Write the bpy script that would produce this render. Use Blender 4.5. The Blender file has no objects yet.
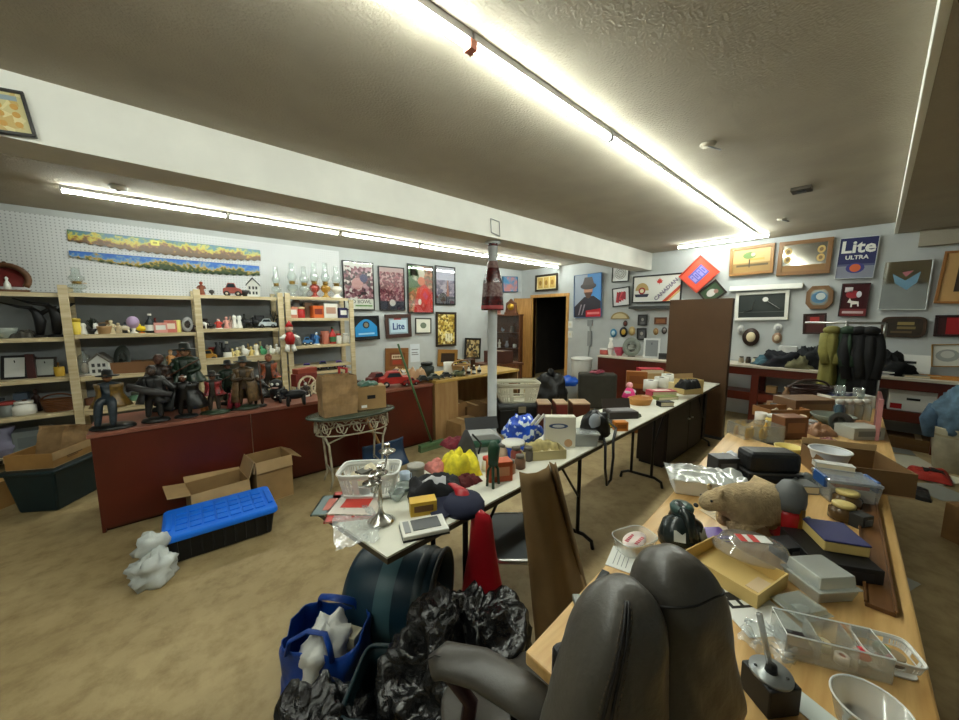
import bpy, bmesh, math, random
from mathutils import Vector, Matrix, noise, Euler
R = math.radians
rnd = random.Random(7)
SC = bpy.context.scene
COL = SC.collection
# ---------------------------------------------------------------- camera (calibrated from the room's vanishing points)
F, PIT, AZ, CH = 360.0, R(6.8), R(47.7), 1.53
FW = Vector((math.cos(AZ) * math.cos(PIT), math.sin(AZ) * math.cos(PIT), -math.sin(PIT)))
RT = Vector((math.sin(AZ), -math.cos(AZ), 0))
UP = RT.cross(FW)
CAM = Vector((0, 0, CH))
def ray(px, py): return FW * F + RT * (px - 479.5) + UP * (360 - py)
def PZ(px, py, z):
    d = ray(px, py); return CAM + d * ((z - CH) / d.z)
def PX(px, py, x):
    d = ray(px, py); return CAM + d * (x / d.x)
def PY(px, py, y):
    d = ray(px, py); return CAM + d * (y / d.y)
def mpp(p): return (Vector(p) - CAM).dot(FW) / F      # metres per pixel there
cd = bpy.data.cameras.new('camera'); cam = bpy.data.objects.new('camera', cd); COL.objects.link(cam)
cd.sensor_width = 36; cd.lens = F / 959 * 36; cd.clip_start = 0.02
cam.matrix_world = Matrix(((RT.x, UP.x, -FW.x, 0), (RT.y, UP.y, -FW.y, 0), (RT.z, UP.z, -FW.z, CH), (0, 0, 0, 1)))
SC.camera = cam
SC.view_settings.view_transform = 'Standard'; SC.view_settings.look = 'None'
SC.view_settings.gamma = 1; SC.view_settings.use_curve_mapping = False
SC.view_settings.exposure = 1.72
SC.cycles.use_denoising = True
SC.cycles.max_bounces = 8; SC.cycles.transparent_max_bounces = 12; SC.cycles.sample_clamp_indirect = 4
w = bpy.data.worlds.new('world'); SC.world = w; w.use_nodes = True
w.node_tree.nodes['Background'].inputs[0].default_value = (0.6, 0.65, 0.7, 1)
w.node_tree.nodes['Background'].inputs[1].default_value = 0.006
# ---------------------------------------------------------------- materials
MT = {}
def s2l(c):
    return tuple(((x / 255 + .055) / 1.055) ** 2.4 if x > 10 else x / 255 / 12.92 for x in c) + (1,)
def mat(c, rough=.6, metal=0, var=0, scale=20, bump=0, bscale=60, spec=.4, coat=0, c2=None, stretch=None, emit=0, sub=0):
    """procedural surface; c sRGB 0-255; var mixes in a darker noise, c2 a second colour"""
    key = (tuple(c), rough, metal, var, scale, bump, bscale, spec, coat, c2, stretch, emit)
    if key in MT: return MT[key]
    m = bpy.data.materials.new('surface'); m.use_nodes = True
    nt = m.node_tree; N = nt.nodes; L = nt.links; b = N['Principled BSDF']
    b.inputs['Base Color'].default_value = s2l(c); b.inputs['Roughness'].default_value = rough
    b.inputs['Metallic'].default_value = metal; b.inputs['Specular IOR Level'].default_value = spec
    b.inputs['Coat Weight'].default_value = coat
    if emit:
        b.inputs['Emission Color'].default_value = s2l(c); b.inputs['Emission Strength'].default_value = emit
    if var or bump:
        tc = N.new('ShaderNodeTexCoord'); mp = N.new('ShaderNodeMapping'); L.new(tc.outputs['Object'], mp.inputs[0])
        if stretch: mp.inputs['Scale'].default_value = stretch
    if var:
        n = N.new('ShaderNodeTexNoise'); n.inputs['Scale'].default_value = scale; n.inputs['Detail'].default_value = 5
        L.new(mp.outputs[0], n.inputs[0])
        r = N.new('ShaderNodeValToRGB'); r.color_ramp.elements[0].position = .35; r.color_ramp.elements[1].position = .68
        d = c2 or tuple(x * (1 - var) for x in c)
        r.color_ramp.elements[0].color = s2l(d); r.color_ramp.elements[1].color = s2l(c)
        L.new(n.outputs[0], r.inputs[0]); L.new(r.outputs[0], b.inputs['Base Color'])
    if bump:
        n2 = N.new('ShaderNodeTexNoise'); n2.inputs['Scale'].default_value = bscale; n2.inputs['Detail'].default_value = 3
        L.new(mp.outputs[0], n2.inputs[0])
        bp = N.new('ShaderNodeBump'); bp.inputs['Strength'].default_value = bump; bp.inputs['Distance'].default_value = .01
        L.new(n2.outputs[0], bp.inputs['Height']); L.new(bp.outputs[0], b.inputs['Normal'])
    MT[key] = m
    return m
def wood(c, c2, scale=3, stretch=(1, 12, 12), rough=.45, coat=0):
    return mat(c, rough, var=.3, scale=scale, c2=c2, stretch=stretch, coat=coat)
def clear(tint=(235, 240, 240), alpha=.25, rough=.08):
    """thin clear plastic or glass: see-through with a sheen"""
    key = ('clear', tint, alpha, rough)
    if key in MT: return MT[key]
    m = bpy.data.materials.new('clear plastic'); m.use_nodes = True
    nt = m.node_tree; N = nt.nodes; L = nt.links; N.remove(N['Principled BSDF'])
    o = N['Material Output']; t = N.new('ShaderNodeBsdfTransparent'); t.inputs[0].default_value = s2l(tint)
    d = N.new('ShaderNodeBsdfDiffuse'); d.inputs[0].default_value = s2l(tint)
    g = N.new('ShaderNodeBsdfGlossy'); g.inputs['Roughness'].default_value = rough
    a = N.new('ShaderNodeMixShader'); a.inputs[0].default_value = alpha
    L.new(t.outputs[0], a.inputs[1]); L.new(d.outputs[0], a.inputs[2])
    lw = N.new('ShaderNodeLayerWeight'); lw.inputs[0].default_value = .25
    mm = N.new('ShaderNodeMath'); mm.operation = 'MULTIPLY_ADD'; mm.inputs[1].default_value = .7; mm.inputs[2].default_value = .05
    L.new(lw.outputs['Facing'], mm.inputs[0])
    b = N.new('ShaderNodeMixShader'); L.new(mm.outputs[0], b.inputs[0])
    L.new(a.outputs[0], b.inputs[1]); L.new(g.outputs[0], b.inputs[2]); L.new(b.outputs[0], o.inputs[0])
    MT[key] = m
    return m
# ---------------------------------------------------------------- mesh builder
class B:
    def __init__(s, T=None):
        s.v = []; s.f = []; s.mi = []; s.sm = []; s.ms = []; s.T = T or Matrix()
    def m(s, mt):
        if mt not in s.ms: s.ms.append(mt)
        return s.ms.index(mt)
    def add(s, vs, fs, mt, smooth=False, T=None):
        T = s.T @ T if T is not None else s.T
        k = len(s.v); s.v += [T @ Vector(v) for v in vs]; i = s.m(mt)
        for f in fs: s.f.append([k + q for q in f]); s.mi.append(i); s.sm.append(smooth)
        return s
    def box(s, x0, x1, y0, y1, z0, z1, mt, T=None, taper=0):
        t = taper
        v = [(x0 + t, y0 + t, z0), (x1 - t, y0 + t, z0), (x1 - t, y1 - t, z0), (x0 + t, y1 - t, z0), (x0, y0, z1), (x1, y0, z1), (x1, y1, z1), (x0, y1, z1)]
        return s.add(v, [(3, 2, 1, 0), (4, 5, 6, 7), (0, 1, 5, 4), (1, 2, 6, 5), (2, 3, 7, 6), (3, 0, 4, 7)], mt, False, T)
    def bx(s, cx, cy, cz, sx, sy, sz, mt, T=None, taper=0):          # centre x,y, base z
        return s.box(cx - sx / 2, cx + sx / 2, cy - sy / 2, cy + sy / 2, cz, cz + sz, mt, T, taper)
    def lathe(s, prof, mt, n=14, c=(0, 0, 0), sx=1, sy=1, T=None, smooth=True, cap=True):
        vs = []; fs = []
        for r, z in prof:
            for k in range(n):
                a = 2 * math.pi * k / n; vs.append((c[0] + r * sx * math.cos(a), c[1] + r * sy * math.sin(a), c[2] + z))
        for j in range(len(prof) - 1):
            for k in range(n): fs.append((j * n + k, j * n + (k + 1) % n, (j + 1) * n + (k + 1) % n, (j + 1) * n + k))
        if cap:
            if prof[0][0] > 1e-4: fs.append(tuple(range(n - 1, -1, -1)))
            if prof[-1][0] > 1e-4: fs.append(tuple((len(prof) - 1) * n + k for k in range(n)))
        return s.add(vs, fs, mt, smooth, T)
    def cyl(s, p0, p1, r0, mt, r1=None, n=10, T=None):
        return s.tube([p0, p1], [r0, r0 if r1 is None else r1], mt, n, T)
    def tube(s, pts, r, mt, n=6, T=None, closed=False, flat=1):
        pts = [Vector(p) for p in pts]; k = len(pts); rs = r if isinstance(r, (list, tuple)) else [r] * k
        vs = []; fs = []; prev = None
        for i, p in enumerate(pts):
            if closed: d = pts[(i + 1) % k] - pts[i - 1]
            else: d = pts[min(i + 1, k - 1)] - pts[max(i - 1, 0)]
            d.normalize()
            if prev is None:
                a = Vector((0, 0, 1)) if abs(d.z) < .9 else Vector((1, 0, 0)); u = d.cross(a).normalized()
            else:
                u = (prev - d * prev.dot(d)).normalized()
            prev = u; q = d.cross(u)
            for j in range(n):
                a = 2 * math.pi * j / n; vs.append(p + (u * math.cos(a) + q * math.sin(a) * flat) * rs[i])
        for i in range(k if closed else k - 1):
            for j in range(n):
                fs.append((i * n + j, i * n + (j + 1) % n, ((i + 1) % k) * n + (j + 1) % n, ((i + 1) % k) * n + j))
        if not closed: fs += [tuple(range(n - 1, -1, -1)), tuple((k - 1) * n + j for j in range(n))]
        return s.add(vs, fs, mt, n > 4, T)
    def ell(s, c, r, mt, n=10, m=7, T=None, jit=0, seed=0):
        if not isinstance(r, (tuple, list)): r = (r, r, r)
        vs = [(c[0], c[1], c[2] - r[2])]; fs = []
        for j in range(1, m):
            t = math.pi * j / m - math.pi / 2
            for k in range(n):
                a = 2 * math.pi * k / n; d = Vector((math.cos(t) * math.cos(a), math.cos(t) * math.sin(a), math.sin(t)))
                q = 1 + (jit * noise.noise(d * 2.3 + Vector((seed, seed * 1.7, 0))) if jit else 0)
                vs.append((c[0] + r[0] * d.x * q, c[1] + r[1] * d.y * q, c[2] + r[2] * d.z * q))
        vs.append((c[0], c[1], c[2] + r[2])); e = len(vs) - 1
        for k in range(n):
            fs.append((0, 1 + (k + 1) % n, 1 + k)); fs.append((e, 1 + (m - 2) * n + k, 1 + (m - 2) * n + (k + 1) % n))
            for j in range(m - 2): fs.append((1 + j * n + k, 1 + j * n + (k + 1) % n, 1 + (j + 1) * n + (k + 1) % n, 1 + (j + 1) * n + k))
        return s.add(vs, fs, mt, True, T)
    def prism(s, poly, y0, y1, mt, T=None, smooth=False):              # poly in local x,z ; thickness along y
        n = len(poly); vs = [(x, y0, z) for x, z in poly] + [(x, y1, z) for x, z in poly]
        fs = [tuple(range(n)), tuple(range(2 * n - 1, n - 1, -1))] + [(k, n + k, n + (k + 1) % n, (k + 1) % n) for k in range(n)]
        return s.add(vs, fs, mt, smooth, T)
    def slab(s, poly, z0, z1, mt, T=None):                             # poly in x,y ; thickness along z
        n = len(poly); vs = [(x, y, z0) for x, y in poly] + [(x, y, z1) for x, y in poly]
        fs = [tuple(range(n - 1, -1, -1)), tuple(range(n, 2 * n))] + [(k, (k + 1) % n, n + (k + 1) % n, n + k) for k in range(n)]
        return s.add(vs, fs, mt, False, T)
    def grid(s, fn, nu, nv, mt, T=None, closed_u=False, smooth=True):
        vs = [fn(i / (nu if closed_u else nu - 1), j / (nv - 1)) for j in range(nv) for i in range(nu)]; fs = []
        for j in range(nv - 1):
            for i in range(nu if closed_u else nu - 1):
                fs.append((j * nu + i, j * nu + (i + 1) % nu, (j + 1) * nu + (i + 1) % nu, (j + 1) * nu + i))
        return s.add(vs, fs, mt, smooth, T)
    def text(s, t, size, mt, T=None, ext=.001, shear=0, bold=0, align='CENTER'):   # reads in local x,z, facing -y
        c = bpy.data.curves.new('t', 'FONT'); c.body = t; c.size = size; c.extrude = ext; c.align_x = align; c.align_y = 'CENTER'; c.shear = shear; c.offset = bold
        c.resolution_u = 2
        o = bpy.data.objects.new('t', c); COL.objects.link(o)
        me = bpy.data.meshes.new_from_object(o)
        X = Matrix.Rotation(R(90), 4, 'X')
        s.add([X @ v.co for v in me.vertices], [tuple(p.vertices) for p in me.polygons], mt, False, T)
        bpy.data.objects.remove(o); bpy.data.curves.remove(c); bpy.data.meshes.remove(me)
        return s
    def ob(s, name, parent=None, loc=None, rz=0, bevel=0, sub=0, solid=0, weld=False):
        me = bpy.data.meshes.new(name); me.from_pydata([tuple(v) for v in s.v], [], s.f)
        for m_ in s.ms: me.materials.append(m_)
        me.polygons.foreach_set('material_index', s.mi); me.polygons.foreach_set('use_smooth', s.sm)
        bm = bmesh.new(); bm.from_mesh(me)
        if weld: bmesh.ops.remove_doubles(bm, verts=bm.verts, dist=1e-5)
        if not solid: bmesh.ops.recalc_face_normals(bm, faces=bm.faces)
        bm.to_mesh(me); bm.free(); me.update()
        o = bpy.data.objects.new(name, me); COL.objects.link(o)
        if parent is not None: o.parent = parent
        if loc is not None: o.location = loc
        if rz: o.rotation_euler.z = rz
        if solid:
            q = o.modifiers.new('thickness', 'SOLIDIFY'); q.thickness = solid
        if bevel:
            q = o.modifiers.new('edges', 'BEVEL'); q.width = bevel; q.segments = 2; q.limit_method = 'ANGLE'; q.angle_limit = R(40)
        if sub:
            q = o.modifiers.new('smooth', 'SUBSURF'); q.levels = sub; q.render_levels = sub
        return o
def tag(o, label, cat, group=None, kind=None):
    o['label'] = label; o['category'] = cat
    if group: o['group'] = group
    if kind: o['kind'] = kind
    return o
def thing(name, label, cat, loc=(0, 0, 0), rz=0, group=None):
    o = bpy.data.objects.new(name, None); COL.objects.link(o); o.empty_display_size = .05
    o.location = loc; o.rotation_euler.z = rz
    return tag(o, label, cat, group)
def structure(b, name, **k):
    o = b.ob(name, **k); o['kind'] = 'structure'; return o
def Tm(x=0, y=0, z=0, rx=0, ry=0, rz=0, s=1):
    return Matrix.Translation((x, y, z)) @ Euler((R(rx), R(ry), R(rz))).to_matrix().to_4x4() @ Matrix.Scale(s, 4)
def copytree(o, loc, rz=None, label=None, parent=None):
    c = o.copy(); COL.objects.link(c)
    if parent is not None: c.parent = parent
    else:
        c.location = loc
        if rz is not None: c.rotation_euler.z = rz
        if label: c['label'] = label
    for ch in [q for q in o.children]: copytree(ch, None, None, None, c)
    return c
# common palettes
WHITE = mat((226, 226, 220), .5); BLACK = mat((22, 22, 24), .5); DKGREY = mat((62, 64, 66), .6); GREY = mat((140, 142, 142), .6)
CARD = mat((168, 134, 88), .85, var=.12, scale=6); CARDIN = mat((190, 158, 112), .9, var=.1, scale=6); KRAFT = mat((160, 128, 88), .9, var=.15, scale=14)
REDLAM = mat((94, 32, 16), .35, var=.18, scale=2.5, spec=.5); REDTOP = mat((150, 92, 74), .4, var=.15, scale=4)
PINE = wood((206, 192, 158), (184, 166, 128)); STEEL = mat((190, 190, 188), .3, 1); DKSTEEL = mat((60, 58, 56), .4, .6)
OAK = wood((204, 158, 96), (176, 128, 70), 3, (1.2, 14, 14), .35); DKWOOD = wood((86, 52, 30), (60, 34, 18)); MIDWOOD = wood((140, 92, 50), (108, 66, 32))
GOLD = mat((190, 150, 60), .3, .9); SILVER = mat((205, 205, 200), .22, 1); RED = mat((170, 24, 28), .45); BLUE = mat((30, 70, 165), .45); YELLOW = mat((232, 204, 40), .5)
GREEN = mat((36, 92, 52), .5); CREAM = mat((225, 212, 180), .5); TAN = mat((180, 150, 105), .6); PINK = mat((220, 120, 140), .5); BROWN = mat((96, 62, 38), .55)
GLASS = clear((240, 246, 244), .12, .03); PLAST = clear((244, 247, 245), .36, .1); BAGW = mat((222, 226, 224), .35, bump=.5, bscale=30)
# ---------------------------------------------------------------- the room
CE = 2.69; XF = 6.9; XD = 7.04; YL = 6.15; YR = -3.2; XB = -3.4
def wallmat():
    m = mat((190, 194, 194), .75, var=.05, scale=3)
    return m
WALL = wallmat()
def pegmat():
    m = bpy.data.materials.new('pegboard'); m.use_nodes = True; nt = m.node_tree; N = nt.nodes; L = nt.links; b = N['Principled BSDF']
    b.inputs['Roughness'].default_value = .6
    tc = N.new('ShaderNodeTexCoord'); sp = N.new('ShaderNodeSeparateXYZ'); L.new(tc.outputs['Object'], sp.inputs[0])
    def cell(sock):
        a = N.new('ShaderNodeMath'); a.operation = 'MULTIPLY'; a.inputs[1].default_value = 30; L.new(sock, a.inputs[0])
        f = N.new('ShaderNodeMath'); f.operation = 'FRACT'; L.new(a.outputs[0], f.inputs[0])
        g = N.new('ShaderNodeMath'); g.operation = 'SUBTRACT'; g.inputs[1].default_value = .5; L.new(f.outputs[0], g.inputs[0])
        h = N.new('ShaderNodeMath'); h.operation = 'POWER'; h.inputs[1].default_value = 2; L.new(g.outputs[0], h.inputs[0]); return h.outputs[0]
    ad = N.new('ShaderNodeMath'); L.new(cell(sp.outputs['X']), ad.inputs[0]); L.new(cell(sp.outputs['Z']), ad.inputs[1])
    lt = N.new('ShaderNodeMath'); lt.operation = 'LESS_THAN'; lt.inputs[1].default_value = .035; L.new(ad.outputs[0], lt.inputs[0])
    mx = N.new('ShaderNodeMix'); mx.data_type = 'RGBA'; L.new(lt.outputs[0], mx.inputs[0])
    mx.inputs[6].default_value = s2l((212, 214, 216)); mx.inputs[7].default_value = s2l((158, 161, 164)); L.new(mx.outputs[2], b.inputs['Base Color'])
    return m
PEG = pegmat()
CEIL = mat((170, 162, 146), .95, var=.05, scale=3, bump=.55, bscale=80)
FLOORM = None
def floormat():
    m = bpy.data.materials.new('concrete'); m.use_nodes = True; nt = m.node_tree; N = nt.nodes; L = nt.links; b = N['Principled BSDF']
    b.inputs['Roughness'].default_value = .55; b.inputs['Specular IOR Level'].default_value = .3
    tc = N.new('ShaderNodeTexCoord')
    def nz(sc, det, lo, hi, c0, c1):
        n = N.new('ShaderNodeTexNoise'); n.inputs['Scale'].default_value = sc; n.inputs['Detail'].default_value = det; n.inputs['Roughness'].default_value = .65; L.new(tc.outputs['Object'], n.inputs[0])
        r = N.new('ShaderNodeValToRGB'); r.color_ramp.elements[0].position = lo; r.color_ramp.elements[1].position = hi
        r.color_ramp.elements[0].color = s2l(c0); r.color_ramp.elements[1].color = s2l(c1); L.new(n.outputs[0], r.inputs[0]); return r.outputs[0]
    a = nz(.9, 8, .35, .7, (146, 126, 88), (186, 166, 124)); c = nz(9, 9, .3, .55, (176, 160, 130), (255, 255, 255))
    mx = N.new('ShaderNodeMix'); mx.data_type = 'RGBA'; mx.blend_type = 'MULTIPLY'; mx.inputs[0].default_value = .55
    L.new(a, mx.inputs[6]); L.new(c, mx.inputs[7]); L.new(mx.outputs[2], b.inputs['Base Color'])
    n = N.new('ShaderNodeTexNoise'); n.inputs['Scale'].default_value = 60; L.new(tc.outputs['Object'], n.inputs[0])
    bp = N.new('ShaderNodeBump'); bp.inputs['Strength'].default_value = .12; bp.inputs['Distance'].default_value = .01; L.new(n.outputs[0], bp.inputs['Height']); L.new(bp.outputs[0], b.inputs['Normal'])
    return m
structure(B().box(XB, 9.2, YR, YL, -.1, 0, floormat()), 'floor')
structure(B().box(XB, 9.2, YR, YL + .1, CE, CE + .1, CEIL), 'ceiling')
structure(B().box(XB, XD, YL, YL + .1, 0, CE, WALL), 'wall_left')
structure(B().box(XB, XF, YR - .1, YR, 0, CE, WALL), 'wall_right')
structure(B().box(XB - .1, XB, YR, YL, 0, CE, WALL), 'wall_back')
# far wall, with the doorway and the step beside it
DY0, DY1, DZ = 4.66, 5.60, 2.0           # clear opening along Y
_d0, _d1 = PX(566, 320, XD).y, PX(533, 320, XD).y
DY0, DY1 = _d0, _d1
b = B()
b.box(XF, XF + .25, YR, PX(610, 320, XF).y, 0, CE, WALL)
structure(b, 'wall_far')
YS = PX(610, 320, XF).y
b = B(); b.box(XD, XD + .11, YS, DY0, 0, CE, WALL).box(XD, XD + .11, DY1, YL, 0, CE, WALL).box(XD, XD + .11, DY0, DY1, DZ, CE, WALL)
structure(b, 'wall_door')
TRIMW = wood((206, 160, 96), (182, 132, 70), 3, (14, 14, 1.2), .4)
b = B(); t = .07
b.box(XD - .018, XD + .12, DY0 - t, DY0, 0, DZ + t, TRIMW).box(XD - .018, XD + .12, DY1, DY1 + t, 0, DZ + t, TRIMW).box(XD - .022, XD + .12, DY0 - t - .01, DY1 + t + .01, DZ, DZ + t, TRIMW)
structure(b, 'trim_1', bevel=.004)
# dark room beyond the doorway
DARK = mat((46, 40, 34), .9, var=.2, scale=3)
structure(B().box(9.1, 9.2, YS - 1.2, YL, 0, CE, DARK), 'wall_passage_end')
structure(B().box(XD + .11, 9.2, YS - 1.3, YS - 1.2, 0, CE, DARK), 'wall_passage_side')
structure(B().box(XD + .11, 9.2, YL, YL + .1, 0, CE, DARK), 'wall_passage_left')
# open door leaf, swung into the room against the left
DOORM = wood((196, 148, 84), (172, 122, 62), 3, (14, 14, 1.2), .4)
hx = .17
dr = B(); dr.box(-.04, 0, 0, .80, .01, DZ - .01, DOORM)
o = structure(dr, 'door_1', loc=(XD - .03, DY1 + .03, 0), rz=R(30), bevel=.003)
h = B(); h.cyl((0, .74, .95), (-.09, .74, .95), .012, STEEL).lathe([(.028, 0), (.03, .012), (.012, .02)], STEEL, T=Tm(-.04, .74, .95, 0, -90)).ell((-.1, .74, .95), .026, STEEL)
h.ob('door_handle', o)
# ceiling beam, pole, soffit
BEAM = mat((222, 220, 212), .7, var=.04, scale=4)
YBM = 2.88
structure(B().box(XB, XF + .05, YBM, YBM + .30, 2.385, CE, BEAM), 'beam')
structure(B().box(XB, XF + .05, -.075, -.045, 2.55, CE, mat((232, 232, 222), .6)).box(XB, XF, -3.2, -.075, 2.55, 2.6, CEIL), 'ceiling_soffit', bevel=.003)
structure(B().box(XF - .1, XF, -3.2, -.25, 2.36, 2.55, CEIL), 'ceiling_bulkhead')
pp = PY(492.5, 312, 3.03)
structure(B().lathe([(.075, 0), (.075, .012), (.055, .014), (.055, 2.36), (.09, 2.362), (.09, 2.385)], mat((186, 190, 192), .45, var=.06, scale=6), n=18, c=(pp.x, 3.03, 0)), 'column')
# ---------------------------------------------------------------- lamps the room has
EMW = bpy.data.materials.new('tube light'); EMW.use_nodes = True
q = EMW.node_tree.nodes['Principled BSDF']; q.inputs['Base Color'].default_value = (1, 1, 1, 1); q.inputs['Emission Color'].default_value = (.93, 1, .90, 1); q.inputs['Emission Strength'].default_value = 26
FIXT = mat((190, 190, 190), .5)
def tube_light(p0, p1, label, group):
    p0 = Vector(p0); p1 = Vector(p1); d = (p1 - p0); L = d.length; rz = math.atan2(d.y, d.x)
    r = thing('tube_light', label, 'light', (p0.x, p0.y, CE), rz, group)
    B().box(.0, L, -.018, .018, -.03, 0, FIXT).ob('housing', r)
    B().cyl((.012, 0, -.045), (L - .012, 0, -.045), .016, EMW, n=10).ob('tube', r)
    B().box(.0, .014, -.016, .016, -.06, -.03, FIXT).ob('end_cap', r); B().box(L - .014, L, -.016, .016, -.06, -.03, FIXT).ob('end_cap', r)
    return r
xs = [-2.5, -1.31, -.12, 1.08, 2.24, 3.42, 4.52, 5.66]; 
nm = ['first of the run', 'second of the run', 'last before the taped joint', 'just past the taped joint', 'fifth of the run, over the white tables', 'sixth of the run', 'next to last of the run', 'short last one by the picture wall']
for i, x in enumerate(xs): tube_light((x, 1.235, 0), ((xs + [6.34])[i + 1] - .012, 1.235, 0), 'bright tube light in the middle ceiling row, ' + nm[i], 'middle row of ceiling tubes')
xs = [-.5, .74, 2.0, 3.25, 4.48, 5.7]
nm = ['at the end beside the smoke alarm', 'second tube from the smoke alarm', 'above the oil lamps', 'above the framed posters', 'behind the wrapped pole', 'ending beside the doorway wall']
for i, x in enumerate(xs): tube_light((x, 4.97, 0), (x + 1.225, 4.97, 0), 'bright tube light over the shelving, ' + nm[i], 'shelf row of ceiling tubes')
tube_light((6.42, 2.28, 0), (6.40, 1.10, 0), 'short violet-white tube light crosswise at the picture wall', None)
b = B(); jx = 1.075; b.box(jx - .018, jx + .018, 1.213, 1.257, CE - .066, CE - .03, mat((190, 120, 100), .6))
tag(b.ob('tape_wrap'), 'reddish tape around a joint of the middle ceiling lights', 'tape')
def smoke(p, label):
    r = thing('smoke_alarm', label, 'alarm', (p.x, p.y, CE))
    B().lathe([(.062, 0), (.062, -.018), (.05, -.036), (.0, -.038)], WHITE, n=18).ob('body', r)
    B().lathe([(.018, -.036), (.016, -.044), (0, -.046)], DKGREY, n=10).ob('sensor_cap', r)
smoke(PZ(118, 186, CE), 'small white smoke alarm on the ceiling above the shelf lights')
p = PZ(802, 188, CE); r = thing('ceiling_vent', 'small dark square box on the ceiling near the soffit', 'vent', (p.x, p.y, CE))
B().box(-.07, .07, -.07, .07, -.03, 0, mat((60, 54, 44), .7)).ob('frame', r); B().box(-.03, .03, -.03, .03, -.04, -.03, BLACK).ob('grille', r)
p = PZ(708, 144, CE); b = B(); b.lathe([(.05, 0), (.045, -.012), (0, -.014)], CEIL, n=14, c=(p.x, p.y, CE)).tube([(p.x, p.y, CE - .012), (p.x + .06, p.y - .03, CE - .02), (p.x + .14, p.y - .04, CE - .008)], .006, GREY)
tag(b.ob('ceiling_hook'), 'small painted hook and plate on the ceiling beside the middle lights', 'hook')
p = PZ(782, 219, CE); b = B(); b.lathe([(.05, 0), (.045, -.012), (0, -.014)], CEIL, n=14, c=(p.x, p.y, CE)).tube([(p.x, p.y, CE - .012), (p.x + .1, p.y - .05, CE - .02)], .008, GREY)
tag(b.ob('ceiling_hook'), 'painted ceiling hook near the picture wall above gilt mirror', 'hook')
# ---------------------------------------------------------------- small-object kit: each builds one thing of width w and height h standing at loc
def cm(c, rough=.45): return c if not isinstance(c, (tuple, list)) else mat(tuple(c), rough)
NAMES = {'fig': ('figurine', 'figurine'), 'animal': ('animal_figurine', 'figurine'), 'bird': ('bird_figurine', 'figurine'), 'box': ('carton', 'box'), 'tin': ('tin', 'tin'), 'jar': ('jar', 'jar'),
         'bottle': ('bottle', 'bottle'), 'car': ('toy_car', 'toy'), 'lamp': ('oil_lamp', 'lamp'), 'house': ('model_house', 'ornament'), 'plant': ('plant_ornament', 'ornament'), 'frame': ('photo_frame', 'frame'),
         'ball': ('ball_ornament', 'ornament'), 'bowl': ('bowl', 'bowl'), 'book': ('book', 'book'), 'cup': ('mug', 'mug'), 'shaker': ('salt_shaker', 'shaker'), 'vase': ('vase', 'vase'), 'basket': ('basket', 'basket'),
         'candle': ('candle', 'candle'), 'plate': ('plate', 'plate'), 'hat': ('cap', 'hat'), 'cloche': ('glass_dome', 'ornament'), 'cloth': ('folded_cloth', 'cloth'), 'tray': ('tray', 'tray'), 'bag': ('plastic_bag', 'bag'), 'roll': ('paper_roll', 'roll')}
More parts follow.
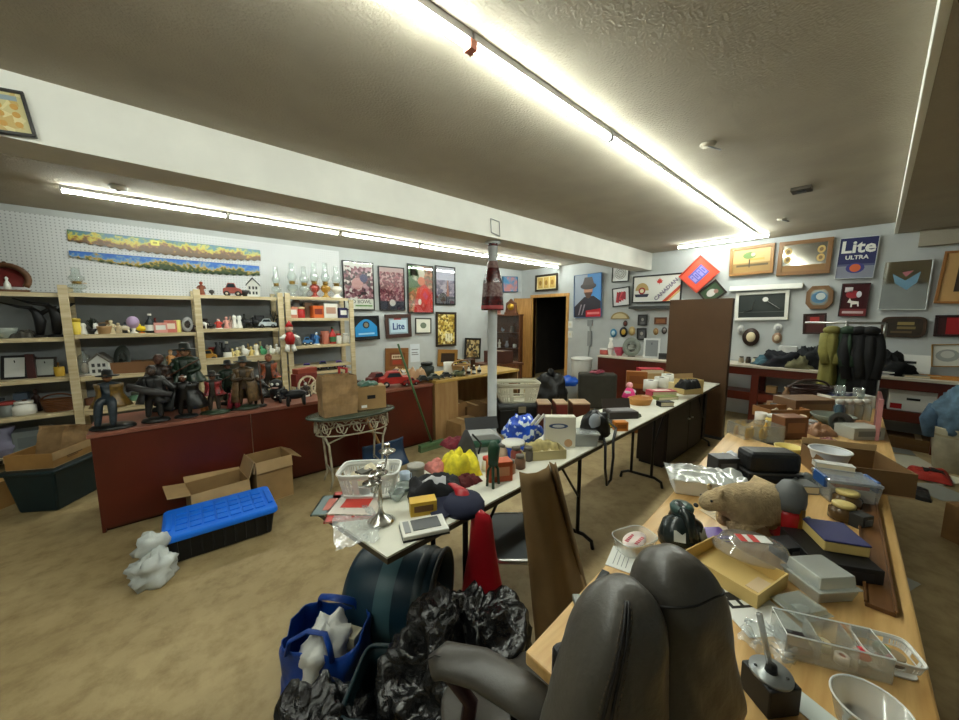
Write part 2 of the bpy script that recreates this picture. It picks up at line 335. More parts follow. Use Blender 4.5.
def item(kind, loc, w, h, c, label, c2=None, rz=0, name=None, cat=None, group=None, d=None):
    nm, ct = NAMES[kind]; nm = name or nm; ct = cat or ct
    m1 = cm(c); m2 = cm(c2) if c2 else m1; d = d or w
    r = thing(nm, label, ct, loc, rz, group)
    if kind == 'fig':
        B().lathe([(.45 * w, 0), (.45 * w, .05 * h), (.38 * w, .07 * h)], m2, n=12).ob('base', r)
        b = B().lathe([(.30 * w, .07 * h), (.34 * w, .15 * h), (.26 * w, .35 * h), (.24 * w, .48 * h), (.32 * w, .62 * h), (.24 * w, .70 * h), (.09 * w, .74 * h)], m1, n=12, sy=.75)
        for s in (-1, 1): b.tube([(s * .28 * w, 0, .64 * h), (s * .42 * w, -.06 * w, .50 * h), (s * .24 * w, -.28 * w, .44 * h)], [.09 * w, .08 * w, .06 * w], m1)
        b.ob('body', r)
        hb = B().ell((0, -.02 * w, .84 * h), (.17 * w, .17 * w, .12 * h), m2).ell((0, -.17 * w, .82 * h), (.03 * w, .04 * w, .02 * h), m2, 6, 4)
        hb.ell((0, .03 * w, .88 * h), (.19 * w, .18 * w, .10 * h), m1); hb.ob('head', r)
    elif kind == 'animal':
        b = B().ell((0, 0, .55 * h), (.40 * w, .18 * w, .24 * h), m1).ell((-.38 * w, 0, .74 * h), (.15 * w, .12 * w, .17 * h), m1).ell((-.50 * w, 0, .68 * h), (.09 * w, .07 * w, .08 * h), m2)
        for s in (-1, 1):
            b.cyl((-.24 * w, s * .1 * w, .5 * h), (-.26 * w, s * .1 * w, 0), .065 * w, m1, .05 * w, 7).cyl((.26 * w, s * .1 * w, .5 * h), (.28 * w, s * .1 * w, 0), .075 * w, m1, .05 * w, 7)
            b.cyl((-.36 * w, s * .07 * w, .84 * h), (-.34 * w, s * .1 * w, h), .04 * w, m2, .01 * w, 6)
        b.tube([(.38 * w, 0, .62 * h), (.5 * w, 0, .6 * h), (.52 * w, 0, .35 * h)], [.03 * w, .025 * w, .02 * w], m1); b.ob('body', r)
    elif kind == 'bird':
        B().lathe([(.25 * w, 0), (.22 * w, .06 * h), (.05 * w, .08 * h), (.05 * w, .2 * h)], m2, n=10).ob('base', r)
        b = B().ell((0, 0, .45 * h), (.42 * w, .26 * w, .27 * h), m1).ell((-.2 * w, 0, .80 * h), (.18 * w, .16 * w, .16 * h), m1).tube([(.3 * w, 0, .45 * h), (.5 * w, 0, .6 * h)], [.14 * w, .03 * w], m1)
        b.tube([(-.1 * w, 0, .5 * h), (-.22 * w, 0, .75 * h)], [.2 * w, .13 * w], m1); b.ob('body', r)
        B().cyl((-.34 * w, 0, .8 * h), (-.5 * w, 0, .76 * h), .05 * w, m2, .01 * w, 6).ob('beak', r)
    elif kind == 'box':
        B().box(-w / 2, w / 2, -d / 2, d / 2, 0, h, m1).ob('body', r, bevel=min(w, h) * .03)
        B().box(-w * .36, w * .36, -d / 2 - .0012, -d / 2, h * .3, h * .75, m2).ob('label', r)
    elif kind == 'tin':
        B().lathe([(w * .48, 0), (w * .5, h * .03), (w * .5, h * .8)], m1, n=16).ob('body', r); B().lathe([(w * .52, h * .8), (w * .52, h * .96), (w * .48, h), (w * .1, h)], m2, n=16).ob('lid', r)
    elif kind == 'jar':
        B().lathe([(w * .42, 0), (w * .5, h * .06), (w * .5, h * .62), (w * .36, h * .76), (w * .34, h * .82)], m1, n=16).ob('body', r); B().lathe([(w * .4, h * .8), (w * .4, h * .97), (w * .3, h)], m2, n=16).ob('lid', r)
    elif kind == 'bottle':
        B().lathe([(w * .42, 0), (w * .5, h * .04), (w * .5, h * .5), (w * .38, h * .62), (w * .17, h * .74), (w * .15, h * .9)], m1, n=14).ob('body', r); B().lathe([(w * .19, h * .89), (w * .19, h)], m2, n=12).ob('cap', r)
        B().lathe([(w * .505, h * .12), (w * .505, h * .42)], m2, n=14, cap=False).ob('label', r)
    elif kind == 'car':
        b = B().prism([(-.5 * w, .22 * h), (.5 * w, .22 * h), (.5 * w, .5 * h), (.42 * w, .6 * h), (.22 * w, .64 * h), (.12 * w, h), (-.22 * w, h), (-.34 * w, .64 * h), (-.48 * w, .58 * h)], -.2 * w, .2 * w, m1); b.ob('body', r, bevel=.02 * w)
        B().prism([(.19 * w, .66 * h), (.11 * w, .93 * h), (-.2 * w, .93 * h), (-.29 * w, .66 * h)], -.203 * w, .203 * w, mat((40, 48, 54), .15)).ob('window_glass', r)
        for x in (-.3, .3):
            for s in (-1, 1): B().cyl((x * w, s * .21 * w, .2 * h), (x * w, s * .15 * w, .2 * h), .2 * h, BLACK, n=12).cyl((x * w, s * .213 * w, .2 * h), (x * w, s * .2 * w, .2 * h), .09 * h, m2, n=10).ob('wheel', r)
    elif kind == 'lamp':
        B().lathe([(.40 * w, 0), (.42 * w, .02 * h), (.2 * w, .07 * h), (.14 * w, .14 * h), (.3 * w, .19 * h), (.42 * w, .26 * h), (.36 * w, .34 * h), (.16 * w, .38 * h)], m1, n=16).ob('font', r)
        B().lathe([(.17 * w, .38 * h), (.22 * w, .40 * h), (.22 * w, .43 * h), (.14 * w, .45 * h), (.26 * w, .455 * h), (.26 * w, .47 * h)], mat((150, 120, 60), .3, .9), n=14).cyl((.2 * w, 0, .415 * h), (.4 * w, 0, .415 * h), .015 * w, GOLD).ob('burner', r)
        B().lathe([(.21 * w, .47 * h), (.34 * w, .56 * h), (.34 * w, .62 * h), (.2 * w, .74 * h), (.17 * w, .97 * h), (.2 * w, h)], m2, n=16, cap=False).ob('chimney', r)
    elif kind == 'house':
        B().box(-w / 2, w / 2, -d / 2, d / 2, 0, h * .6, m1).prism([(-w / 2, h * .6), (w / 2, h * .6), (0, h * .9)], -d / 2, d / 2, m1).ob('body', r)
        b = B()
        for x in (-.28, .02, .28):
            for z in (.12, .38): b.box((x - .08) * w, (x + .08) * w, -d / 2 - .002, -d / 2, z * h, (z + .15) * h, DKGREY)
        b.ob('window_panes', r); B().prism([(-.58 * w, .56 * h), (0, .92 * h), (.58 * w, .56 * h), (.58 * w, .63 * h), (0, h), (-.58 * w, .63 * h)], -d * .55, d * .55, m2).ob('roof', r)
    elif kind == 'plant':
        B().lathe([(.22 * w, 0), (.3 * w, .3 * h), (.26 * w, .3 * h)], m2, n=12).ob('pot', r); b = B(); q = random.Random(int(w * 1e5))
        for k in range(16):
            a = q.random() * 6.3; l = (.3 + .25 * q.random()) * w; b.tube([(0, 0, .28 * h), (l * .5 * math.cos(a), l * .5 * math.sin(a), (.6 + .3 * q.random()) * h), (l * math.cos(a), l * math.sin(a), (.45 + .5 * q.random()) * h)], [.03 * w, .06 * w, .008 * w], m1, 5, flat=.4)
        b.ob('foliage', r)
    elif kind == 'frame':
        T = Tm(0, 0, 0, -12); b = B()
        t = .12 * w; b.box(-w / 2, w / 2, -.008, .008, 0, t, m1, T).box(-w / 2, w / 2, -.008, .008, h - t, h, m1, T).box(-w / 2, -w / 2 + t, -.008, .008, t, h - t, m1, T).box(w / 2 - t, w / 2, -.008, .008, t, h - t, m1, T); b.ob('frame', r, bevel=.001)
        B().box(-w / 2 + t, w / 2 - t, -.003, .004, t, h - t, m2, T).ob('picture', r); B().box(-.02 * w, .02 * w, 0, .004, 0, h * .8, DKGREY, Tm(0, .3 * h, 0, 14)).ob('stand', r)
    elif kind == 'ball':
        B().lathe([(.3 * w, 0), (.3 * w, .06 * h), (.12 * w, .12 * h), (.2 * w, .3 * h)], m2, n=12).ob('base', r); B().ell((0, 0, .64 * h), (.5 * w, .5 * w, .36 * h), m1, 14, 9).ob('globe', r)
    elif kind == 'bowl':
        B().lathe([(.22 * w, 0), (.24 * w, .08 * h), (.42 * w, .5 * h), (.5 * w, h), (.47 * w, h), (.38 * w, .5 * h), (.2 * w, .14 * h), (0, .14 * h)], m1, n=20).ob('body', r)
        B().tube([(.49 * w * math.cos(a * .3142), .49 * w * math.sin(a * .3142), h) for a in range(20)], .02 * w, m2, 6, closed=True).ob('rim', r)
    elif kind == 'book':
        B().box(-w / 2, w / 2, -d / 2, d / 2, 0, h * .12, m1).box(-w / 2, w / 2, -d / 2, d / 2, h * .88, h, m1).box(-w / 2, -w / 2 + .03 * w, -d / 2, d / 2, 0, h, m1).ob('cover', r); B().box(-w / 2 + .03 * w, w * .48, -d * .48, d * .48, h * .12, h * .88, CREAM).ob('pages', r)
        if c2: B().box(-w * .3, w * .3, -d * .3, d * .3, h, h + .0008, m2).ob('cover_print', r)
    elif kind == 'cup':
        B().lathe([(.36 * w, 0), (.4 * w, .05 * h), (.42 * w, h), (.38 * w, h), (.35 * w, .1 * h), (0, .1 * h)], m1, n=16).ob('body', r); B().tube([(.4 * w, 0, .8 * h), (.6 * w, 0, .75 * h), (.6 * w, 0, .35 * h), (.4 * w, 0, .25 * h)], .05 * w, m2).ob('handle', r)
    elif kind == 'shaker':
        B().lathe([(.4 * w, 0), (.45 * w, .1 * h), (.3 * w, .45 * h), (.25 * w, .6 * h), (.36 * w, .75 * h), (.3 * w, .92 * h), (0, h)], m1, n=14).ob('body', r); B().lathe([(.28 * w, .9 * h), (.2 * w, 1.0 * h), (0, 1.02 * h)], m2, n=12).ob('cap', r)
    elif kind == 'vase':
        B().lathe([(.3 * w, 0), (.34 * w, .04 * h), (.5 * w, .35 * h), (.4 * w, .6 * h), (.2 * w, .8 * h), (.3 * w, h), (.25 * w, h), (.16 * w, .8 * h)], m1, n=16).ob('body', r); B().lathe([(.51 * w, .33 * h), (.5 * w, .42 * h)], m2, n=16, cap=False).ob('band', r)
    elif kind == 'basket':
        b = B(); n = 7
        for k in range(n):
            z = h * .7 * (k + .5) / n; q = .40 + .1 * k / n; b.tube([(q * w * math.cos(a * .393), q * d * math.sin(a * .393), z) for a in range(16)], h * .055, m1, 5, closed=True)
        b.slab([(.4 * w * math.cos(a * .524), .4 * d * math.sin(a * .524)) for a in range(12)], 0, h * .06, m1); b.ob('weave', r)
        B().tube([(.5 * w * math.cos(a * math.pi / 10), 0, h * .65 + h * .35 * math.sin(a * math.pi / 10)) for a in range(11)], h * .05, m2).ob('handle', r)
    elif kind == 'candle':
        B().lathe([(.48 * w, 0), (.5 * w, .03 * h), (.5 * w, .92 * h), (.42 * w, .94 * h), (0, .9 * h)], m1, n=14).ob('body', r); B().cyl((0, 0, .88 * h), (0, 0, h), .03 * w, BLACK, n=6).ob('wick', r)
    elif kind == 'plate':
        T = Tm(0, 0, h / 2, 76); B().lathe([(0, 0), (.28 * w, 0), (.5 * w, .06 * w), (.5 * w, .07 * w), (.28 * w, .02 * w), (0, .02 * w)], m1, n=22, T=T, sy=h / w).ob('body', r)
        B().lathe([(0, .022 * w), (.26 * w, .022 * w)], m2, n=20, T=T, sy=h / w).ob('centre_picture', r); B().box(-.2 * w, .2 * w, -.02, .1 * w, 0, .008, DKWOOD).tube([(-.15 * w, -.02, .004), (-.15 * w, -.02, .05 * h)], .004, DKWOOD).ob('stand', r)
    elif kind == 'hat':
        B().lathe([(.36 * w, 0), (.36 * w, .4 * h), (.3 * w, .8 * h), (.12 * w, h), (0, h)], m1, n=14, sy=1).ob('crown', r); B().slab([(.36 * w * math.cos(a), -.30 * w - .32 * w * max(0, math.sin(a))) for a in [k * math.pi / 9 for k in range(10)]], 0, .05 * h, m2).ob('brim', r)
    elif kind == 'cloche':
        B().lathe([(.5 * w, 0), (.5 * w, .05 * h), (.4 * w, .07 * h)], m2, n=18).ob('base', r); B().lathe([(.42 * w, .07 * h), (.40 * w, .55 * h), (.28 * w, .8 * h), (.06 * w, .9 * h), (.08 * w, h), (0, h)], GLASS, n=18, cap=False).ob('dome', r)
        B().ell((0, 0, .3 * h), (.2 * w, .2 * w, .22 * h), m1).ob('ornament', r)
    elif kind == 'cloth':
        q = random.Random(int(loc[0] * 977) + int(loc[1] * 131)); sd = q.random() * 50
        def fn(u, v):
            x = (u - .5) * w; y = (v - .5) * d; e = max(0, 1 - (abs(u - .5) * 2) ** 6) * max(0, 1 - (abs(v - .5) * 2) ** 6)
            nn = noise.noise(Vector((x * 4.5 / w, y * 4.5 / w, sd))); n2 = 1 - 2 * abs(noise.noise(Vector((x * 8 / w, y * 6 / w, sd + 9))))
            return (x + .06 * w * nn, y + .06 * d * n2, max(.002, h * e ** .6 * (.6 + .4 * nn + .14 * n2)))
        B().grid(fn, 22, 18, m1).ob('fabric', r)
        if c2: B().grid(lambda u, v: tuple(Vector(fn(.3 + .4 * u, .15 + .5 * v)) + Vector((0, 0, .004))), 8, 8, m2).ob('fabric_fold', r)
    elif kind == 'tray':
        t = .02 * w; B().box(-w / 2, w / 2, -d / 2, d / 2, 0, t, m1).box(-w / 2, w / 2, -d / 2, -d / 2 + t, t, h, m1).box(-w / 2, w / 2, d / 2 - t, d / 2, t, h, m1).box(-w / 2, -w / 2 + t, -d / 2 + t, d / 2 - t, t, h, m1).box(w / 2 - t, w / 2, -d / 2 + t, d / 2 - t, t, h, m1).ob('body', r)
        if c2:
            b = B(); q = random.Random(int(w * 9999))
            for k in range(7): b.ell(((q.random() - .5) * w * .8, (q.random() - .5) * d * .7, t + h * .35), (w * .06, w * .05, h * .4), m2, 7, 5)
            b.ob('filling', r)['kind'] = 'stuff'
    elif kind == 'bag':
        B().ell((0, 0, h * .42), (w * .5, d * .5, h * .42), m1, 18, 12, jit=.35, seed=loc[0] * 3 + loc[1]).ob('body', r)
        b = B()
        for s in (-1, 1): b.tube([(s * .05 * w, 0, .75 * h), (s * .22 * w, .02, .95 * h), (s * .12 * w, .03, h), (s * .02 * w, 0, .8 * h)], [.07 * w, .05 * w, .05 * w, .06 * w], m2, 6, flat=.4)
        b.ob('handle', r)
    elif kind == 'roll':
        B().lathe([(.22 * w, 0), (.5 * w, 0), (.5 * w, h), (.22 * w, h), (.2 * w, .02 * h)], m1, n=18).ob('body', r); B().lathe([(.215 * w, .02 * h), (.215 * w, .99 * h)], m2, n=14, cap=False).ob('core', r)
    return r
def shelf_items(rows, y, z, where, first=''):
    """rows: (kind, px, top px, base px, width px, colour, short description, [colour 2, name, category])"""
    prev = first
    for q in rows:
        kind, px, top, base, wpx, c, ds = q[:7]; c2 = q[7] if len(q) > 7 else None
        p = PY(px, base, y); k = mpp(p); lab = ds + ' on ' + where + (' beside the ' + prev if prev else '')
        item(kind, (p.x, y, z), wpx * k * .92, (base - top) * k, c, lab[:200], c2, rz=R(-15) if kind not in ('box',) else 0, name=q[8] if len(q) > 8 else None, cat=q[9] if len(q) > 9 else None, d=min(wpx * k, .2) if kind in ('box', 'basket', 'tray', 'car') else None)
        prev = ' '.join(ds.split()[-2:])
# ---------------------------------------------------------------- shelving along the pegboard wall
YF, YBK = 5.72, 6.12                       # front and back of the boards
structure(B().box(-3.2, 2.42, YL - .012, YL, .05, 2.62, PEG), 'wall_left_pegboard')
XP = {k: PY(px, py, YF).x for k, px, py in (('p0', 71, 350), ('p1', 201, 345), ('p2', 282, 335), ('q0', 289, 345), ('q1', 352, 340))}
def zof(px, py): return PY(px, py, YF).z
def shelving(name, label, x0, x1, uprights, boards, top, groupless=True):
    r = thing(name, label, 'shelving', (x0, YF, 0))
    for u, ht in uprights:
        B().box(u - x0 - .034, u - x0 + .034, -.038, 0, 0, ht, PINE).ob('upright', r, bevel=.002)
        B().box(u - x0 - .034, u - x0 + .034, .36, .395, 0, ht, PINE).ob('back_upright', r, bevel=.002)
    B().box(0, x1 - x0, .398, .404, .05, uprights[-1][1] - .07, mat((126, 130, 132), .7, var=.06, scale=4)).ob('back_panel', r)
    for a, c, z in boards:
        B().box(a - x0, c - x0, 0, .36, z - .02, z, PINE).box(a - x0, c - x0, -.002, .018, z - .042, z - .0, PINE).ob('shelf_board', r, bevel=.0015)
    return r
XL = -2.6
A0 = [zof(20, 292), zof(35, 338), zof(35, 379.5), zof(30, 416), zof(40, 454), .12]
A1 = [zof(135, 294.5), zof(135, 333.5), zof(135, 373.5), zof(140, 405.5), .55, .12]
A2 = [zof(240, 296), zof(240, 328.5), zof(240, 359.5), 1.0, .55, .12]
A3 = [zof(313, 297), zof(318, 318), zof(318, 345), zof(322, 371), .8, .3]
g = .036
bs = [(XL, XP['p0'] - g, z) for z in A0] + [(XP['p0'] + g, XP['p1'] - g, z) for z in A1] + [(XP['p1'] + g, XP['p2'] - g, z) for z in A2]
shelving('shelving_unit', 'long pine shelving unit with three open bays below the painted saws', XL, XP['p2'], [(XL, 1.86), (XP['p0'], 1.86), (XP['p1'], 1.87), (XP['p2'], 1.87)], bs, 1.9)
shelving('shelving_unit', 'narrow pine shelving unit holding oil lamps next to the framed posters', XP['q0'], XP['q1'], [(XP['q0'] + .01, 1.87), (XP['q1'], 1.80)], [(XP['q0'] + g, XP['q1'] - g, z) for z in A3], 1.9)
YI = YF + .16
W = (232, 230, 222); K = (26, 26, 28); C = (222, 208, 172); BR = (98, 60, 36)
# end bay (towards the picture's edge)
p = PY(8, 290, YI); k = mpp(p); r = thing('arch_ornament', 'round brown wooden arch ornament on the top board near the wall end', 'ornament', (p.x, YI, A0[0]))
b = B(); s = 28 * k; ring = [(.5 * s * math.cos(a), s * .48 + .48 * s * math.sin(a)) for a in [-.6 + i * (math.pi + 1.2) / 16 for i in range(17)]]
b.tube([(x, 0, z) for x, z in ring], .09 * s, BROWN, 8).box(-.5 * s, .5 * s, -.1 * s, .1 * s, 0, .1 * s, BROWN).ob('arch', r)
B().prism([(x * .85, z) for x, z in ring], .02, .04, mat((110, 26, 22), .6)).ob('back_panel', r); B().lathe([(.1 * s, .1 * s), (.08 * s, .3 * s), (.03 * s, .42 * s), (.05 * s, .5 * s), (0, .56 * s)], WHITE, n=10).ob('figure', r)
B().ell((0, 0, 1.02 * s), (.06 * s, .06 * s, .07 * s), DKWOOD).ob('finial', r)
def horned(px, top, base, lab):
    p = PY(px, base, YI); k = mpp(p); h = (base - top) * k; r = thing('crane_sculpture', lab, 'sculpture', (p.x, YI, A0[1]))
    B().lathe([(.16 * h, 0), (.14 * h, .05 * h), (.05 * h, .08 * h)], BLACK, n=10).ob('base', r)
    b = B().tube([(.02 * h, 0, .05 * h), (.06 * h, 0, .45 * h), (.0, 0, .7 * h), (-.1 * h, 0, .82 * h)], [.07 * h, .12 * h, .09 * h, .05 * h], BLACK, 8).tube([(-.05 * h, 0, .8 * h), (-.3 * h, 0, .84 * h), (-.62 * h, 0, .96 * h)], [.06 * h, .04 * h, .01 * h], BLACK)
    b.tube([(.05 * h, 0, .62 * h), (.3 * h, 0, .82 * h), (.4 * h, 0, .86 * h)], [.07 * h, .05 * h, .012 * h], BLACK); b.ob('body', r)
horned(39, 299, 335, 'black long-billed crane sculpture on the end bay second board'); horned(56, 295, 334, 'taller black crane sculpture beside the shelving upright, second board of the end bay')
shelf_items([('bowl', 6, 326, 336, 18, (150, 158, 150), 'grey glass dish', (170, 176, 170)), ('cloth', 24, 327, 336, 16, (70, 66, 60), 'heap of dark cloth')], YI - .02, A0[1], 'the end bay second board')
shelf_items([('frame', 15, 355, 379, 20, K, 'wide black photo frame with white picture', (214, 216, 214)), ('box', 33, 355, 379, 6, (60, 20, 18), 'dark red slim case'), ('frame', 45, 356, 376, 18, (46, 40, 36), 'thin dark frame with grey print', (170, 176, 172)), ('candle', 60, 366, 376, 8, (206, 166, 54), 'short yellow pot'), ], YI, A0[2], 'the end bay third board')
shelf_items([('tin', 8, 399, 414, 13, (112, 116, 112), 'grey tin with red spot', (170, 70, 66)), ('jar', 25, 400, 414, 18, W, 'white lidded crock', W), ('box', 24, 383, 398, 3, (90, 52, 30), 'thin brown stick box'), ('basket', 60, 394, 411, 26, (110, 66, 34), 'brown woven basket', (96, 56, 30))], YI - .03, A0[3], 'the end bay fourth board')
shelf_items([('vase', 8, 424, 453, 26, (128, 126, 150), 'lilac grey flask'), ('box', 36, 428, 451, 26, (112, 120, 122), 'grey blue carton', (96, 104, 106))], YI, A0[4], 'the lowest board in view, end bay')
# bay with the two salt-white figures
def lampx(px, top, base, wpx, z, lab, fc=None, rz=0, y=YI):
    p = PY(px, base, y); k = mpp(p); item('lamp', (p.x, y, z), wpx * k, (base - top) * k, fc or GLASS, lab, GLASS, rz=rz)
lampx(78, 267, 292, 17, A1[0], 'lone clear glass oil lamp on the top board under the painted saws')
t1 = 'the second board, middle bay'
shelf_items([('tin', 76, 317, 333, 9, (222, 196, 74), 'square yellow tin', (200, 170, 60)), ('shaker', 84, 322, 333, 7, W, 'small white angel'), ('plant', 93, 314, 332, 14, (30, 42, 34), 'dark green bonsai', K), ('shaker', 96, 322, 333, 7, W, 'second white angel', (214, 214, 210)),
  ('basket', 105, 322, 333, 12, (168, 134, 90), 'straw basket', (150, 116, 76)), ('fig', 112, 319, 333, 9, (206, 192, 158), 'beige dancing lady', C), ('fig', 119, 322, 333, 8, (190, 172, 140), 'tan shepherd'), ('animal', 125, 323, 333, 12, (214, 202, 178), 'ivory lamb'),
  ('ball', 134, 316, 333, 11, (176, 152, 186), 'lilac globe', W), ('bird', 142, 323, 333, 11, (238, 206, 30), 'yellow duck', (220, 120, 30)), ('bottle', 151, 313, 332, 9, (34, 40, 44), 'black penguin-like bottle', W), ('box', 161, 321, 331, 11, (214, 150, 140), 'pale pink carton', W),
  ('box', 171, 319, 331, 10, (196, 110, 96), 'coral carton', (230, 210, 190)), ('candle', 178, 318, 331, 6, (228, 214, 120), 'yellow candle'), ('plate', 188, 315, 330, 10, (150, 150, 150), 'oval silver plaque', (70, 60, 54)), ('fig', 193, 320, 330, 6, (52, 34, 28), 'little dark man')], YI - .06, A1[1], t1)
t2 = 'the third board, middle bay'
shelf_items([('cloche', 86, 350, 375, 15, (200, 180, 160), 'glass dome', (160, 150, 140)), ('house', 103, 352, 374, 15, (206, 208, 204), 'white model house', (100, 96, 90)), ('tray', 136, 362, 373, 40, (120, 84, 54), 'wooden tray of shells', (232, 226, 210)),
  ('plate', 124, 343, 371, 14, (52, 58, 54), 'dark wreath plate', (90, 96, 90)), ('fig', 172, 350, 370, 10, (206, 150, 90), 'orange haired doll', (226, 190, 150)), ('jar', 163, 356, 371, 9, (66, 70, 62), 'dark olive pot'), ('fig', 191, 352, 370, 9, (92, 70, 44), 'brown monk')], YI, A1[2], t2)
t3 = 'the fourth board, middle bay'
shelf_items([('jar', 140, 392, 404, 16, (92, 130, 104), 'bottle green jar', (80, 90, 84)), ('box', 158, 390, 404, 14, (70, 66, 60), 'dark carton'), ('cup', 92, 396, 407, 12, (120, 80, 60), 'brown mug')], YI, A1[3], t3)
# bay beside the narrow unit
t0 = 'the top board under the saw tips'
shelf_items([('fig', 202, 282, 296, 9, (128, 70, 46), 'brown toadstool gnome', (150, 60, 40)), ('ball', 212, 290, 296, 5, (60, 60, 60), 'tiny grey knob'), ('car', 233, 283, 296, 17, (140, 66, 54), 'rust red toy truck', (190, 180, 160)), ('bowl', 246, 290, 296, 11, (44, 42, 42), 'black dish'), ('house', 254, 277, 296, 11, (206, 206, 200), 'white lantern house', (40, 40, 42))], YI, A2[0], t0)
t4 = 'the second board near the lamps'
shelf_items([('animal', 203, 320, 329, 10, W, 'spotted white cow', K), ('bird', 211, 322, 329, 7, (40, 40, 44), 'small black hen'), ('fig', 219, 319, 329, 8, (196, 70, 60), 'red capped gnome', W), ('fig', 227, 317, 329, 7, (222, 160, 150), 'pink lady'), ('shaker', 235, 316, 329, 6, W, 'white shaker', (190, 190, 190)), ('shaker', 240, 316, 329, 6, (236, 236, 232), 'twin white shaker', (160, 160, 160)),
  ('animal', 248, 318, 329, 12, (30, 30, 34), 'black cat', (60, 60, 60)), ('bird', 256, 316, 328, 9, (26, 26, 30), 'black crow'), ('car', 268, 319, 328, 17, (190, 200, 206), 'silver toy car', (120, 120, 120)), ('plant', 274, 308, 327, 10, (24, 32, 28), 'black twig plant', K)], YI - .03, A2[1], t4)
t5 = 'the third board near the lamps'
shelf_items([('car', 210, 350, 361, 14, (178, 130, 50), 'yellow brown toy wagon', (80, 40, 30)), ('vase', 219, 343, 361, 9, (20, 20, 22), 'black vase'), ('bottle', 228, 343, 361, 8, K, 'black and white penguin', W), ('fig', 233, 349, 360, 6, (220, 200, 140), 'cream rabbit'), ('fig', 238, 348, 360, 7, (228, 212, 150), 'tall cream rabbit', W), ('bird', 246, 346, 360, 9, W, 'white swan', C), ('fig', 252, 348, 360, 7, (214, 190, 120), 'straw doll'),
  ('shaker', 257, 346, 360, 7, (232, 226, 206), 'ivory bell', GOLD), ('bird', 264, 347, 359, 8, (70, 150, 104), 'green parrot', (200, 190, 80)), ('bird', 273, 347, 359, 8, W, 'white owl', (190, 150, 90)), ('bird', 279, 345, 358, 8, (236, 234, 226), 'larger white owl', (90, 80, 70))], YI - .05, A2[2], t5)
# narrow unit: oil lamps on top, tins and toys below
for i, (px, tp, w_, dd) in enumerate([(284, 260, 13, 'leading the row of lamps'), (293, 263, 13, 'second in the row of lamps'), (305, 266, 13, 'with a squat fount in mid row'), (315, 262, 12, 'with a ruby band in mid row'), (326, 262, 12, 'with an amber fount in the row'), (337, 265, 13, 'with a milky fount ending the row')]):
    fc = {3: clear((200, 90, 80), .4), 4: clear((214, 170, 70), .4), 5: mat((232, 230, 220), .3)}.get(i)
    if i == 0: continue
    lampx(px, tp, 296, w_, A3[0], 'glass oil lamp ' + dd, fc)
lampx(277, 266, 296, 11, A2[0], 'clear glass oil lamp on the long unit, first in the row of lamps')
u1 = 'the narrow unit second board'
shelf_items([('box', 293, 307, 318, 8, (206, 136, 110), 'salmon carton', W), ('tin', 301, 307, 318, 8, (170, 36, 34), 'red round tin', (210, 190, 150)), ('box', 317, 305, 317, 11, (206, 98, 40), 'orange carton', (120, 40, 24)), ('box', 329, 303, 317, 14, (222, 218, 208), 'white carton', (180, 140, 120)), ('box', 342, 307, 317, 9, (48, 44, 86), 'navy carton', W)], YI - .04, A3[1], u1)
u2 = 'the narrow unit third board'
p = PY(287, 341, YF - .04)
r = thing('doll', 'red and white clown doll hanging on the upright of the narrow unit', 'doll', (XP['q0'] - .01, YF - .1, zof(288, 337)))
B().lathe([(.05, -.1), (.07, -.02), (.05, .06), (.02, .08)], RED, n=12).ob('body', r); B().ell((0, 0, .13), .05, mat((232, 200, 180))).ob('head', r); B().lathe([(.055, .15), (.03, .2), (0, .24)], RED, n=12).ob('hat', r)
for s in (-1, 1): B().tube([(s * .05, 0, .03), (s * .12, -.02, -.02)], [.025, .03], WHITE).ob('arm', r); B().tube([(s * .03, 0, -.1), (s * .05, -.02, -.2)], [.03, .035], WHITE).ob('leg', r)
shelf_items([('hat', 297, 337, 346, 13, (120, 118, 112), 'grey cap', (100, 98, 92)), ('car', 308, 338, 346, 10, (70, 130, 190), 'sky blue toy car', W), ('fig', 317, 332, 345, 7, (60, 120, 180), 'blue coated figure', W), ('cup', 326, 332, 345, 9, (170, 96, 76), 'terracotta mug'), ('bottle', 333, 328, 345, 7, (176, 34, 36), 'red bottle with green cap', (60, 110, 70)), ('jar', 339, 335, 345, 6, W, 'white jar', (170, 60, 50)), ('jar', 346, 335, 345, 7, (214, 210, 200), 'pale jar', W)], YI - .05, A3[2], u2)
u3 = 'the narrow unit low board'
shelf_items([('car', 308, 363, 371, 15, (84, 66, 160), 'purple toy car', W), ('car', 324, 362, 371, 14, (60, 50, 120), 'indigo toy car', (200, 200, 200)), ('car', 340, 363, 371, 13, (110, 70, 170), 'violet toy car', W)], YI - .05, A3[3], u3)
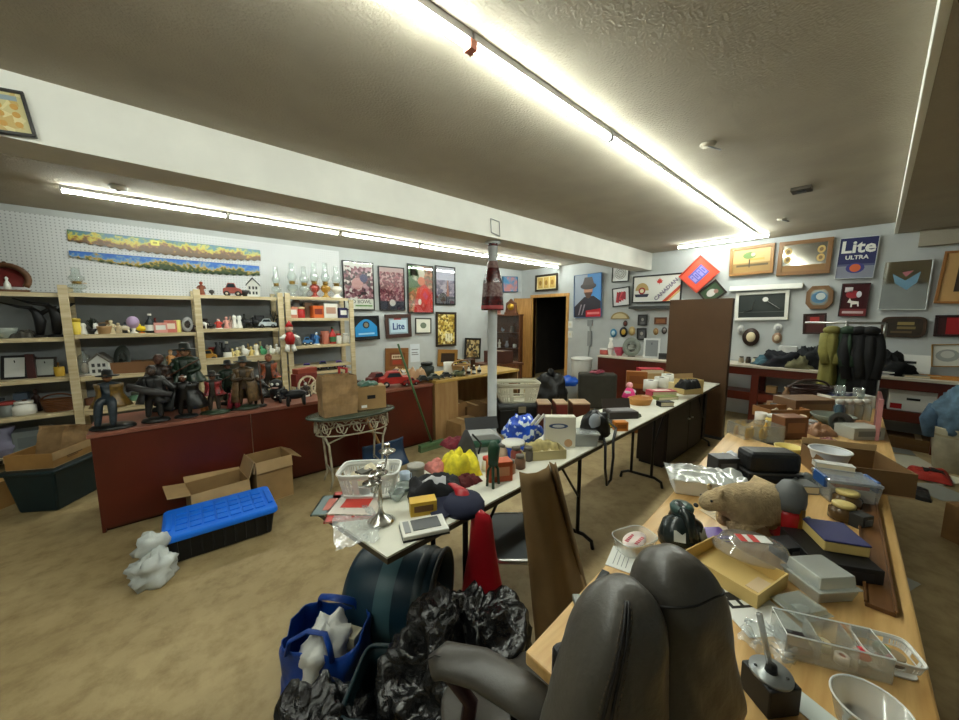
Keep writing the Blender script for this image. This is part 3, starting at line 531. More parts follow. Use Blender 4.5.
# two painted crosscut saws
def saw(pxs, lab, sky, land, flip):
    (x0, t0, b0), (x1, t1, b1), (xm, tm, bm_) = pxs
    p0 = PY(x0, t0, YL - .03); p1 = PY(x1, t1, YL - .03); L = p1.x - p0.x; r = thing('painted_saw', lab, 'saw', (p0.x, YL - .03, (p0.z + p1.z) / 2))
    h0 = p0.z - PY(x0, b0, YL - .03).z; h1 = p1.z - PY(x1, b1, YL - .03).z; hm = .5 * (h0 + h1) + .05
    n = 46; up = []; lo = []
    for i in range(n + 1):
        u = i / n; up.append((u * L, .0)); bow = h0 + (h1 - h0) * u + (hm - (h0 + h1) / 2) * 4 * u * (1 - u); lo.append((u * L, -bow + (.018 if i % 2 else 0)))
    b = B().prism(up + lo[::-1], 0, .003, sky); 
    mm = bpy.data.materials.new('painted landscape'); mm.use_nodes = True; nt = mm.node_tree; N = nt.nodes; L_ = nt.links; bb = N['Principled BSDF']; bb.inputs['Roughness'].default_value = .35
    tc = N.new('ShaderNodeTexCoord'); n1 = N.new('ShaderNodeTexNoise'); n1.inputs['Scale'].default_value = 7; n1.inputs['Detail'].default_value = 8; L_.new(tc.outputs['Object'], n1.inputs[0])
    sp = N.new('ShaderNodeSeparateXYZ'); L_.new(tc.outputs['Object'], sp.inputs[0])
    ma = N.new('ShaderNodeMath'); ma.operation = 'MULTIPLY_ADD'; ma.inputs[1].default_value = -4.6; L_.new(sp.outputs['Z'], ma.inputs[0])
    n2 = N.new('ShaderNodeTexNoise'); n2.inputs['Scale'].default_value = 26; n2.inputs['Detail'].default_value = 6; L_.new(tc.outputs['Object'], n2.inputs[0])
    a1_ = N.new('ShaderNodeMath'); a1_.operation = 'MULTIPLY_ADD'; a1_.inputs[1].default_value = .9; a1_.inputs[2].default_value = -.50; L_.new(n2.outputs[0], a1_.inputs[0])
    a2_ = N.new('ShaderNodeMath'); L_.new(a1_.outputs[0], a2_.inputs[0]); L_.new(n1.outputs[0], a2_.inputs[1]); L_.new(a2_.outputs[0], ma.inputs[2])
    cr = N.new('ShaderNodeValToRGB'); e = cr.color_ramp.elements; e[0].position = .42; e[0].color = s2l(flip[0]); e[1].position = 1.35 if False else 1.0; e[1].color = s2l(flip[-1])
    for q, cc in zip((.6, .72, .82, .92), flip[1:5]): x = e.new(q); x.color = s2l(cc)
    L_.new(ma.outputs[0], cr.inputs[0]); L_.new(cr.outputs[0], bb.inputs['Base Color'])
    B().prism([(x, z - .002) for x, z in up] + [(x, z + .003) for x, z in lo[::-1]], -.001, 0, mm).ob('painted_scene', r)
    b.ob('blade', r)
    return r
STB = mat((70, 70, 66), .5, .5)
saw([(67, 232, 244), (260, 248, 259), 0 or (160, 0, 0)], 'upper long saw blade painted with a yellow autumn landscape on the pegboard', STB, None, [(66, 110, 140), (90, 130, 110), (196, 186, 70), (176, 150, 40), (130, 84, 44), (96, 70, 36)])
saw([(69, 253, 260), (259, 264, 274), (160, 0, 0)], 'lower long saw blade painted with blue sky and autumn trees', STB, None, [(30, 96, 190), (50, 110, 190), (110, 150, 180), (186, 150, 50), (96, 100, 34), (40, 60, 28)])
p = PY(155, 243, YL - .04); tag(B().box(-.04, .04, 0, .002, -.03, .03, mat((226, 220, 120), .6)).box(-.02, .02, -.001, 0, -.01, .014, mat((150, 146, 70), .6)).ob('price_tag', loc=(p.x, YL - .04, p.z)), 'small yellow price tag stuck on the upper painted saw', 'tag')

# second row at the back of the shelves
YR2 = YI + .10
shelf_items([('jar', 110, 318, 331, 7, (120, 96, 70), 'small brown crock'), ('tin', 129, 320, 331, 7, (90, 96, 110), 'slate blue tin'), ('fig', 156, 316, 331, 6, (150, 60, 56), 'thin red figure'), ('box', 185, 320, 331, 6, (96, 70, 56), 'narrow umber carton'), ('vase', 148, 320, 331, 6, (220, 216, 200), 'chalk vase')], YR2, A1[1], 'the middle bay back row', 'wall')
shelf_items([('jar', 206, 319, 329, 6, (60, 50, 46), 'dark lidded pot'), ('fig', 231, 316, 328, 5, (236, 200, 190), 'blush angel'), ('bottle', 245, 314, 328, 5, (60, 66, 60), 'slim green flask'), ('box', 260, 316, 328, 8, (44, 44, 48), 'charcoal carton'), ('fig', 278, 314, 327, 5, (40, 38, 36), 'ebony figure')], YR2, A2[1], 'the upper back row near the lamps', 'upright')
shelf_items([('tin', 214, 348, 360, 8, (150, 40, 36), 'scarlet tin'), ('jar', 242, 348, 359, 6, (232, 226, 206), 'ivory pot'), ('fig', 249, 345, 359, 5, (206, 170, 110), 'honey coloured doll'), ('shaker', 268, 347, 358, 5, (230, 226, 214), 'pearl shaker'), ('vase', 261, 344, 359, 5, (200, 190, 150), 'sand vase'), ('bottle', 223, 344, 360, 5, (30, 30, 34), 'jet black flask')], YR2, A2[2], 'the middle back row near the lamps', 'upright')
shelf_items([('fig', 110, 354, 373, 8, (70, 60, 54), 'sooty figure'), ('bowl', 150, 362, 372, 12, (100, 86, 66), 'umber dish'), ('fig', 180, 352, 371, 8, (150, 90, 60), 'copper figure'), ('jar', 186, 356, 370, 7, (200, 186, 160), 'buff jar')], YR2, A1[2], 'the model house back row', 'wall')
shelf_items([('jar', 22, 364, 378, 8, (80, 60, 50), 'russet jar'), ('bottle', 38, 358, 378, 6, (60, 20, 22), 'wine bottle'), ('tin', 56, 364, 377, 7, (150, 110, 60), 'ochre tin')], YR2, A0[2], 'the photo frame back row', 'wall')
shelf_items([('vase', 4, 396, 413, 8, (40, 44, 50), 'inky vase'), ('fig', 38, 388, 411, 8, (60, 40, 34), 'mahogany figure'), ('box', 24, 392, 412, 10, (70, 84, 100), 'steel blue carton')], YR2, A0[3], 'the crock shelf back row', 'wall')
shelf_items([('bottle', 296, 333, 345, 5, (120, 110, 96), 'fawn flask'), ('jar', 313, 335, 345, 6, (60, 96, 150), 'cobalt jar'), ('fig', 322, 332, 345, 5, (206, 120, 100), 'rosy figure'), ('box', 336, 333, 345, 6, (176, 150, 130), 'mushroom carton')], YR2, A3[2], 'the toy shelf back row', 'upright')
shelf_items([('tin', 297, 299, 317, 7, (130, 130, 128), 'tall pewter tin'), ('box', 308, 302, 317, 8, (150, 120, 96), 'taupe carton'), ('box', 336, 302, 316, 8, (200, 190, 176), 'oatmeal carton')], YR2, A3[1], 'the narrow unit back row', 'upright')
# ---------------------------------------------------------------- pictures, mirrors and signs on the walls
def mosaic(cols, scale=20, rough=.3, detail=2.0, kind='voronoi'):
    key = ('mos', tuple(cols), scale, kind, rough)
    if key in MT: return MT[key]
    m = bpy.data.materials.new('printed picture'); m.use_nodes = True; nt = m.node_tree; N = nt.nodes; L = nt.links; b = N['Principled BSDF']; b.inputs['Roughness'].default_value = rough
    tc = N.new('ShaderNodeTexCoord')
    if kind == 'voronoi':
        v = N.new('ShaderNodeTexVoronoi'); v.inputs['Scale'].default_value = scale; L.new(tc.outputs['Object'], v.inputs['Vector']); sp = N.new('ShaderNodeSeparateColor'); L.new(v.outputs['Color'], sp.inputs[0]); src = sp.outputs[0]
    else:
        v = N.new('ShaderNodeTexNoise'); v.inputs['Scale'].default_value = scale; v.inputs['Detail'].default_value = 6; L.new(tc.outputs['Object'], v.inputs[0]); mr = N.new('ShaderNodeMapRange'); mr.inputs[1].default_value = .3; mr.inputs[2].default_value = .7; L.new(v.outputs[0], mr.inputs[0]); src = mr.outputs[0]
    r = N.new('ShaderNodeValToRGB'); r.color_ramp.interpolation = 'CONSTANT' if kind == 'voronoi' else 'LINEAR'
    e = r.color_ramp.elements; n = len(cols); e[0].position = 0; e[0].color = s2l(cols[0]); e[1].position = (n - 1) / n; e[1].color = s2l(cols[-1])
    for i in range(1, n - 1): q = e.new(i / n); q.color = s2l(cols[i])
    L.new(src, r.inputs[0]); L.new(r.outputs[0], b.inputs['Base Color']); MT[key] = m
    return m
MIRROR = mat((214, 218, 218), .04, 1)
def pic(name, label, cat, cor, plane, fc, fw, pc, art=None, off=.03, mtw=0, mtc=None, glass=False, thick=.02, rough=.4, group=None):
    ax, val = plane; P = [(PY if ax == 'y' else PX)(x, y, val - off) for x, y in cor]
    c = sum(P, Vector()) / 4; u = ((P[1] - P[0]) + (P[2] - P[3])); v = ((P[0] - P[3]) + (P[1] - P[2])); w = u.length / 2; h = v.length / 2
    u.normalize(); nrm = Vector((0, -1, 0)) if ax == 'y' else Vector((-1, 0, 0)); v = (v - u * v.dot(u)); v.normalize(); n = v.cross(u) * -1
    n = u.cross(v)                                             # toward the room
    M3 = Matrix((u, -n, v)).transposed()
    r = thing(name, label, cat, c, 0, group); r.rotation_euler = M3.to_euler()
    X = w / 2; Z = h / 2; f = fw * min(w, h); t = thick; fm = cm(fc, rough)
    b = B().box(-X, X, -t, .004, Z - f, Z, fm).box(-X, X, -t, .004, -Z, -Z + f, fm).box(-X, -X + f, -t, .004, -Z + f, Z - f, fm).box(X - f, X, -t, .004, -Z + f, Z - f, fm); b.ob('frame', r, bevel=min(.004, f * .2))
    pm = cm(pc); a = X - f; d = Z - f
    if mtw:
        B().box(-a, a, -t * .45, .002, -d, d, cm(mtc or (228, 226, 218))).ob('mat_board', r); a -= mtw * min(w, h); d -= mtw * min(w, h); y0 = -t * .45 - .001
    else: y0 = -t * .4
    bp = B().box(-a, a, y0, .003, -d, d, pm)
    if art: art(bp, a, d, y0)
    bp.ob('picture', r)
    if glass: B().box(-X + f, X - f, -t * .75, -t * .72, -Z + f, Z - f, clear((255, 255, 255), .0, .02)).ob('glass_pane', r)
    return r
def flat(b, poly, y, c, k=1): b.prism(poly, y - .0012 * k, y, cm(c)); return b
def disc(b, x, z, r, y, c, k=1, sx=1): return flat(b, [(x + r * sx * math.cos(i * .3927), z + r * math.sin(i * .3927)) for i in range(16)], y, c, k)
def rect(b, x0, x1, z0, z1, y, c, k=1): return flat(b, [(x0, z0), (x1, z0), (x1, z1), (x0, z1)], y, c, k)
LW = ('y', YL); FWALL = ('x', XF); DWALL = ('x', XD)
def R4(x0, y0, x1, y1): return [(x0, y0), (x1, y0), (x1, y1), (x0, y1)]
K1 = (24, 22, 22)
def a1(b, a, d, y):
    rect(b, -a, a, d * .84, d, y, (226, 226, 222)); rect(b, -a, a, -d, -d * .55, y, (222, 224, 214)); b.text('ELD BOWL', a * .34, BLACK, Tm(0, y - .002, -d * .68)); rect(b, -a * .3, a * .9, -d * .88, -d * .82, y, (90, 150, 60), 2)
    disc(b, -a * .1, d * .1, a * .4, y, (200, 150, 150), 1); disc(b, a * .35, d * .35, a * .28, y, (60, 64, 110), 2)
pic('football_poster', 'large black framed poster crowded with players above white lettering', 'poster', [(341, 260), (373, 263), (374.5, 310.5), (344.5, 310)], LW, K1, .035, mosaic([(60, 50, 60), (190, 150, 160), (110, 60, 80), (220, 214, 210), (150, 100, 110)], 22), a1, glass=True)
def a2(b, a, d, y):
    rect(b, -a, a, d * .8, d, y, (196, 170, 170)); rect(b, -a, a, -d, -d * .6, y, (34, 36, 56)); disc(b, 0, -d * .68, a * .25, y, (210, 205, 200), 2)
pic('team_poster', 'black framed team poster in maroon rows of faces over a navy foot', 'poster', [(377.5, 266), (404, 267.5), (405, 311), (379.5, 310)], LW, K1, .04, mosaic([(120, 50, 70), (150, 80, 96), (190, 150, 150), (96, 36, 56)], 30), a2, glass=True)
def a3(b, a, d, y):
    flat(b, [(-a, d), (-a * .3, d), (0, d * .2), (-a, -.2 * d)], y, (70, 110, 70)); flat(b, [(-a * .6, -d), (a, -d), (a, -.1 * d), (.3 * a, .25 * d), (-.3 * a, 0)], y, (196, 44, 40), 2); disc(b, .05 * a, .35 * d, .3 * a, y, (206, 120, 90), 3); disc(b, -.1 * a, -.55 * d, .22 * a, y, (226, 214, 200), 3, .6); disc(b, -.25 * a, .7 * d, .6 * a, y, (220, 214, 196), 1)
pic('player_poster', 'black framed poster of a figure in red with pale crowd behind', 'poster', [(406, 263.5), (433, 266), (433.3, 314), (408.5, 313)], LW, K1, .04, mosaic([(120, 60, 50), (170, 90, 70), (90, 90, 60), (206, 150, 120)], 9, kind='noise'), a3, glass=True)
def a4(b, a, d, y):
    rect(b, -a, a, d * .3, d, y, (190, 190, 206)); rect(b, -a, a, -d, -d * .6, y, (70, 72, 84)); flat(b, [(.1 * a, -.6 * d), (.4 * a, -.6 * d), (.3 * a, .3 * d), (.2 * a, .3 * d)], y, (170, 110, 90), 2); disc(b, -.3 * a, -.65 * d, .4 * a, y, (40, 40, 50), 2)
pic('skyline_poster', 'narrow black framed poster in violet greys nearest the wrapped pole', 'poster', [(434, 265), (454.5, 267.5), (455.5, 305), (436, 304.5)], LW, K1, .05, mosaic([(150, 140, 160), (110, 104, 130), (186, 176, 190)], 14), a4, glass=True)
def ab(b, a, d, y):
    flat(b, [(-a * .96, -d * .8)] + [(-a * .96 + 1.92 * a * i / 12, d * (.1 + .75 * math.sin(math.pi * i / 12))) for i in range(13)] + [(a * .96, -d * .8)], y, (40, 140, 206)); disc(b, 0, d * .3, d * .34, y, (30, 40, 50), 2); disc(b, 0, d * .3, d * .22, y, (130, 120, 100), 3); rect(b, -a * .7, a * .7, -d * .62, -d * .45, y, (150, 206, 240), 2)
pic('bar_sign', 'bright blue arched sign in a black box frame beside the shelf upright', 'sign', [(352, 316.5), (378.6, 315.2), (378.6, 339.5), (353, 341)], LW, K1, .07, K1, ab, off=.05, thick=.04)
def alite(b, a, d, y):
    rect(b, -a, a, -d, d, y, (150, 170, 186)); rect(b, -a * .85, a * .85, -d * .8, d * .75, y, (190, 212, 226), 2); b.text('Lite', d * 1.15, mat((26, 56, 120), .3), Tm(0, y - .003, -d * .08), bold=.004); rect(b, -a * .45, a * .3, d * .78, d * .98, y, (170, 60, 60), 2)
pic('beer_mirror', 'dark framed beer mirror with big blue script, beside the bright blue arch sign', 'mirror', [(384.5, 314.5), (410.7, 314), (410.7, 336.5), (385.5, 338.5)], LW, (66, 44, 38), .16, (150, 170, 186), alite, thick=.03)
def asm(b, a, d, y): disc(b, 0, .05 * d, d * .45, y, (110, 120, 100), 1, 1.2)
pic('small_print', 'small square print of a grey animal in a thin dark frame', 'picture', R4(415, 318, 431, 333.5), LW, (50, 48, 44), .07, (222, 220, 206), asm)
pic('gilt_picture', 'tall dark framed golden picture below the violet skyline poster', 'picture', [(435, 312), (456, 312), (456, 346), (436.5, 346.5)], LW, (48, 36, 26), .09, mosaic([(150, 120, 40), (206, 180, 90), (110, 90, 30), (230, 214, 150)], 22), lambda b, a, d, y: [rect(b, -a * .1 + i * a * .3, a * .12 + i * a * .3, -d * .8, -d * .3, y, (226, 220, 190)) for i in (0, 1, 2)])
pic('brown_mirror', 'broad brown wooden framed mirror low on the wall above the toy pile', 'mirror', [(384.5, 348.5), (408, 347.5), (408, 370.5), (385.5, 371.5)], LW, (130, 86, 44), .2, (120, 70, 40), lambda b, a, d, y: (rect(b, -a * .7, a * .7, d * .1, d * .7, y, (206, 190, 160)), rect(b, -a * .6, a * .6, -d * .7, -d * .1, y, (160, 60, 40)), [disc(b, x * a, .4 * d, d * .16, y, (120, 90, 60), 2) for x in (-.45, -.15, .15, .45)]))
p = PY(415, 353, YL - .004); k = mpp(p); tag(B().box(-5.5 * k, 5.5 * k, -.002, 0, -9 * k, 9 * k, mat((214, 220, 226), .7)).box(-4 * k, 4 * k, -.003, -.002, 3 * k, 4 * k, GREY).box(-4 * k, 4 * k, -.003, -.002, -2 * k, -1 * k, GREY).box(-4 * k, 3 * k, -.003, -.002, 0, 1 * k, GREY).ob('notice_sheet', loc=p), 'white paper notice pinned to the wall beside the broad brown mirror', 'notice')
pic('wood_picture', 'low brown picture with a dark centre under the golden picture', 'picture', R4(437.5, 349.5, 457, 366), LW, (150, 108, 50), .22, (50, 36, 26))
pic('group_picture', 'black framed picture of tan figures standing near the pole', 'picture', [(464, 338), (480.5, 338), (480, 359), (465, 359)], LW, (30, 28, 26), .09, mosaic([(90, 76, 50), (190, 170, 120), (60, 50, 40), (150, 120, 70)], 18), off=.08)
pic('blue_poster', 'blue and pink poster on the wall above the curio cabinet', 'poster', R4(502.5, 276.5, 517.5, 292), LW, (40, 90, 130), .04, mosaic([(50, 110, 160), (80, 140, 180), (190, 130, 130)], 5, kind='noise'))
# doorway wall
def a3p(b, a, d, y):
    for i in (-1, 0, 1): rect(b, i * a * .62 - a * .26, i * a * .62 + a * .26, -d * .85, d * .85, y, (196, 164, 90)); disc(b, i * a * .62, 0, d * .4, y, (150, 110, 50), 2, .7)
pic('triple_picture', 'dark framed picture of three golden panels over the doorway', 'picture', [(535.5, 275.5), (558, 273), (558, 290), (535.5, 292)], DWALL, (52, 44, 32), .12, (226, 210, 160), a3p)
def ahat(b, a, d, y):
    rect(b, -a, 0, -d, d, y, (150, 160, 176)); flat(b, [(-a, -d), (a, -d), (a, -d * .3), (.45 * a, -.02 * d), (-.25 * a, -.05 * d), (-a, -.5 * d)], y, (44, 40, 50), 2)
    flat(b, [(-.28 * a, .45 * d), (.42 * a, .45 * d), (.36 * a, .12 * d), (.06 * a, -.12 * d), (-.24 * a, .12 * d)], y, (186, 136, 110), 3); flat(b, [(-.26 * a, .16 * d), (.38 * a, .16 * d), (.2 * a, -.1 * d), (-.06 * a, -.1 * d)], y, (90, 60, 46), 4)
    disc(b, .06 * a, .45 * d, .16 * d, y, (70, 64, 66), 4, 2.6); flat(b, [(-.38 * a, .5 * d), (.5 * a, .5 * d), (.34 * a, .86 * d), (-.2 * a, .86 * d)], y, (80, 72, 72), 5)
    flat(b, [(-.1 * a, -d), (a, -d), (a, -.62 * d), (-.1 * a, -.7 * d)], y, (190, 26, 40), 5); rect(b, .0, .9 * a, -.88 * d, -.78 * d, y, (226, 130, 130), 6)
    for q in (-.7, -.45): flat(b, [(q * a, -.9 * d), (q * a + .08 * a, -.9 * d), (q * a + .3 * a, -.4 * d), (q * a + .2 * a, -.4 * d)], y, (150, 140, 150), 3)
pic('hat_poster', 'blue canvas poster of a person in a broad hat beside the doorway', 'poster', [(574.5, 276), (602.3, 272), (601.3, 317), (574.5, 317.5)], DWALL, (60, 110, 170), .01, (70, 140, 206), ahat, off=.035, thick=.03)
for i, (y0, y1, dd) in enumerate(((321.5, 327.5, 'upper'), (330.5, 338, 'lower'))):
    p = PX(570, (y0 + y1) / 2, XD - .006); r = thing('light_switch', dd + ' white wall switch beside the doorway trim', 'switch', p, R(-90)); k = mpp(p); B().box(-2.8 * k, 2.8 * k, -.006, .006, -3.4 * k, 3.4 * k, WHITE).ob('plate', r, bevel=.002); B().box(-.8 * k, .8 * k, -.014, -.006, -1.2 * k, 1.2 * k, CREAM).ob('toggle', r)
p = PX(590, 323, XD - .02); r = thing('conduit_box', 'grey electric box with conduit running down the doorway wall', 'conduit', p, R(-90)); k = mpp(p)
B().box(-2.5 * k, 2.5 * k, -.02, .02, -3 * k, 3 * k, GREY).ob('box', r); B().box(-2 * k, 2 * k, -.015, .02, -23 * k, -8 * k, GREY).ob('conduit', r); B().tube([(0, .01, -3 * k), (0, .01, -9 * k)], .008, GREY).tube([(0, .01, -22 * k), (-.02, .01, -32 * k), (-.01, .01, -44 * k)], .008, GREY).ob('cable', r)
# picture wall, towards the beam
def acirc(b, a, d, y): 
    disc(b, 0, 0, .78 * d, y, (150, 152, 150)); disc(b, 0, 0, .70 * d, y, (222, 224, 222), 2); disc(b, 0, 0, .3 * d, y, (160, 162, 160), 3); disc(b, 0, 0, .22 * d, y, (214, 216, 214), 4)
    for i in range(14): disc(b, .5 * d * math.cos(i * .449), .5 * d * math.sin(i * .449), .09 * d, y, (150, 150, 148), 3)
pic('lettered_print', 'white print with grey circular lettering, topmost below the beam end', 'picture', [(612, 265.3), (629.6, 264), (629.2, 281.3), (612.5, 282.7)], FWALL, (40, 40, 40), .06, (222, 224, 222), acirc)
def alogo(b, a, d, y):
    for i in range(4): flat(b, [(-.7 * a + .2 * i * a, -.6 * d + .15 * i * d), (-.3 * a + .3 * i * a, -.7 * d + .1 * i * d), (-.1 * a + .25 * i * a, .5 * d), (-.5 * a + .3 * i * a, .65 * d)], y, [(170, 30, 44), (130, 20, 36), (200, 60, 70), (150, 24, 40)][i], 1 + i)
pic('red_logo_print', 'tilted dark framed print with a dark red emblem below the lettered print', 'picture', [(612, 288.5), (629.6, 286.4), (630.6, 305), (613.2, 307.5)], FWALL, (34, 34, 34), .06, (214, 214, 216), alogo)
def abig(b, a, d, y):
    flat(b, [(-a * .62 + .3 * a * math.cos(i * math.pi / 12), -.1 * d + .62 * d * math.sin(i * math.pi / 12)) for i in range(13)], y, (176, 150, 96)); disc(b, -a * .62, -.12 * d, d * .28, y, (150, 40, 40), 2); disc(b, -a * .62, -.12 * d, d * .16, y, (226, 216, 180), 3); flat(b, [(-a * .95, -.38 * d), (-a * .3, -.38 * d), (-a * .36, -.62 * d), (-a * .9, -.62 * d)], y, (40, 44, 66), 3)
    leaf = [(0, 1), (.2, .55), (.5, .65), (.45, .3), (.9, .35), (.6, 0), (.75, -.2), (.1, -.3), (0, -.7), (-.1, -.3), (-.75, -.2), (-.6, 0), (-.9, .35), (-.45, .3), (-.5, .65), (-.2, .55)]
    flat(b, [(.14 * a + x * .28 * d, .52 * d + z * .34 * d) for x, z in leaf], y, (190, 50, 40), 2); flat(b, [(.28 * a, -d), (.46 * a, -d), (a, -.05 * d), (a, .25 * d)], y, (190, 70, 44), 2); flat(b, [(.46 * a, -d), (.56 * a, -d), (a, -.25 * d), (a, -.08 * d)], y, (210, 180, 110), 3)
    b.text('CANADIAN', d * .42, mat((130, 120, 140), .4), Tm(.42 * a, y - .004, -.1 * d, 0, -44), bold=.003)
pic('brewery_mirror', 'wide black framed white brewery sign with red leaf beside the brown panel', 'sign', [(632.7, 276), (682.6, 273.2), (681.8, 301.5), (632.7, 304)], FWALL, (28, 28, 28), .05, (216, 216, 210), abig, off=.05)
p0 = PX(629, 308, XF - .12); p1 = PX(672, 308, XF - .12); tag(B().box(XF - .14, XF, p1.y, p0.y, p0.z - .02, p0.z + .03, mat((60, 62, 60), .6)).ob('wall_ledge'), 'dark grey ledge on the wall under the wide white brewery sign', 'ledge')
def aor(b, a, d, y):
    rect(b, -a * .66, a * .66, -d * .5, d * .5, y, (92, 96, 176))
    for i in range(4): rect(b, (-.6 + .32 * i) * a, (-.36 + .32 * i) * a, -d * .36, d * .36, y, (150, 140, 206), 2); rect(b, (-.53 + .32 * i) * a, (-.43 + .32 * i) * a, -d * (.2 if i % 2 else -.05), d * (.22 if i % 2 else .2), y, (92, 96, 176), 3)
pic('orange_sign', 'orange square sign with violet block letters, hung on its corner', 'sign', [(681, 275), (701, 254.5), (720, 272.3), (694, 295)], FWALL, (190, 70, 50), .06, (214, 84, 60), aor, off=.09)
pic('horse_picture', 'dark framed green and white picture tilted behind the brown panel top', 'picture', [(697, 293), (716, 279), (727.5, 292), (709, 305)], FWALL, (44, 36, 32), .1, (60, 80, 56), lambda b, a, d, y: (disc(b, -.1 * a, 0, d * .5, y, (190, 186, 180), 1, 1.3), disc(b, .4 * a, -.2 * d, d * .3, y, (150, 110, 100), 2)), off=.05)
# small hung pieces over the red counter
def hung(px, py, rx, rz_, c, c2, lab, name='wall_plate', cat='plate'):
    p = PX(px, py, XF - .015); k = mpp(p); rx *= .78; r = thing(name, lab, cat, p, R(-90)); B().lathe([(0, 0), (rx * k, 0), (rx * k, .012), (0, .014)], cm(c), n=20, T=Tm(0, 0, 0, 90), sy=rz_ / rx).ob('body', r); B().lathe([(rx * k * .55, .013), (rx * k * .5, .02), (0, .021)], cm(c2), n=16, T=Tm(0, 0, 0, 90), sy=rz_ / rx).ob('centre', r)
hung(613.6, 333, 4.3, 4.3, (60, 130, 170), (190, 214, 220), 'round sky blue plaque hung over the red counter'); hung(623.7, 332, 5.2, 5.2, K1, (200, 160, 60), 'black record with yellow centre hung over the red counter', 'record', 'record'); hung(632, 331, 4.2, 4.6, (176, 150, 96), (200, 176, 120), 'round tan plaque beside the black record'); hung(625.5, 323.5, 2.8, 3, (70, 50, 46), (130, 70, 60), 'little brown round plaque over the black record')
hung(656, 331.5, 3.2, 3.6, (140, 104, 60), (170, 140, 90), 'wooden shield plaque left bare under the brown oblong plaque'.replace('left bare ', '')); hung(664.5, 330.5, 3.4, 3.6, (54, 50, 50), (120, 110, 104), 'dark round plaque beside the wooden shield')
p = PX(620, 316, XF - .015); k = mpp(p); r = thing('fan_plaque', 'half round tan fan plaque under the dark red emblem print', 'plaque', p, R(-90)); B().prism([(9.5 * k * math.cos(i * math.pi / 14), -3 * k + 7 * k * math.sin(i * math.pi / 14)) for i in range(15)], -.012, .01, mat((150, 130, 84), .5)).ob('body', r); B().prism([(7.5 * k * math.cos(i * math.pi / 14), -2.4 * k + 5 * k * math.sin(i * math.pi / 14)) for i in range(15)], -.016, -.012, mat((196, 182, 140), .5)).ob('face', r)
face = lambda b, a, d, y: (disc(b, 0, .1 * d, d * .4, y, (150, 146, 140), 1, .8), rect(b, -a * .6, a * .6, -d, -d * .4, y, (100, 100, 100), 2))
pic('portrait_photo', 'upper of two small dark portrait photographs over the red counter', 'picture', R4(638, 314.5, 647.5, 325.5), FWALL, (36, 34, 34), .14, (60, 60, 62), face); pic('portrait_photo', 'lower of two small dark portrait photographs over the red counter', 'picture', R4(637, 328, 646.7, 340), FWALL, (36, 34, 34), .14, (70, 70, 74), face)
pic('oblong_plaque', 'brown oblong plaque hung beside the dark portraits', 'plaque', R4(654.5, 317.3, 667, 324.3), FWALL, (96, 56, 34), .2, (140, 90, 56))
# picture wall, beyond the brown panel
def ag1(b, a, d, y):
    rect(b, -a, a, -d, -.2 * d, y, (150, 120, 70)); rect(b, -a * .8, a * .9, -.5 * d, -.32 * d, y, (90, 76, 50), 2); disc(b, -.1 * a, .45 * d, d * .3, y, (100, 130, 70), 1, 1.6); disc(b, .1 * a, .5 * d, d * .16, y, (206, 196, 150), 2); rect(b, -.1 * a, .7 * a, 0, .16 * d, y, (196, 150, 70), 2); rect(b, -.12 * a, -.06 * a, -.6 * d, .1 * d, y, (60, 50, 36), 3)
pic('gilt_mirror', 'wooden framed amber mirror with a lake scene, beside the crosswise tube light', 'mirror', [(729.7, 249), (774.8, 243), (773.8, 272.8), (730.3, 276.6)], FWALL, (150, 108, 60), .1, (190, 160, 104), ag1, thick=.03)
def ag2(b, a, d, y):
    for s in (-1, 1):
        for q in (.5, -.1): disc(b, s * a * .75, q * d, d * .28, y, (190, 160, 96), 1, .8); disc(b, s * a * .75, q * d, d * .14, y, (120, 96, 60), 2, .8)
    rect(b, -a, a, -d, -.55 * d, y, (140, 104, 60))
pic('ornate_mirror', 'wooden framed mirror with gilt scrolls in its corners', 'mirror', [(778, 242.6), (833, 237.3), (831.3, 272.8), (778, 276.4)], FWALL, (128, 90, 50), .11, mat((170, 168, 160), .08, .9), ag2, thick=.03)
def aultra(b, a, d, y):
    rect(b, -a, a, -d, -.35 * d, y, (130, 134, 150)); rect(b, -a, a, -.4 * d, -.3 * d, y, (80, 86, 120), 2); disc(b, 0, -.5 * d, d * .26, y, (60, 60, 130), 3, 1.3); disc(b, 0, -.5 * d, d * .2, y, (206, 96, 50), 4); b.text('Lite', d * .82, WHITE, Tm(0, y - .004, .52 * d), bold=.006); b.text('ULTRA', d * .27, WHITE, Tm(0, y - .004, .02 * d), bold=.002)
pic('beer_sign', 'navy metal beer sign with white lettering and an orange ball', 'sign', [(838.5, 239), (878, 235.3), (876, 277.8), (836.3, 279)], FWALL, (200, 204, 208), .02, (36, 40, 92), aultra)
def ahorse(b, a, d, y):
    b.tube([(-.8 * a, y - .002, -.5 * d), (-.4 * a, y - .002, -.3 * d), (-.3 * a, y - .002, .5 * d)], [.05 * d, .2 * d, .06 * d], mat((176, 176, 170), .5), 6, flat=.05); b.tube([(.2 * a, y - .002, .5 * d), (.5 * a, y - .002, .1 * d), (.8 * a, y - .002, -.3 * d)], [.1 * d, .22 * d, .1 * d], mat((200, 200, 196), .5), 6, flat=.05); disc(b, .18 * a, .55 * d, d * .2, y, (214, 214, 210), 2); rect(b, -a, a, -.55 * d, -.5 * d, y, (90, 96, 92), 1)
pic('white_framed_picture', 'white framed dark picture of pale figures above the counter', 'picture', [(734.5, 293.5), (789, 289.5), (788.7, 320), (736.5, 320.3)], FWALL, (224, 224, 216), .1, (44, 50, 48), ahorse)
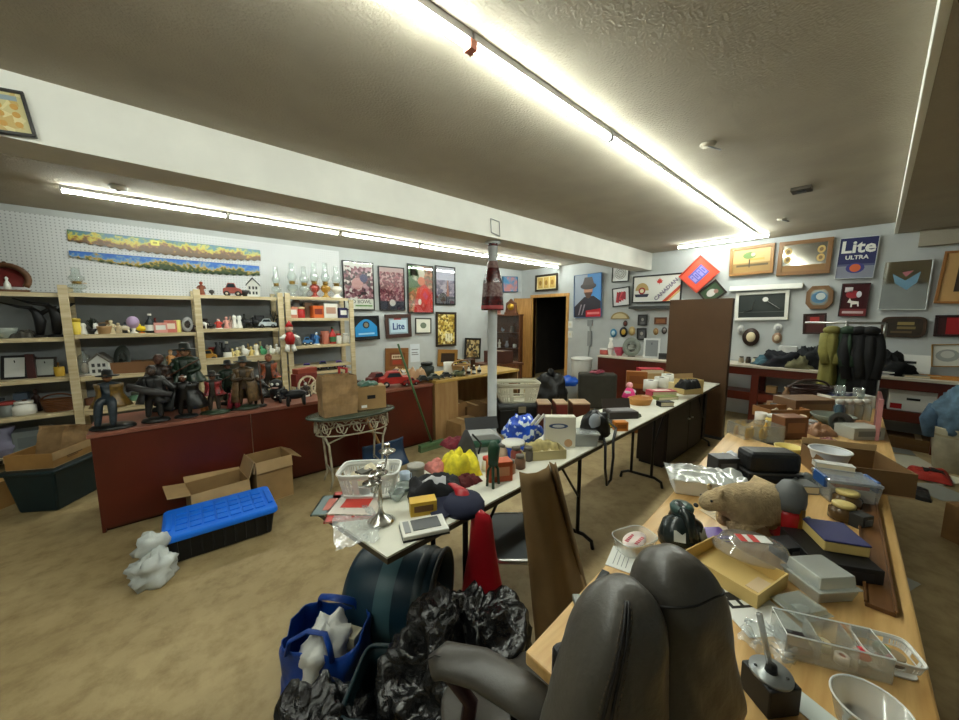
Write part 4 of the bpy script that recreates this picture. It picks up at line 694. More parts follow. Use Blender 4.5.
p0 = PX(730, 288.5, XF - .05); p1 = PX(803, 282, XF - .05); tag(B().box(XF - .07, XF, p1.y, p0.y, p0.z - .03, p0.z + .03, WHITE).box(XF - .09, XF - .07, p1.y, p0.y, p0.z - .045, p0.z - .02, WHITE).ob('wall_rail'), 'long white rail on the wall over the white framed picture', 'rail')
p = PX(819.5, 297.5, XF - .02); k = mpp(p); r = thing('oval_mirror', 'eight sided wooden framed bottle cap mirror beside the white rail', 'mirror', p, R(-90)); oc = lambda s: [(s * 10 * k * x, s * 11.5 * k * z) for x, z in ((1, .5), (.6, 1), (-.6, 1), (-1, .5), (-1, -.5), (-.6, -1), (.6, -1), (1, -.5))]
B().prism(oc(1), -.03, .01, mat((116, 84, 52), .5)).ob('frame', r, bevel=.004); b = B().prism(oc(.66), -.034, -.03, mat((150, 150, 140), .2, .5)); disc(b, 0, 0, 6 * k, -.034, (70, 110, 140)); disc(b, k, k, 3.5 * k, -.034, (190, 200, 200), 2); b.ob('picture', r)
def adog(b, a, d, y):
    rect(b, -.8 * a, -.2 * a, .5 * d, .8 * d, y, (200, 190, 190)); disc(b, -.15 * a, .35 * d, d * .25, y, (150, 30, 40), 1, 1.3); flat(b, [(-.5 * a, -.15 * d), (-.35 * a, .12 * d), (-.2 * a, -.05 * d), (.35 * a, -.1 * d), (.4 * a, -.4 * d), (.3 * a, -.4 * d), (.25 * a, -.25 * d), (-.1 * a, -.28 * d), (-.12 * a, -.45 * d), (-.22 * a, -.45 * d), (-.24 * a, -.2 * d)], y, (226, 220, 214), 2); disc(b, .3 * a, .35 * d, d * .2, y, (206, 206, 214), 2, .6); rect(b, -.8 * a, .8 * a, -.85 * d, -.7 * d, y, (190, 170, 170), 2); rect(b, -a, a, -d, -.55 * d, y, (110, 24, 28))
pic('dog_mirror', 'dark red and black mirror with a white dog below the navy sign', 'mirror', [(840.3, 283.6), (869.5, 283), (868.5, 316.6), (839.7, 316.6)], FWALL, (40, 18, 18), .04, mat((60, 20, 24), .15), adog)
def amir(b, a, d, y):
    flat(b, [(-.6 * a, .5 * d), (0, .2 * d), (.6 * a, .55 * d), (.5 * a, .1 * d), (.1 * a, -.2 * d), (-.45 * a, .1 * d)], y, (110, 150, 176)); flat(b, [(-.2 * a, .55 * d), (0, .35 * d), (.3 * a, .6 * d)], y, (176, 110, 120), 2)
pic('large_mirror', 'largest frameless mirror with a blue winged emblem, right of the dog mirror'.replace('right of', 'next to'), 'mirror', [(882, 262), (931.7, 258.5), (929, 310), (879.3, 310)], FWALL, (190, 194, 194), .03, MIRROR, amir)
pic('oak_framed_print', 'wide oak framed print at the edge of the photo above the far counter', 'picture', [(940, 252), (968, 250), (968, 304), (938, 303)], FWALL, (150, 100, 50), .14, (190, 150, 96), lambda b, a, d, y: rect(b, .3 * a, a, -.6 * d, .6 * d, y, (60, 44, 36)))
def acer(b, a, d, y): rect(b, -a * .6, a * .6, .1 * d, .4 * d, y, (140, 120, 80)); rect(b, -a * .5, a * .5, -.4 * d, -.2 * d, y, (110, 90, 60))
pc_ = PX(903, 327, XF - .025); k = mpp(pc_); r = thing('carved_plaque', 'dark carved wooden plaque with faded lettering under the large mirror', 'plaque', pc_, R(-90)); rp = lambda s_: [(s_ * 15 * k * math.copysign(abs(math.cos(t_)) ** .35, math.cos(t_)), s_ * 10.5 * k * math.copysign(abs(math.sin(t_)) ** .45, math.sin(t_))) for t_ in [q_ * math.pi / 16 for q_ in range(32)]]
B().prism(rp(1), -.02, .02, mat((74, 52, 36), .5, var=.3, scale=9)).ob('board', r, bevel=.006); b = B().prism(rp(.84), -.024, -.02, mat((52, 40, 28), .5, var=.3, scale=12)); rect(b, -4 * k, 7 * k, 2 * k, 5 * k, -.024, (140, 124, 76)); rect(b, -4 * k, 8 * k, -2 * k, .5 * k, -.024, (120, 104, 64)); rect(b, -8 * k, 6 * k, -6 * k, -4 * k, -.024, (90, 72, 48)); b.ob('carving', r)
pic('red_picture', 'dark framed bright red picture low beside the carved plaque', 'picture', R4(934, 315, 966, 336.5), FWALL, (40, 20, 20), .12, (150, 20, 26), lambda b, a, d, y: rect(b, -a, -.3 * a, -d, d, y, (60, 22, 24)))
pic('pale_drawing', 'thin gold framed pale drawing standing on the far counter', 'picture', R4(931, 344, 968, 367), FWALL, (150, 116, 60), .05, (206, 206, 196), lambda b, a, d, y: (disc(b, -.1 * a, 0, d * .6, y, (150, 154, 150), 1, 1.2), disc(b, -.1 * a, .1 * d, d * .35, y, (190, 192, 186), 2, 1.2)), off=.12)
pic('tapered_sign', 'dark tapered sign with a red top leaning behind the clothes rack', 'sign', [(806, 314), (824, 313), (829, 334), (800, 334)], FWALL, (46, 26, 22), .1, (70, 30, 26), lambda b, a, d, y: rect(b, -.5 * a, .5 * a, .3 * d, .8 * d, y, (170, 50, 44)), off=.1)
hung(751, 337, 9, 9, (54, 36, 28), (222, 206, 170), 'round dark rimmed clock with a cream face above the clothes heap', 'wall_clock', 'clock'); hung(741, 330, 4, 5, (190, 190, 184), (150, 150, 150), 'white oval plate hung beside the round clock'); hung(777, 338, 5, 5.5, (150, 120, 96), (200, 180, 150), 'round tan plate hung over the clothes heap'); hung(778, 328, 4.5, 4.5, (206, 206, 202), (150, 150, 150), 'white wheel shaped plate over the clothes heap')
# on the beam
def amap(b, a, d, y): rect(b, -.8 * a, .8 * a, .6 * d, .85 * d, y, (140, 160, 170)); [disc(b, x * a, z * d, .16 * a, y, (200, 150, 60), 2) for x in (-.6, 0, .6) for z in (-.6, -.1, .3)]
pic('beam_picture', 'black framed yellow chart hung high on the white beam', 'picture', [(-34, 83), (30, 94.5), (32, 137.5), (-33, 129)], ('y', YBM), (30, 26, 24), .07, mosaic([(206, 196, 140), (226, 214, 160), (200, 170, 100)], 30), amap, off=.012, glass=True)
p = PY(495, 228, YBM - .012); k = mpp(p); tag(B().tube([(-6 * k, 0, 8 * k), (6 * k, 0, 7 * k), (7 * k, 0, -7 * k), (-5 * k, 0, -5 * k)], .006, GREY, closed=True).ob('wire_bracket', loc=p), 'thin wire bracket fixed to the beam over the wrapped pole', 'bracket')
# bottle-shaped display on the pole
p = PY(492.5, 310, 2.93); k = mpp(p); hb = 2.38 - p.z; r = thing('bottle_display', 'big dark red bottle shaped display strapped around the white pole', 'display', (pp.x, 3.03, p.z))
BT = mat((78, 24, 22), .22, var=.4, scale=30, c2=(40, 16, 16)); w_ = 9.5 * k * 1.1
B().lathe([(w_ * 1.1, 0), (w_ * 1.12, .03 * hb), (w_ * 1.0, .25 * hb), (w_ * .92, .42 * hb), (w_ * .6, .62 * hb), (w_ * .42, .75 * hb), (w_ * .38, .93 * hb), (w_ * .5, .94 * hb), (w_ * .5, hb), (w_ * .4, hb)], BT, n=18, cap=False).ob('body', r)
B().lathe([(w_ * 1.03, .2 * hb), (w_ * .95, .4 * hb)], mat((110, 90, 84), .4, var=.4, scale=40, c2=(70, 24, 24)), n=18, cap=False).ob('label', r); B().lathe([(w_ * .62, .62 * hb), (w_ * .48, .72 * hb)], mat((120, 90, 84), .4, var=.3, scale=40), n=18, cap=False).ob('neck_label', r)
B().lathe([(w_ * 1.13, .02 * hb), (w_ * 1.1, .07 * hb)], mat((140, 40, 40), .4), n=18, cap=False).ob('rim_band', r)
# ---------------------------------------------------------------- red counter with the statues
ZC = .73; YC = 3.58
p = PY(432, 385, YC); XC0, XC1 = -.37, p.x
def counter(name, label, x0, x1, y0, y1, z, panels, top, front):
    r = thing(name, label, 'counter', (x0, y0, 0)); L = x1 - x0; D = y1 - y0
    B().box(-.015, L, -.02, D, z - .03, z, top).ob('worktop', r, bevel=.003)
    B().box(0, .02, 0, D, 0, z - .03, front).ob('end_panel', r); B().box(L - .02, L, 0, D, 0, z - .03, front).ob('end_panel', r); B().box(.02, L - .02, .03, D - .02, .0, .05, DKWOOD).ob('plinth', r)
    for i in range(panels): B().box(L * i / panels + .002, L * (i + 1) / panels - .002, -.006, .016, .03, z - .032, front).ob('front_panel', r, bevel=.002)
    return r
counter('counter', 'long dark red laminate counter carrying a crowd of statues', XC0, XC1, YC, YC + .6, ZC, 3, REDTOP, REDLAM)
def skin(name, parent, pts, edges, rad, mt, sub=1, root=0):
    me = bpy.data.meshes.new(name); me.from_pydata([tuple(q) for q in pts], edges, []); o = bpy.data.objects.new(name, me); COL.objects.link(o); o.parent = parent
    m_ = o.modifiers.new('skin', 'SKIN'); m_.use_smooth_shade = True
    if not me.skin_vertices: 
        bm = bmesh.new(); bm.from_mesh(me); bm.verts.layers.skin.verify(); bm.to_mesh(me); bm.free()
    for i, q in enumerate(rad): me.skin_vertices[0].data[i].radius = (q, q)
    me.skin_vertices[0].data[root].use_root = True
    s = o.modifiers.new('smooth', 'SUBSURF'); s.levels = sub; s.render_levels = sub
    me.materials.append(mt); return o
def br(c): return mat(tuple(int(x * .86) for x in c), .35, var=.35, scale=38, spec=.5)
def statue(px, top, base, label, cbody, ccoat=None, chat=None, cskin=(150, 104, 76), pose='stand', hat='brim', held=None, cbase=(34, 36, 34), rz=-20, basew=.42, coatlen=.3, y=None, coatw=.2):
    p = PZ(px, base, ZC) if y is None else PY(px, base, y); p.z = ZC; p.y = min(max(p.y, YC + .1), YC + .52); k = mpp(p); h = (base - top) * k
    r = thing('statue', label, 'statue', (p.x, p.y, ZC), R(rz)); H = h * (.92 if hat else .97); z0 = .06 * H
    B().lathe([(basew * .5 * H, 0), (basew * .52 * H, .02 * H), (basew * .46 * H, z0), (basew * .2 * H, z0 + .02 * H), (0, z0 + .02 * H)], br(cbase), n=16, sy=.75).ob('base', r)
    P = lambda x, y_, z: Vector((x * H, y_ * H, z0 + z * (H - z0)))
    A = {'stand': ((.13, -.04, .50), (.12, -.14, .44)), 'out': ((.24, -.02, .62), (.34, -.1, .56)), 'fold': ((.17, -.1, .55), (.0, -.17, .6)), 'rifle': ((.2, -.08, .6), (.06, -.18, .56)), 'wide': ((.24, 0, .56), (.36, -.03, .40))}[pose if pose != 'sit' else 'stand']
    pts = [P(0, 0, .47), P(0, 0, .62), P(0, -.01, .74), P(0, -.01, .82)]; ed = [(0, 1), (1, 2), (2, 3)]; rad = [.085 * H, .085 * H, .09 * H, .045 * H]
    for s in (-1, 1):
        n = len(pts); pts += [P(s * .11, 0, .75), P(s * A[0][0], A[0][1], A[0][2]), P(s * A[1][0], A[1][1], A[1][2])]; ed += [(2, n), (n, n + 1), (n + 1, n + 2)]; rad += [.052 * H, .042 * H, .03 * H]
        n = len(pts)
        if pose == 'sit': pts += [P(s * .09, -.16, .46), P(s * .1, -.2, .2), P(s * .1, -.24, .02)]
        else: pts += [P(s * .065, 0, .40), P(s * .08, -.02, .22), P(s * .09, -.04, .02)]
        ed += [(0, n), (n, n + 1), (n + 1, n + 2)]; rad += [.065 * H, .05 * H, .04 * H]
    skin('body', r, pts, ed, [q * 1.12 for q in rad], br(cbody))
    hd = B(); hc = P(0, -.02, .90); q = .062 * H
    hd.ell(hc, (q, q * 1.05, q * 1.3), cm(cskin), 12, 9).ell(hc + Vector((0, -q, -.1 * q)), (.18 * q, .35 * q, .3 * q), cm(cskin), 6, 5)
    for s in (-1, 1): hd.ell(hc + Vector((s * .36 * q, -.92 * q, .2 * q)), (.15 * q, .1 * q, .1 * q), BLACK, 6, 4).ell(hc + Vector((s * q, 0, 0)), (.15 * q, .25 * q, .35 * q), cm(cskin), 6, 4)
    hd.ell(hc + Vector((0, -.95 * q, -.6 * q)), (.35 * q, .12 * q, .08 * q), cm((90, 50, 44)), 6, 4); hd.ob('head', r)
    if ccoat:
        cw = coatw; n = 14; prof = [(cw * .85 * H, .78), (cw * .75 * H, .6), (cw * 1.0 * H, .47), (cw * 1.25 * H, .47 - coatlen)]
        b = B()
        def fn(u, v):
            i = v * (len(prof) - 1); j = min(int(i), len(prof) - 2); t_ = i - j; rr = prof[j][0] * (1 - t_) + prof[j + 1][0] * t_; zz = prof[j][1] * (1 - t_) + prof[j + 1][1] * t_
            a = -math.pi / 2 + .35 + u * (2 * math.pi - .7); w_ = 1 + .07 * math.sin(a * 7) * v; return (rr * w_ * math.cos(a), rr * w_ * .72 * math.sin(a), z0 + zz * (H - z0))
        b.grid(fn, 20, 9, br(ccoat)); b.ob('coat', r, solid=.004)
    if hat == 'brim':
        B().lathe([(.16 * H, .925), (.165 * H, .935), (.075 * H, .945), (.07 * H, 1.02), (.04 * H, 1.04), (0, 1.035)] and [(.155 * H, z0 + .925 * (H - z0)), (.16 * H, z0 + .94 * (H - z0)), (.078 * H, z0 + .95 * (H - z0)), (.07 * H, z0 + 1.03 * (H - z0)), (.04 * H, z0 + 1.05 * (H - z0)), (0, z0 + 1.045 * (H - z0))], br(chat or cbody), n=16, sy=.85).ob('hat', r)
    elif hat == 'hair': B().ell(hc + Vector((0, .02 * H, .02 * H)), (.075 * H, .07 * H, .085 * H), cm(chat or (40, 34, 30)), 12, 8, jit=.2).ob('hair', r)
    elif hat == 'band':
        B().ell(hc + Vector((0, .025 * H, .0)), (.072 * H, .06 * H, .095 * H), BLACK, 12, 8).ob('hair', r); B().lathe([(.07 * H, hc.z + .02 * H), (.07 * H, hc.z + .055 * H)], cm(chat), n=16, cap=False).ob('headband', r)
    if held == 'rifle': B().cyl(P(-.26, -.2, .46), P(.24, -.2, .78), .012 * H, DKWOOD).cyl(P(-.26, -.2, .46), P(-.14, -.2, .54), .028 * H, DKWOOD).ob('rifle', r)
    if held == 'staff': B().cyl(P(.3, -.1, .02), P(.28, -.1, .95), .012 * H, DKWOOD).ob('staff', r)
    if held == 'bundle': B().tube([P(-.28, -.14, .66), P(0, -.2, .56), P(.3, -.14, .46)], [.05 * H, .07 * H, .05 * H], cm(ccoat or cbody), 8).ob('bundle', r)
    return r
statue(113, 369, 430, 'statue of a seated hatted cowboy in a yellow shouldered jacket at the counter end', (52, 66, 76), (146, 110, 40), (30, 34, 34), (120, 80, 50), pose='sit', basew=.62, coatlen=.12, coatw=.22)
p = PZ(120, 427, ZC); 
statue(157, 366, 427, 'black bronze statue of a frontiersman carrying a bundle, beside the seated cowboy', (44, 42, 42), (58, 56, 56), (40, 34, 30), (70, 54, 44), pose='out', hat='hair', held='bundle', basew=.4, coatlen=.16)
statue(164, 351, 412, 'brown haired dark statue standing behind the bundle carrier', (50, 36, 30), (64, 40, 30), (70, 44, 34), (84, 54, 42), pose='fold', hat='hair', basew=.35, y=YC + .5)
statue(188, 374, 421, 'statue in a wide black cloak with a white headband', (34, 30, 28), (28, 30, 30), (222, 222, 214), (110, 70, 50), pose='wide', hat='band', basew=.45, coatlen=.3, coatw=.34)
statue(190, 341, 408, 'tall statue of a green coated soldier with a slung rifle, behind the cloaked one', (40, 62, 46), (36, 66, 44), (44, 52, 46), (150, 110, 80), pose='rifle', held='rifle', basew=.36, y=YC + .5, coatlen=.1)
statue(217, 371, 415, 'statue with a bright red vest on a mossy green base', (70, 60, 50), (170, 40, 44), (60, 54, 50), (130, 90, 70), pose='stand', cbase=(60, 84, 56), basew=.62, coatlen=.05)
statue(231, 363, 409, 'dark green soldier statue aiming a rifle', (30, 54, 40), (34, 62, 44), (30, 34, 34), (120, 84, 64), pose='rifle', held='rifle', y=YC + .4)
statue(237, 389, 413, 'small statue in a red dress in front of the aiming soldier', (150, 34, 50), (160, 40, 56), (50, 30, 30), (170, 120, 100), pose='stand', hat='hair', coatlen=.4)
statue(249, 356, 411, 'statue of a traveller in a long tan coat with grey hat', (96, 74, 46), (140, 110, 70), (96, 100, 96), (150, 110, 80), pose='fold', held='staff', cbase=(54, 70, 48), basew=.46, coatlen=.36)
statue(264, 376, 410, 'dark statue of a grey haired figure with both arms spread', (36, 34, 34), (44, 42, 40), (150, 150, 146), (110, 90, 74), pose='out', hat='hair', coatlen=.12)
statue(271, 352, 398, 'orange shirted statue at the back of the counter', (70, 66, 56), (190, 92, 50), (120, 60, 40), (170, 110, 80), pose='stand', hat='hair', y=YC + .5, coatlen=.05)
def onC(px, base, z=ZC): p = PZ(px, base, z); p.z = z; return p
p = onC(278, 401); k = mpp(p); r = thing('toy_animal', 'round black plush animal with white eyes behind the small bull'.replace('small ', ''), 'toy', p, R(-30))
B().ell((0, 0, 8 * k), (7.5 * k, 6 * k, 8 * k), BLACK, 12, 8).ob('body', r); B().ell((0, -2 * k, 17 * k), (6 * k, 5 * k, 5.5 * k), BLACK, 12, 8).ob('head', r)
for s in (-1, 1): B().ell((s * 2.5 * k, -6.4 * k, 18 * k), (1.5 * k, 1 * k, 1.5 * k), WHITE, 8, 6).ob('eye', r)
B().ell((0, -6.5 * k, 14.5 * k), (3.5 * k, 1 * k, 1 * k), mat((190, 150, 140)), 8, 5).ob('muzzle', r)
item('animal', onC(296, 405), 27 * mpp(onC(296, 405)), 20 * mpp(onC(296, 405)), (20, 20, 22), 'black bull statue at the front of the counter near the paper bag', (60, 58, 54), rz=R(-8), name='bull_statue', cat='statue')
item('animal', onC(285, 402), 16 * k, 9 * k, (30, 30, 32), 'little black and white animal beside the plush animal', W, name='animal_figurine'); item('fig', onC(306, 396), 9 * k, 16 * k, (60, 50, 46), 'small dark figure with white top behind the bull', W); item('plate', onC(312, 392), 9 * k, 13 * k, (150, 144, 136), 'small grey plate standing beside the paper bag', (90, 80, 70))
item('candle', onC(205, 413), 6 * k, 14 * k, (206, 130, 70), 'orange pillar candle between the cloaked and red vested statues')
p = onC(296, 390); p.y = YC + .35; k = mpp(p); r = thing('toy_wagon', 'red and brown toy wagon with a big cream wheel on the counter', 'toy', p, R(20))
B().box(-12 * k, 12 * k, -4 * k, 4 * k, 10 * k, 22 * k, mat((120, 44, 34), .6)).box(-10 * k, 12 * k, -4.2 * k, 4.2 * k, 22 * k, 27 * k, mat((150, 70, 50), .7)).ob('body', r, bevel=.006)
for x, q in ((-1, 9.5), (10, 6.5)):
    for s in (-1, 1):
        b = B().tube([(x * k + q * k * math.cos(i * .3927), s * 5 * k, q * k + q * k * math.sin(i * .3927)) for i in range(16)], 1.1 * k, CREAM, 6, closed=True)
        for i in range(6): b.cyl((x * k, s * 5 * k, q * k), (x * k + q * k * math.cos(i * 1.047), s * 5 * k, q * k + q * k * math.sin(i * 1.047)), .5 * k, CREAM, n=5)
        b.ob('wheel', r)
B().cyl((12 * k, 0, 10 * k), (26 * k, 0, 4 * k), .8 * k, BROWN).ob('shaft', r)
# toy pile at the far end of the red counter
for q in [('car', 352, 387, 22, 10, (60, 40, 30), 'dark brown toy truck nearest the oval table', K), ('car', 395, 386, 31, 15, (176, 40, 34), 'big red toy car on the counter end', W), ('car', 378, 384, 22, 12, (96, 30, 26), 'maroon toy car behind the big red car', K), ('car', 386, 376, 20, 10, (70, 44, 36), 'brown toy car at the back of the toy pile', GREY), ('car', 372, 374, 16, 9, (120, 60, 46), 'rusty toy car at the wall side of the pile', K),
          ('cloth', 406, 377, 22, 12, (200, 170, 120), 'crumpled tan paper wrap among the toys', None), ('cloth', 422, 381, 20, 17, (190, 150, 110), 'peach cloth bundle at the counter end', None), ('car', 413, 386, 18, 8, (140, 34, 30), 'little red toy car by the counter end', W), ('car', 362, 379, 15, 8, (90, 56, 40), 'tan brown toy car by the snow shovel handle', K), ('tin', 401, 369, 9, 8, (214, 90, 70), 'coral red tin behind the toys', W), ('box', 390, 369, 14, 6, (230, 225, 215), 'white flat carton behind the toys', (190, 90, 70))]:
    kd, px, by, wd, hh, c, ds, c2 = q; p = onC(px, by); p.y = min(max(p.y, YC + .08), YC + .55); p.x = min(p.x, XC1 - .09); k = mpp(p); item(kd, p, wd * k, hh * k, c, ds, c2, rz=R(rnd.uniform(-25, 25)), d=min(wd * k, .2))
# tan counter standing after it
XD0, XD1, ZD = XC1 + .03, XC1 + 1.55, .76
r = thing('work_counter', 'tan wooden counter with an open front full of boxes behind the pole', 'counter', (XD0, YC - .02, 0)); L = XD1 - XD0
YW = wood((206, 172, 96), (184, 146, 74), 3, (1.2, 12, 12)); PLY = wood((178, 142, 96), (156, 118, 74), 2, (9, 9, 1.2), .6)
B().box(0, L, -.02, .62, ZD - .035, ZD, YW).ob('worktop', r, bevel=.003); B().box(.0, .36, 0, .02, 0, ZD - .035, PLY).ob('front_panel', r); B().box(0, .02, .02, .6, 0, ZD - .035, PLY).ob('end_panel', r); B().box(L - .02, L, 0, .6, 0, ZD - .035, PLY).ob('end_panel', r); B().box(.02, L - .02, .58, .6, 0, ZD - .035, PLY).ob('back_panel', r)
def onD(px, base): p = PZ(px, base, ZD); p.z = ZD; p.y = min(max(p.y, YC + .06), YC + .5); return p
for q in [('jar', 427, 376, 15, 14, (36, 46, 40), 'dark green pot at the near end of the tan counter', (30, 34, 32)), ('cloth', 437, 366, 15, 10, (232, 208, 40), 'bright yellow cloth on the tan counter', None), ('cup', 449, 374, 13, 12, W, 'white mug with black band on the tan counter', K), ('basket', 461, 374, 20, 14, (176, 136, 84), 'tan basket behind the little dark cars', (150, 112, 66)), ('cup', 442, 367, 10, 8, (40, 40, 40), 'black mug under the golden picture', K),
          ('car', 436, 384, 13, 6, (40, 44, 42), 'first dark toy car on the tan counter', GREY), ('car', 446, 382, 13, 6, (70, 78, 70), 'grey green toy car, second in its row', GREY), ('car', 457, 380, 12, 6, (50, 50, 50), 'charcoal toy car, third in its row', W), ('car', 466, 378, 12, 6, (96, 104, 84), 'olive toy car ending the row', K), ('bowl', 459, 376, 12, 5, (110, 120, 90), 'shallow olive bowl on the tan counter', None),
          ('bottle', 472, 377, 4, 9, K, 'black bottle opening the row of little bottles', W), ('bottle', 476, 376, 4, 9, W, 'first white bottle of the row of little bottles', K), ('bottle', 480, 375, 4, 9, (40, 40, 40), 'middle dark bottle of the row of little bottles', W), ('bottle', 484, 374, 4, 9, (226, 226, 220), 'last white bottle beside the pole', K)]:
    kd, px, by, wd, hh, c, ds, c2 = q; p = onD(px, by); k = mpp(p); item(kd, p, wd * k, hh * k, c, ds, c2, rz=R(-10), d=min(wd * k, .2))
p = onD(479, 371); k = mpp(p); p.y = YC + .5; r = thing('spice_rack', 'brown wooden rack behind the little bottles on the tan counter', 'rack', p); B().box(-9 * k, 9 * k, -.05, .05, 0, .012, DKWOOD).box(-9 * k, 9 * k, -.05, .05, 9 * k, 10 * k, DKWOOD).ob('shelf_board', r); B().box(-9.5 * k, -9 * k, -.05, .05, 0, 11 * k, DKWOOD).ob('side_panel', r); B().box(9 * k, 9.5 * k, -.05, .05, 0, 11 * k, DKWOOD).ob('side_panel', r)
# ---------------------------------------------------------------- cardboard boxes, totes and tools on the floor
def carton(loc, rz, w, d, h, label, flaps=(), m1=CARD, name='cardboard_box', fl=.16, mark=True):
    r = thing(name, label, 'box', loc, R(rz)); t = .006
    if not flaps: B().box(-w / 2, w / 2, -d / 2, d / 2, 0, h, m1).ob('body', r, bevel=.004)
    else:
        B().box(-w / 2, w / 2, -d / 2, d / 2, 0, t, CARDIN).box(-w / 2, w / 2, -d / 2, -d / 2 + t, t, h, m1).box(-w / 2, w / 2, d / 2 - t, d / 2, t, h, m1).box(-w / 2, -w / 2 + t, -d / 2 + t, d / 2 - t, t, h, m1).box(w / 2 - t, w / 2, -d / 2 + t, d / 2 - t, t, h, m1).ob('body', r)
    for side, ang in flaps:
        if side in 'fb':
            s = -1 if side == 'f' else 1; T = Tm(0, s * d / 2, h, s * -ang, 0, 0) ; B().box(-w / 2, w / 2, min(0, s * fl), max(0, s * fl), -t / 2, t / 2, CARDIN, T=Tm(0, s * d / 2, h, s * ang)).ob('flap', r)
        else:
            s = -1 if side == 'l' else 1; B().box(min(0, s * fl), max(0, s * fl), -d / 2, d / 2, -t / 2, t / 2, CARDIN, T=Tm(s * w / 2, 0, h, 0, -s * ang)).ob('flap', r)
    if mark: B().box(-w * .2, w * .14, -d / 2 - .0015, -d / 2, h * .42, h * .52, mat((110, 82, 52), .9)).box(-w * .2, w * .04, -d / 2 - .0015, -d / 2, h * .32, h * .37, mat((110, 82, 52), .9)).ob('printed_mark', r)
    if not flaps: B().box(-.025, .025, -d / 2 - .001, d / 2 + .001, h, h + .001, mat((190, 164, 120), .4)).ob('packing_tape', r)
    return r
p = PZ(214, 503, 0); carton((p.x + .02, 3.405, 0), 4, .37, .28, .24, 'open cardboard box with raised flaps against the red counter', [('l', 8), ('b', 40), ('r', 72), ('f', -70)], fl=.13)
p = PZ(272, 502, 0); carton((p.x + .03, 3.41, 0), 4, .27, .27, .36, 'tall cardboard box with one flap bent out, next to the blue lidded tote', [('r', -28), ('f', -80), ('b', -78), ('l', -80)], mark=False, fl=.09)
# black tote with blue lid
BLK = mat((24, 25, 28), .45, var=.1, scale=8); LID = mat((16, 116, 238), .4)
r = thing('storage_tote', 'black storage tote with a bright blue ribbed lid on the concrete floor', 'tote', (.265, 2.975, 0), R(-3)); w_, d_, h_ = .63, .43, .175
b = B(); b.box(-w_ / 2 + .02, w_ / 2 - .02, -d_ / 2 + .02, d_ / 2 - .02, 0, h_, BLK, taper=.025); b.ob('tub', r, bevel=.012)
b = B()
for i in range(9): x = -w_ / 2 + .07 + i * (w_ - .14) / 8; b.box(x - .006, x + .006, -d_ / 2 + .012, -d_ / 2 + .05, .03, h_ - .02, BLK)
b.ob('tub_rib', r)
b = B().slab([((w_ / 2) * sx * (1 if k else .93), (d_ / 2) * sy * (.9 if k else 1)) for sx, sy, k in ((1, 1, 1), (1, 1, 0), (-1, 1, 0), (-1, 1, 1), (-1, -1, 1), (-1, -1, 0), (1, -1, 0), (1, -1, 1))], h_ - .02, h_ + .022, LID); b.ob('lid', r, bevel=.012)
b = B()
for i in range(7):
    for j in range(4): x = -.216 + i * .072; y = -.117 + j * .078; b.box(x - .031, x + .031, y - .033, y + .033, h_ + .0215, h_ + .030, LID)
b.ob('lid_rib', r, bevel=.006)
for s in (-1, 1): B().box(s * .283 - .016, s * .283 + .016, -.12, .12, h_ + .02, h_ + .034, LID).ob('lid_latch', r, bevel=.006)
# crumpled white bag
p = PZ(149, 588, 0); r = thing('plastic_bag', 'crumpled white plastic bag on the floor beside the blue lidded tote', 'bag', (p.x + .02, p.y + .06, 0), R(20))
def crumple(cx, cy, cz, rx, ry, rz_, amp, seed, mt, nu=30, nv=20, flatz=True):
    def fn(u, v):
        a = 2 * math.pi * u; t_ = math.pi * (v - .5); d = Vector((math.cos(t_) * math.cos(a), math.cos(t_) * math.sin(a), math.sin(t_)))
        q = 1 + amp * (noise.noise(d * 1.8 + Vector((seed, 0, 0))) + .7 * abs(noise.noise(d * 4.5 + Vector((0, seed, 0)))) + .35 * noise.noise(d * 9 + Vector((0, 0, seed))))
        z = cz + rz_ * d.z * q; return (cx + rx * d.x * q, cy + ry * d.y * q, max(.002, z) if flatz else z)
    return B().grid(fn, nu, nv, mt, closed_u=True)
FILM = mat((214, 220, 218), .22, spec=.6, var=.12, scale=9)
crumple(0, 0, .06, .105, .09, .10, .45, 3.1, FILM).ob('body', r); crumple(.03, .05, .20, .07, .04, .06, .7, 8.7, FILM, 16, 10, False).ob('handle', r)
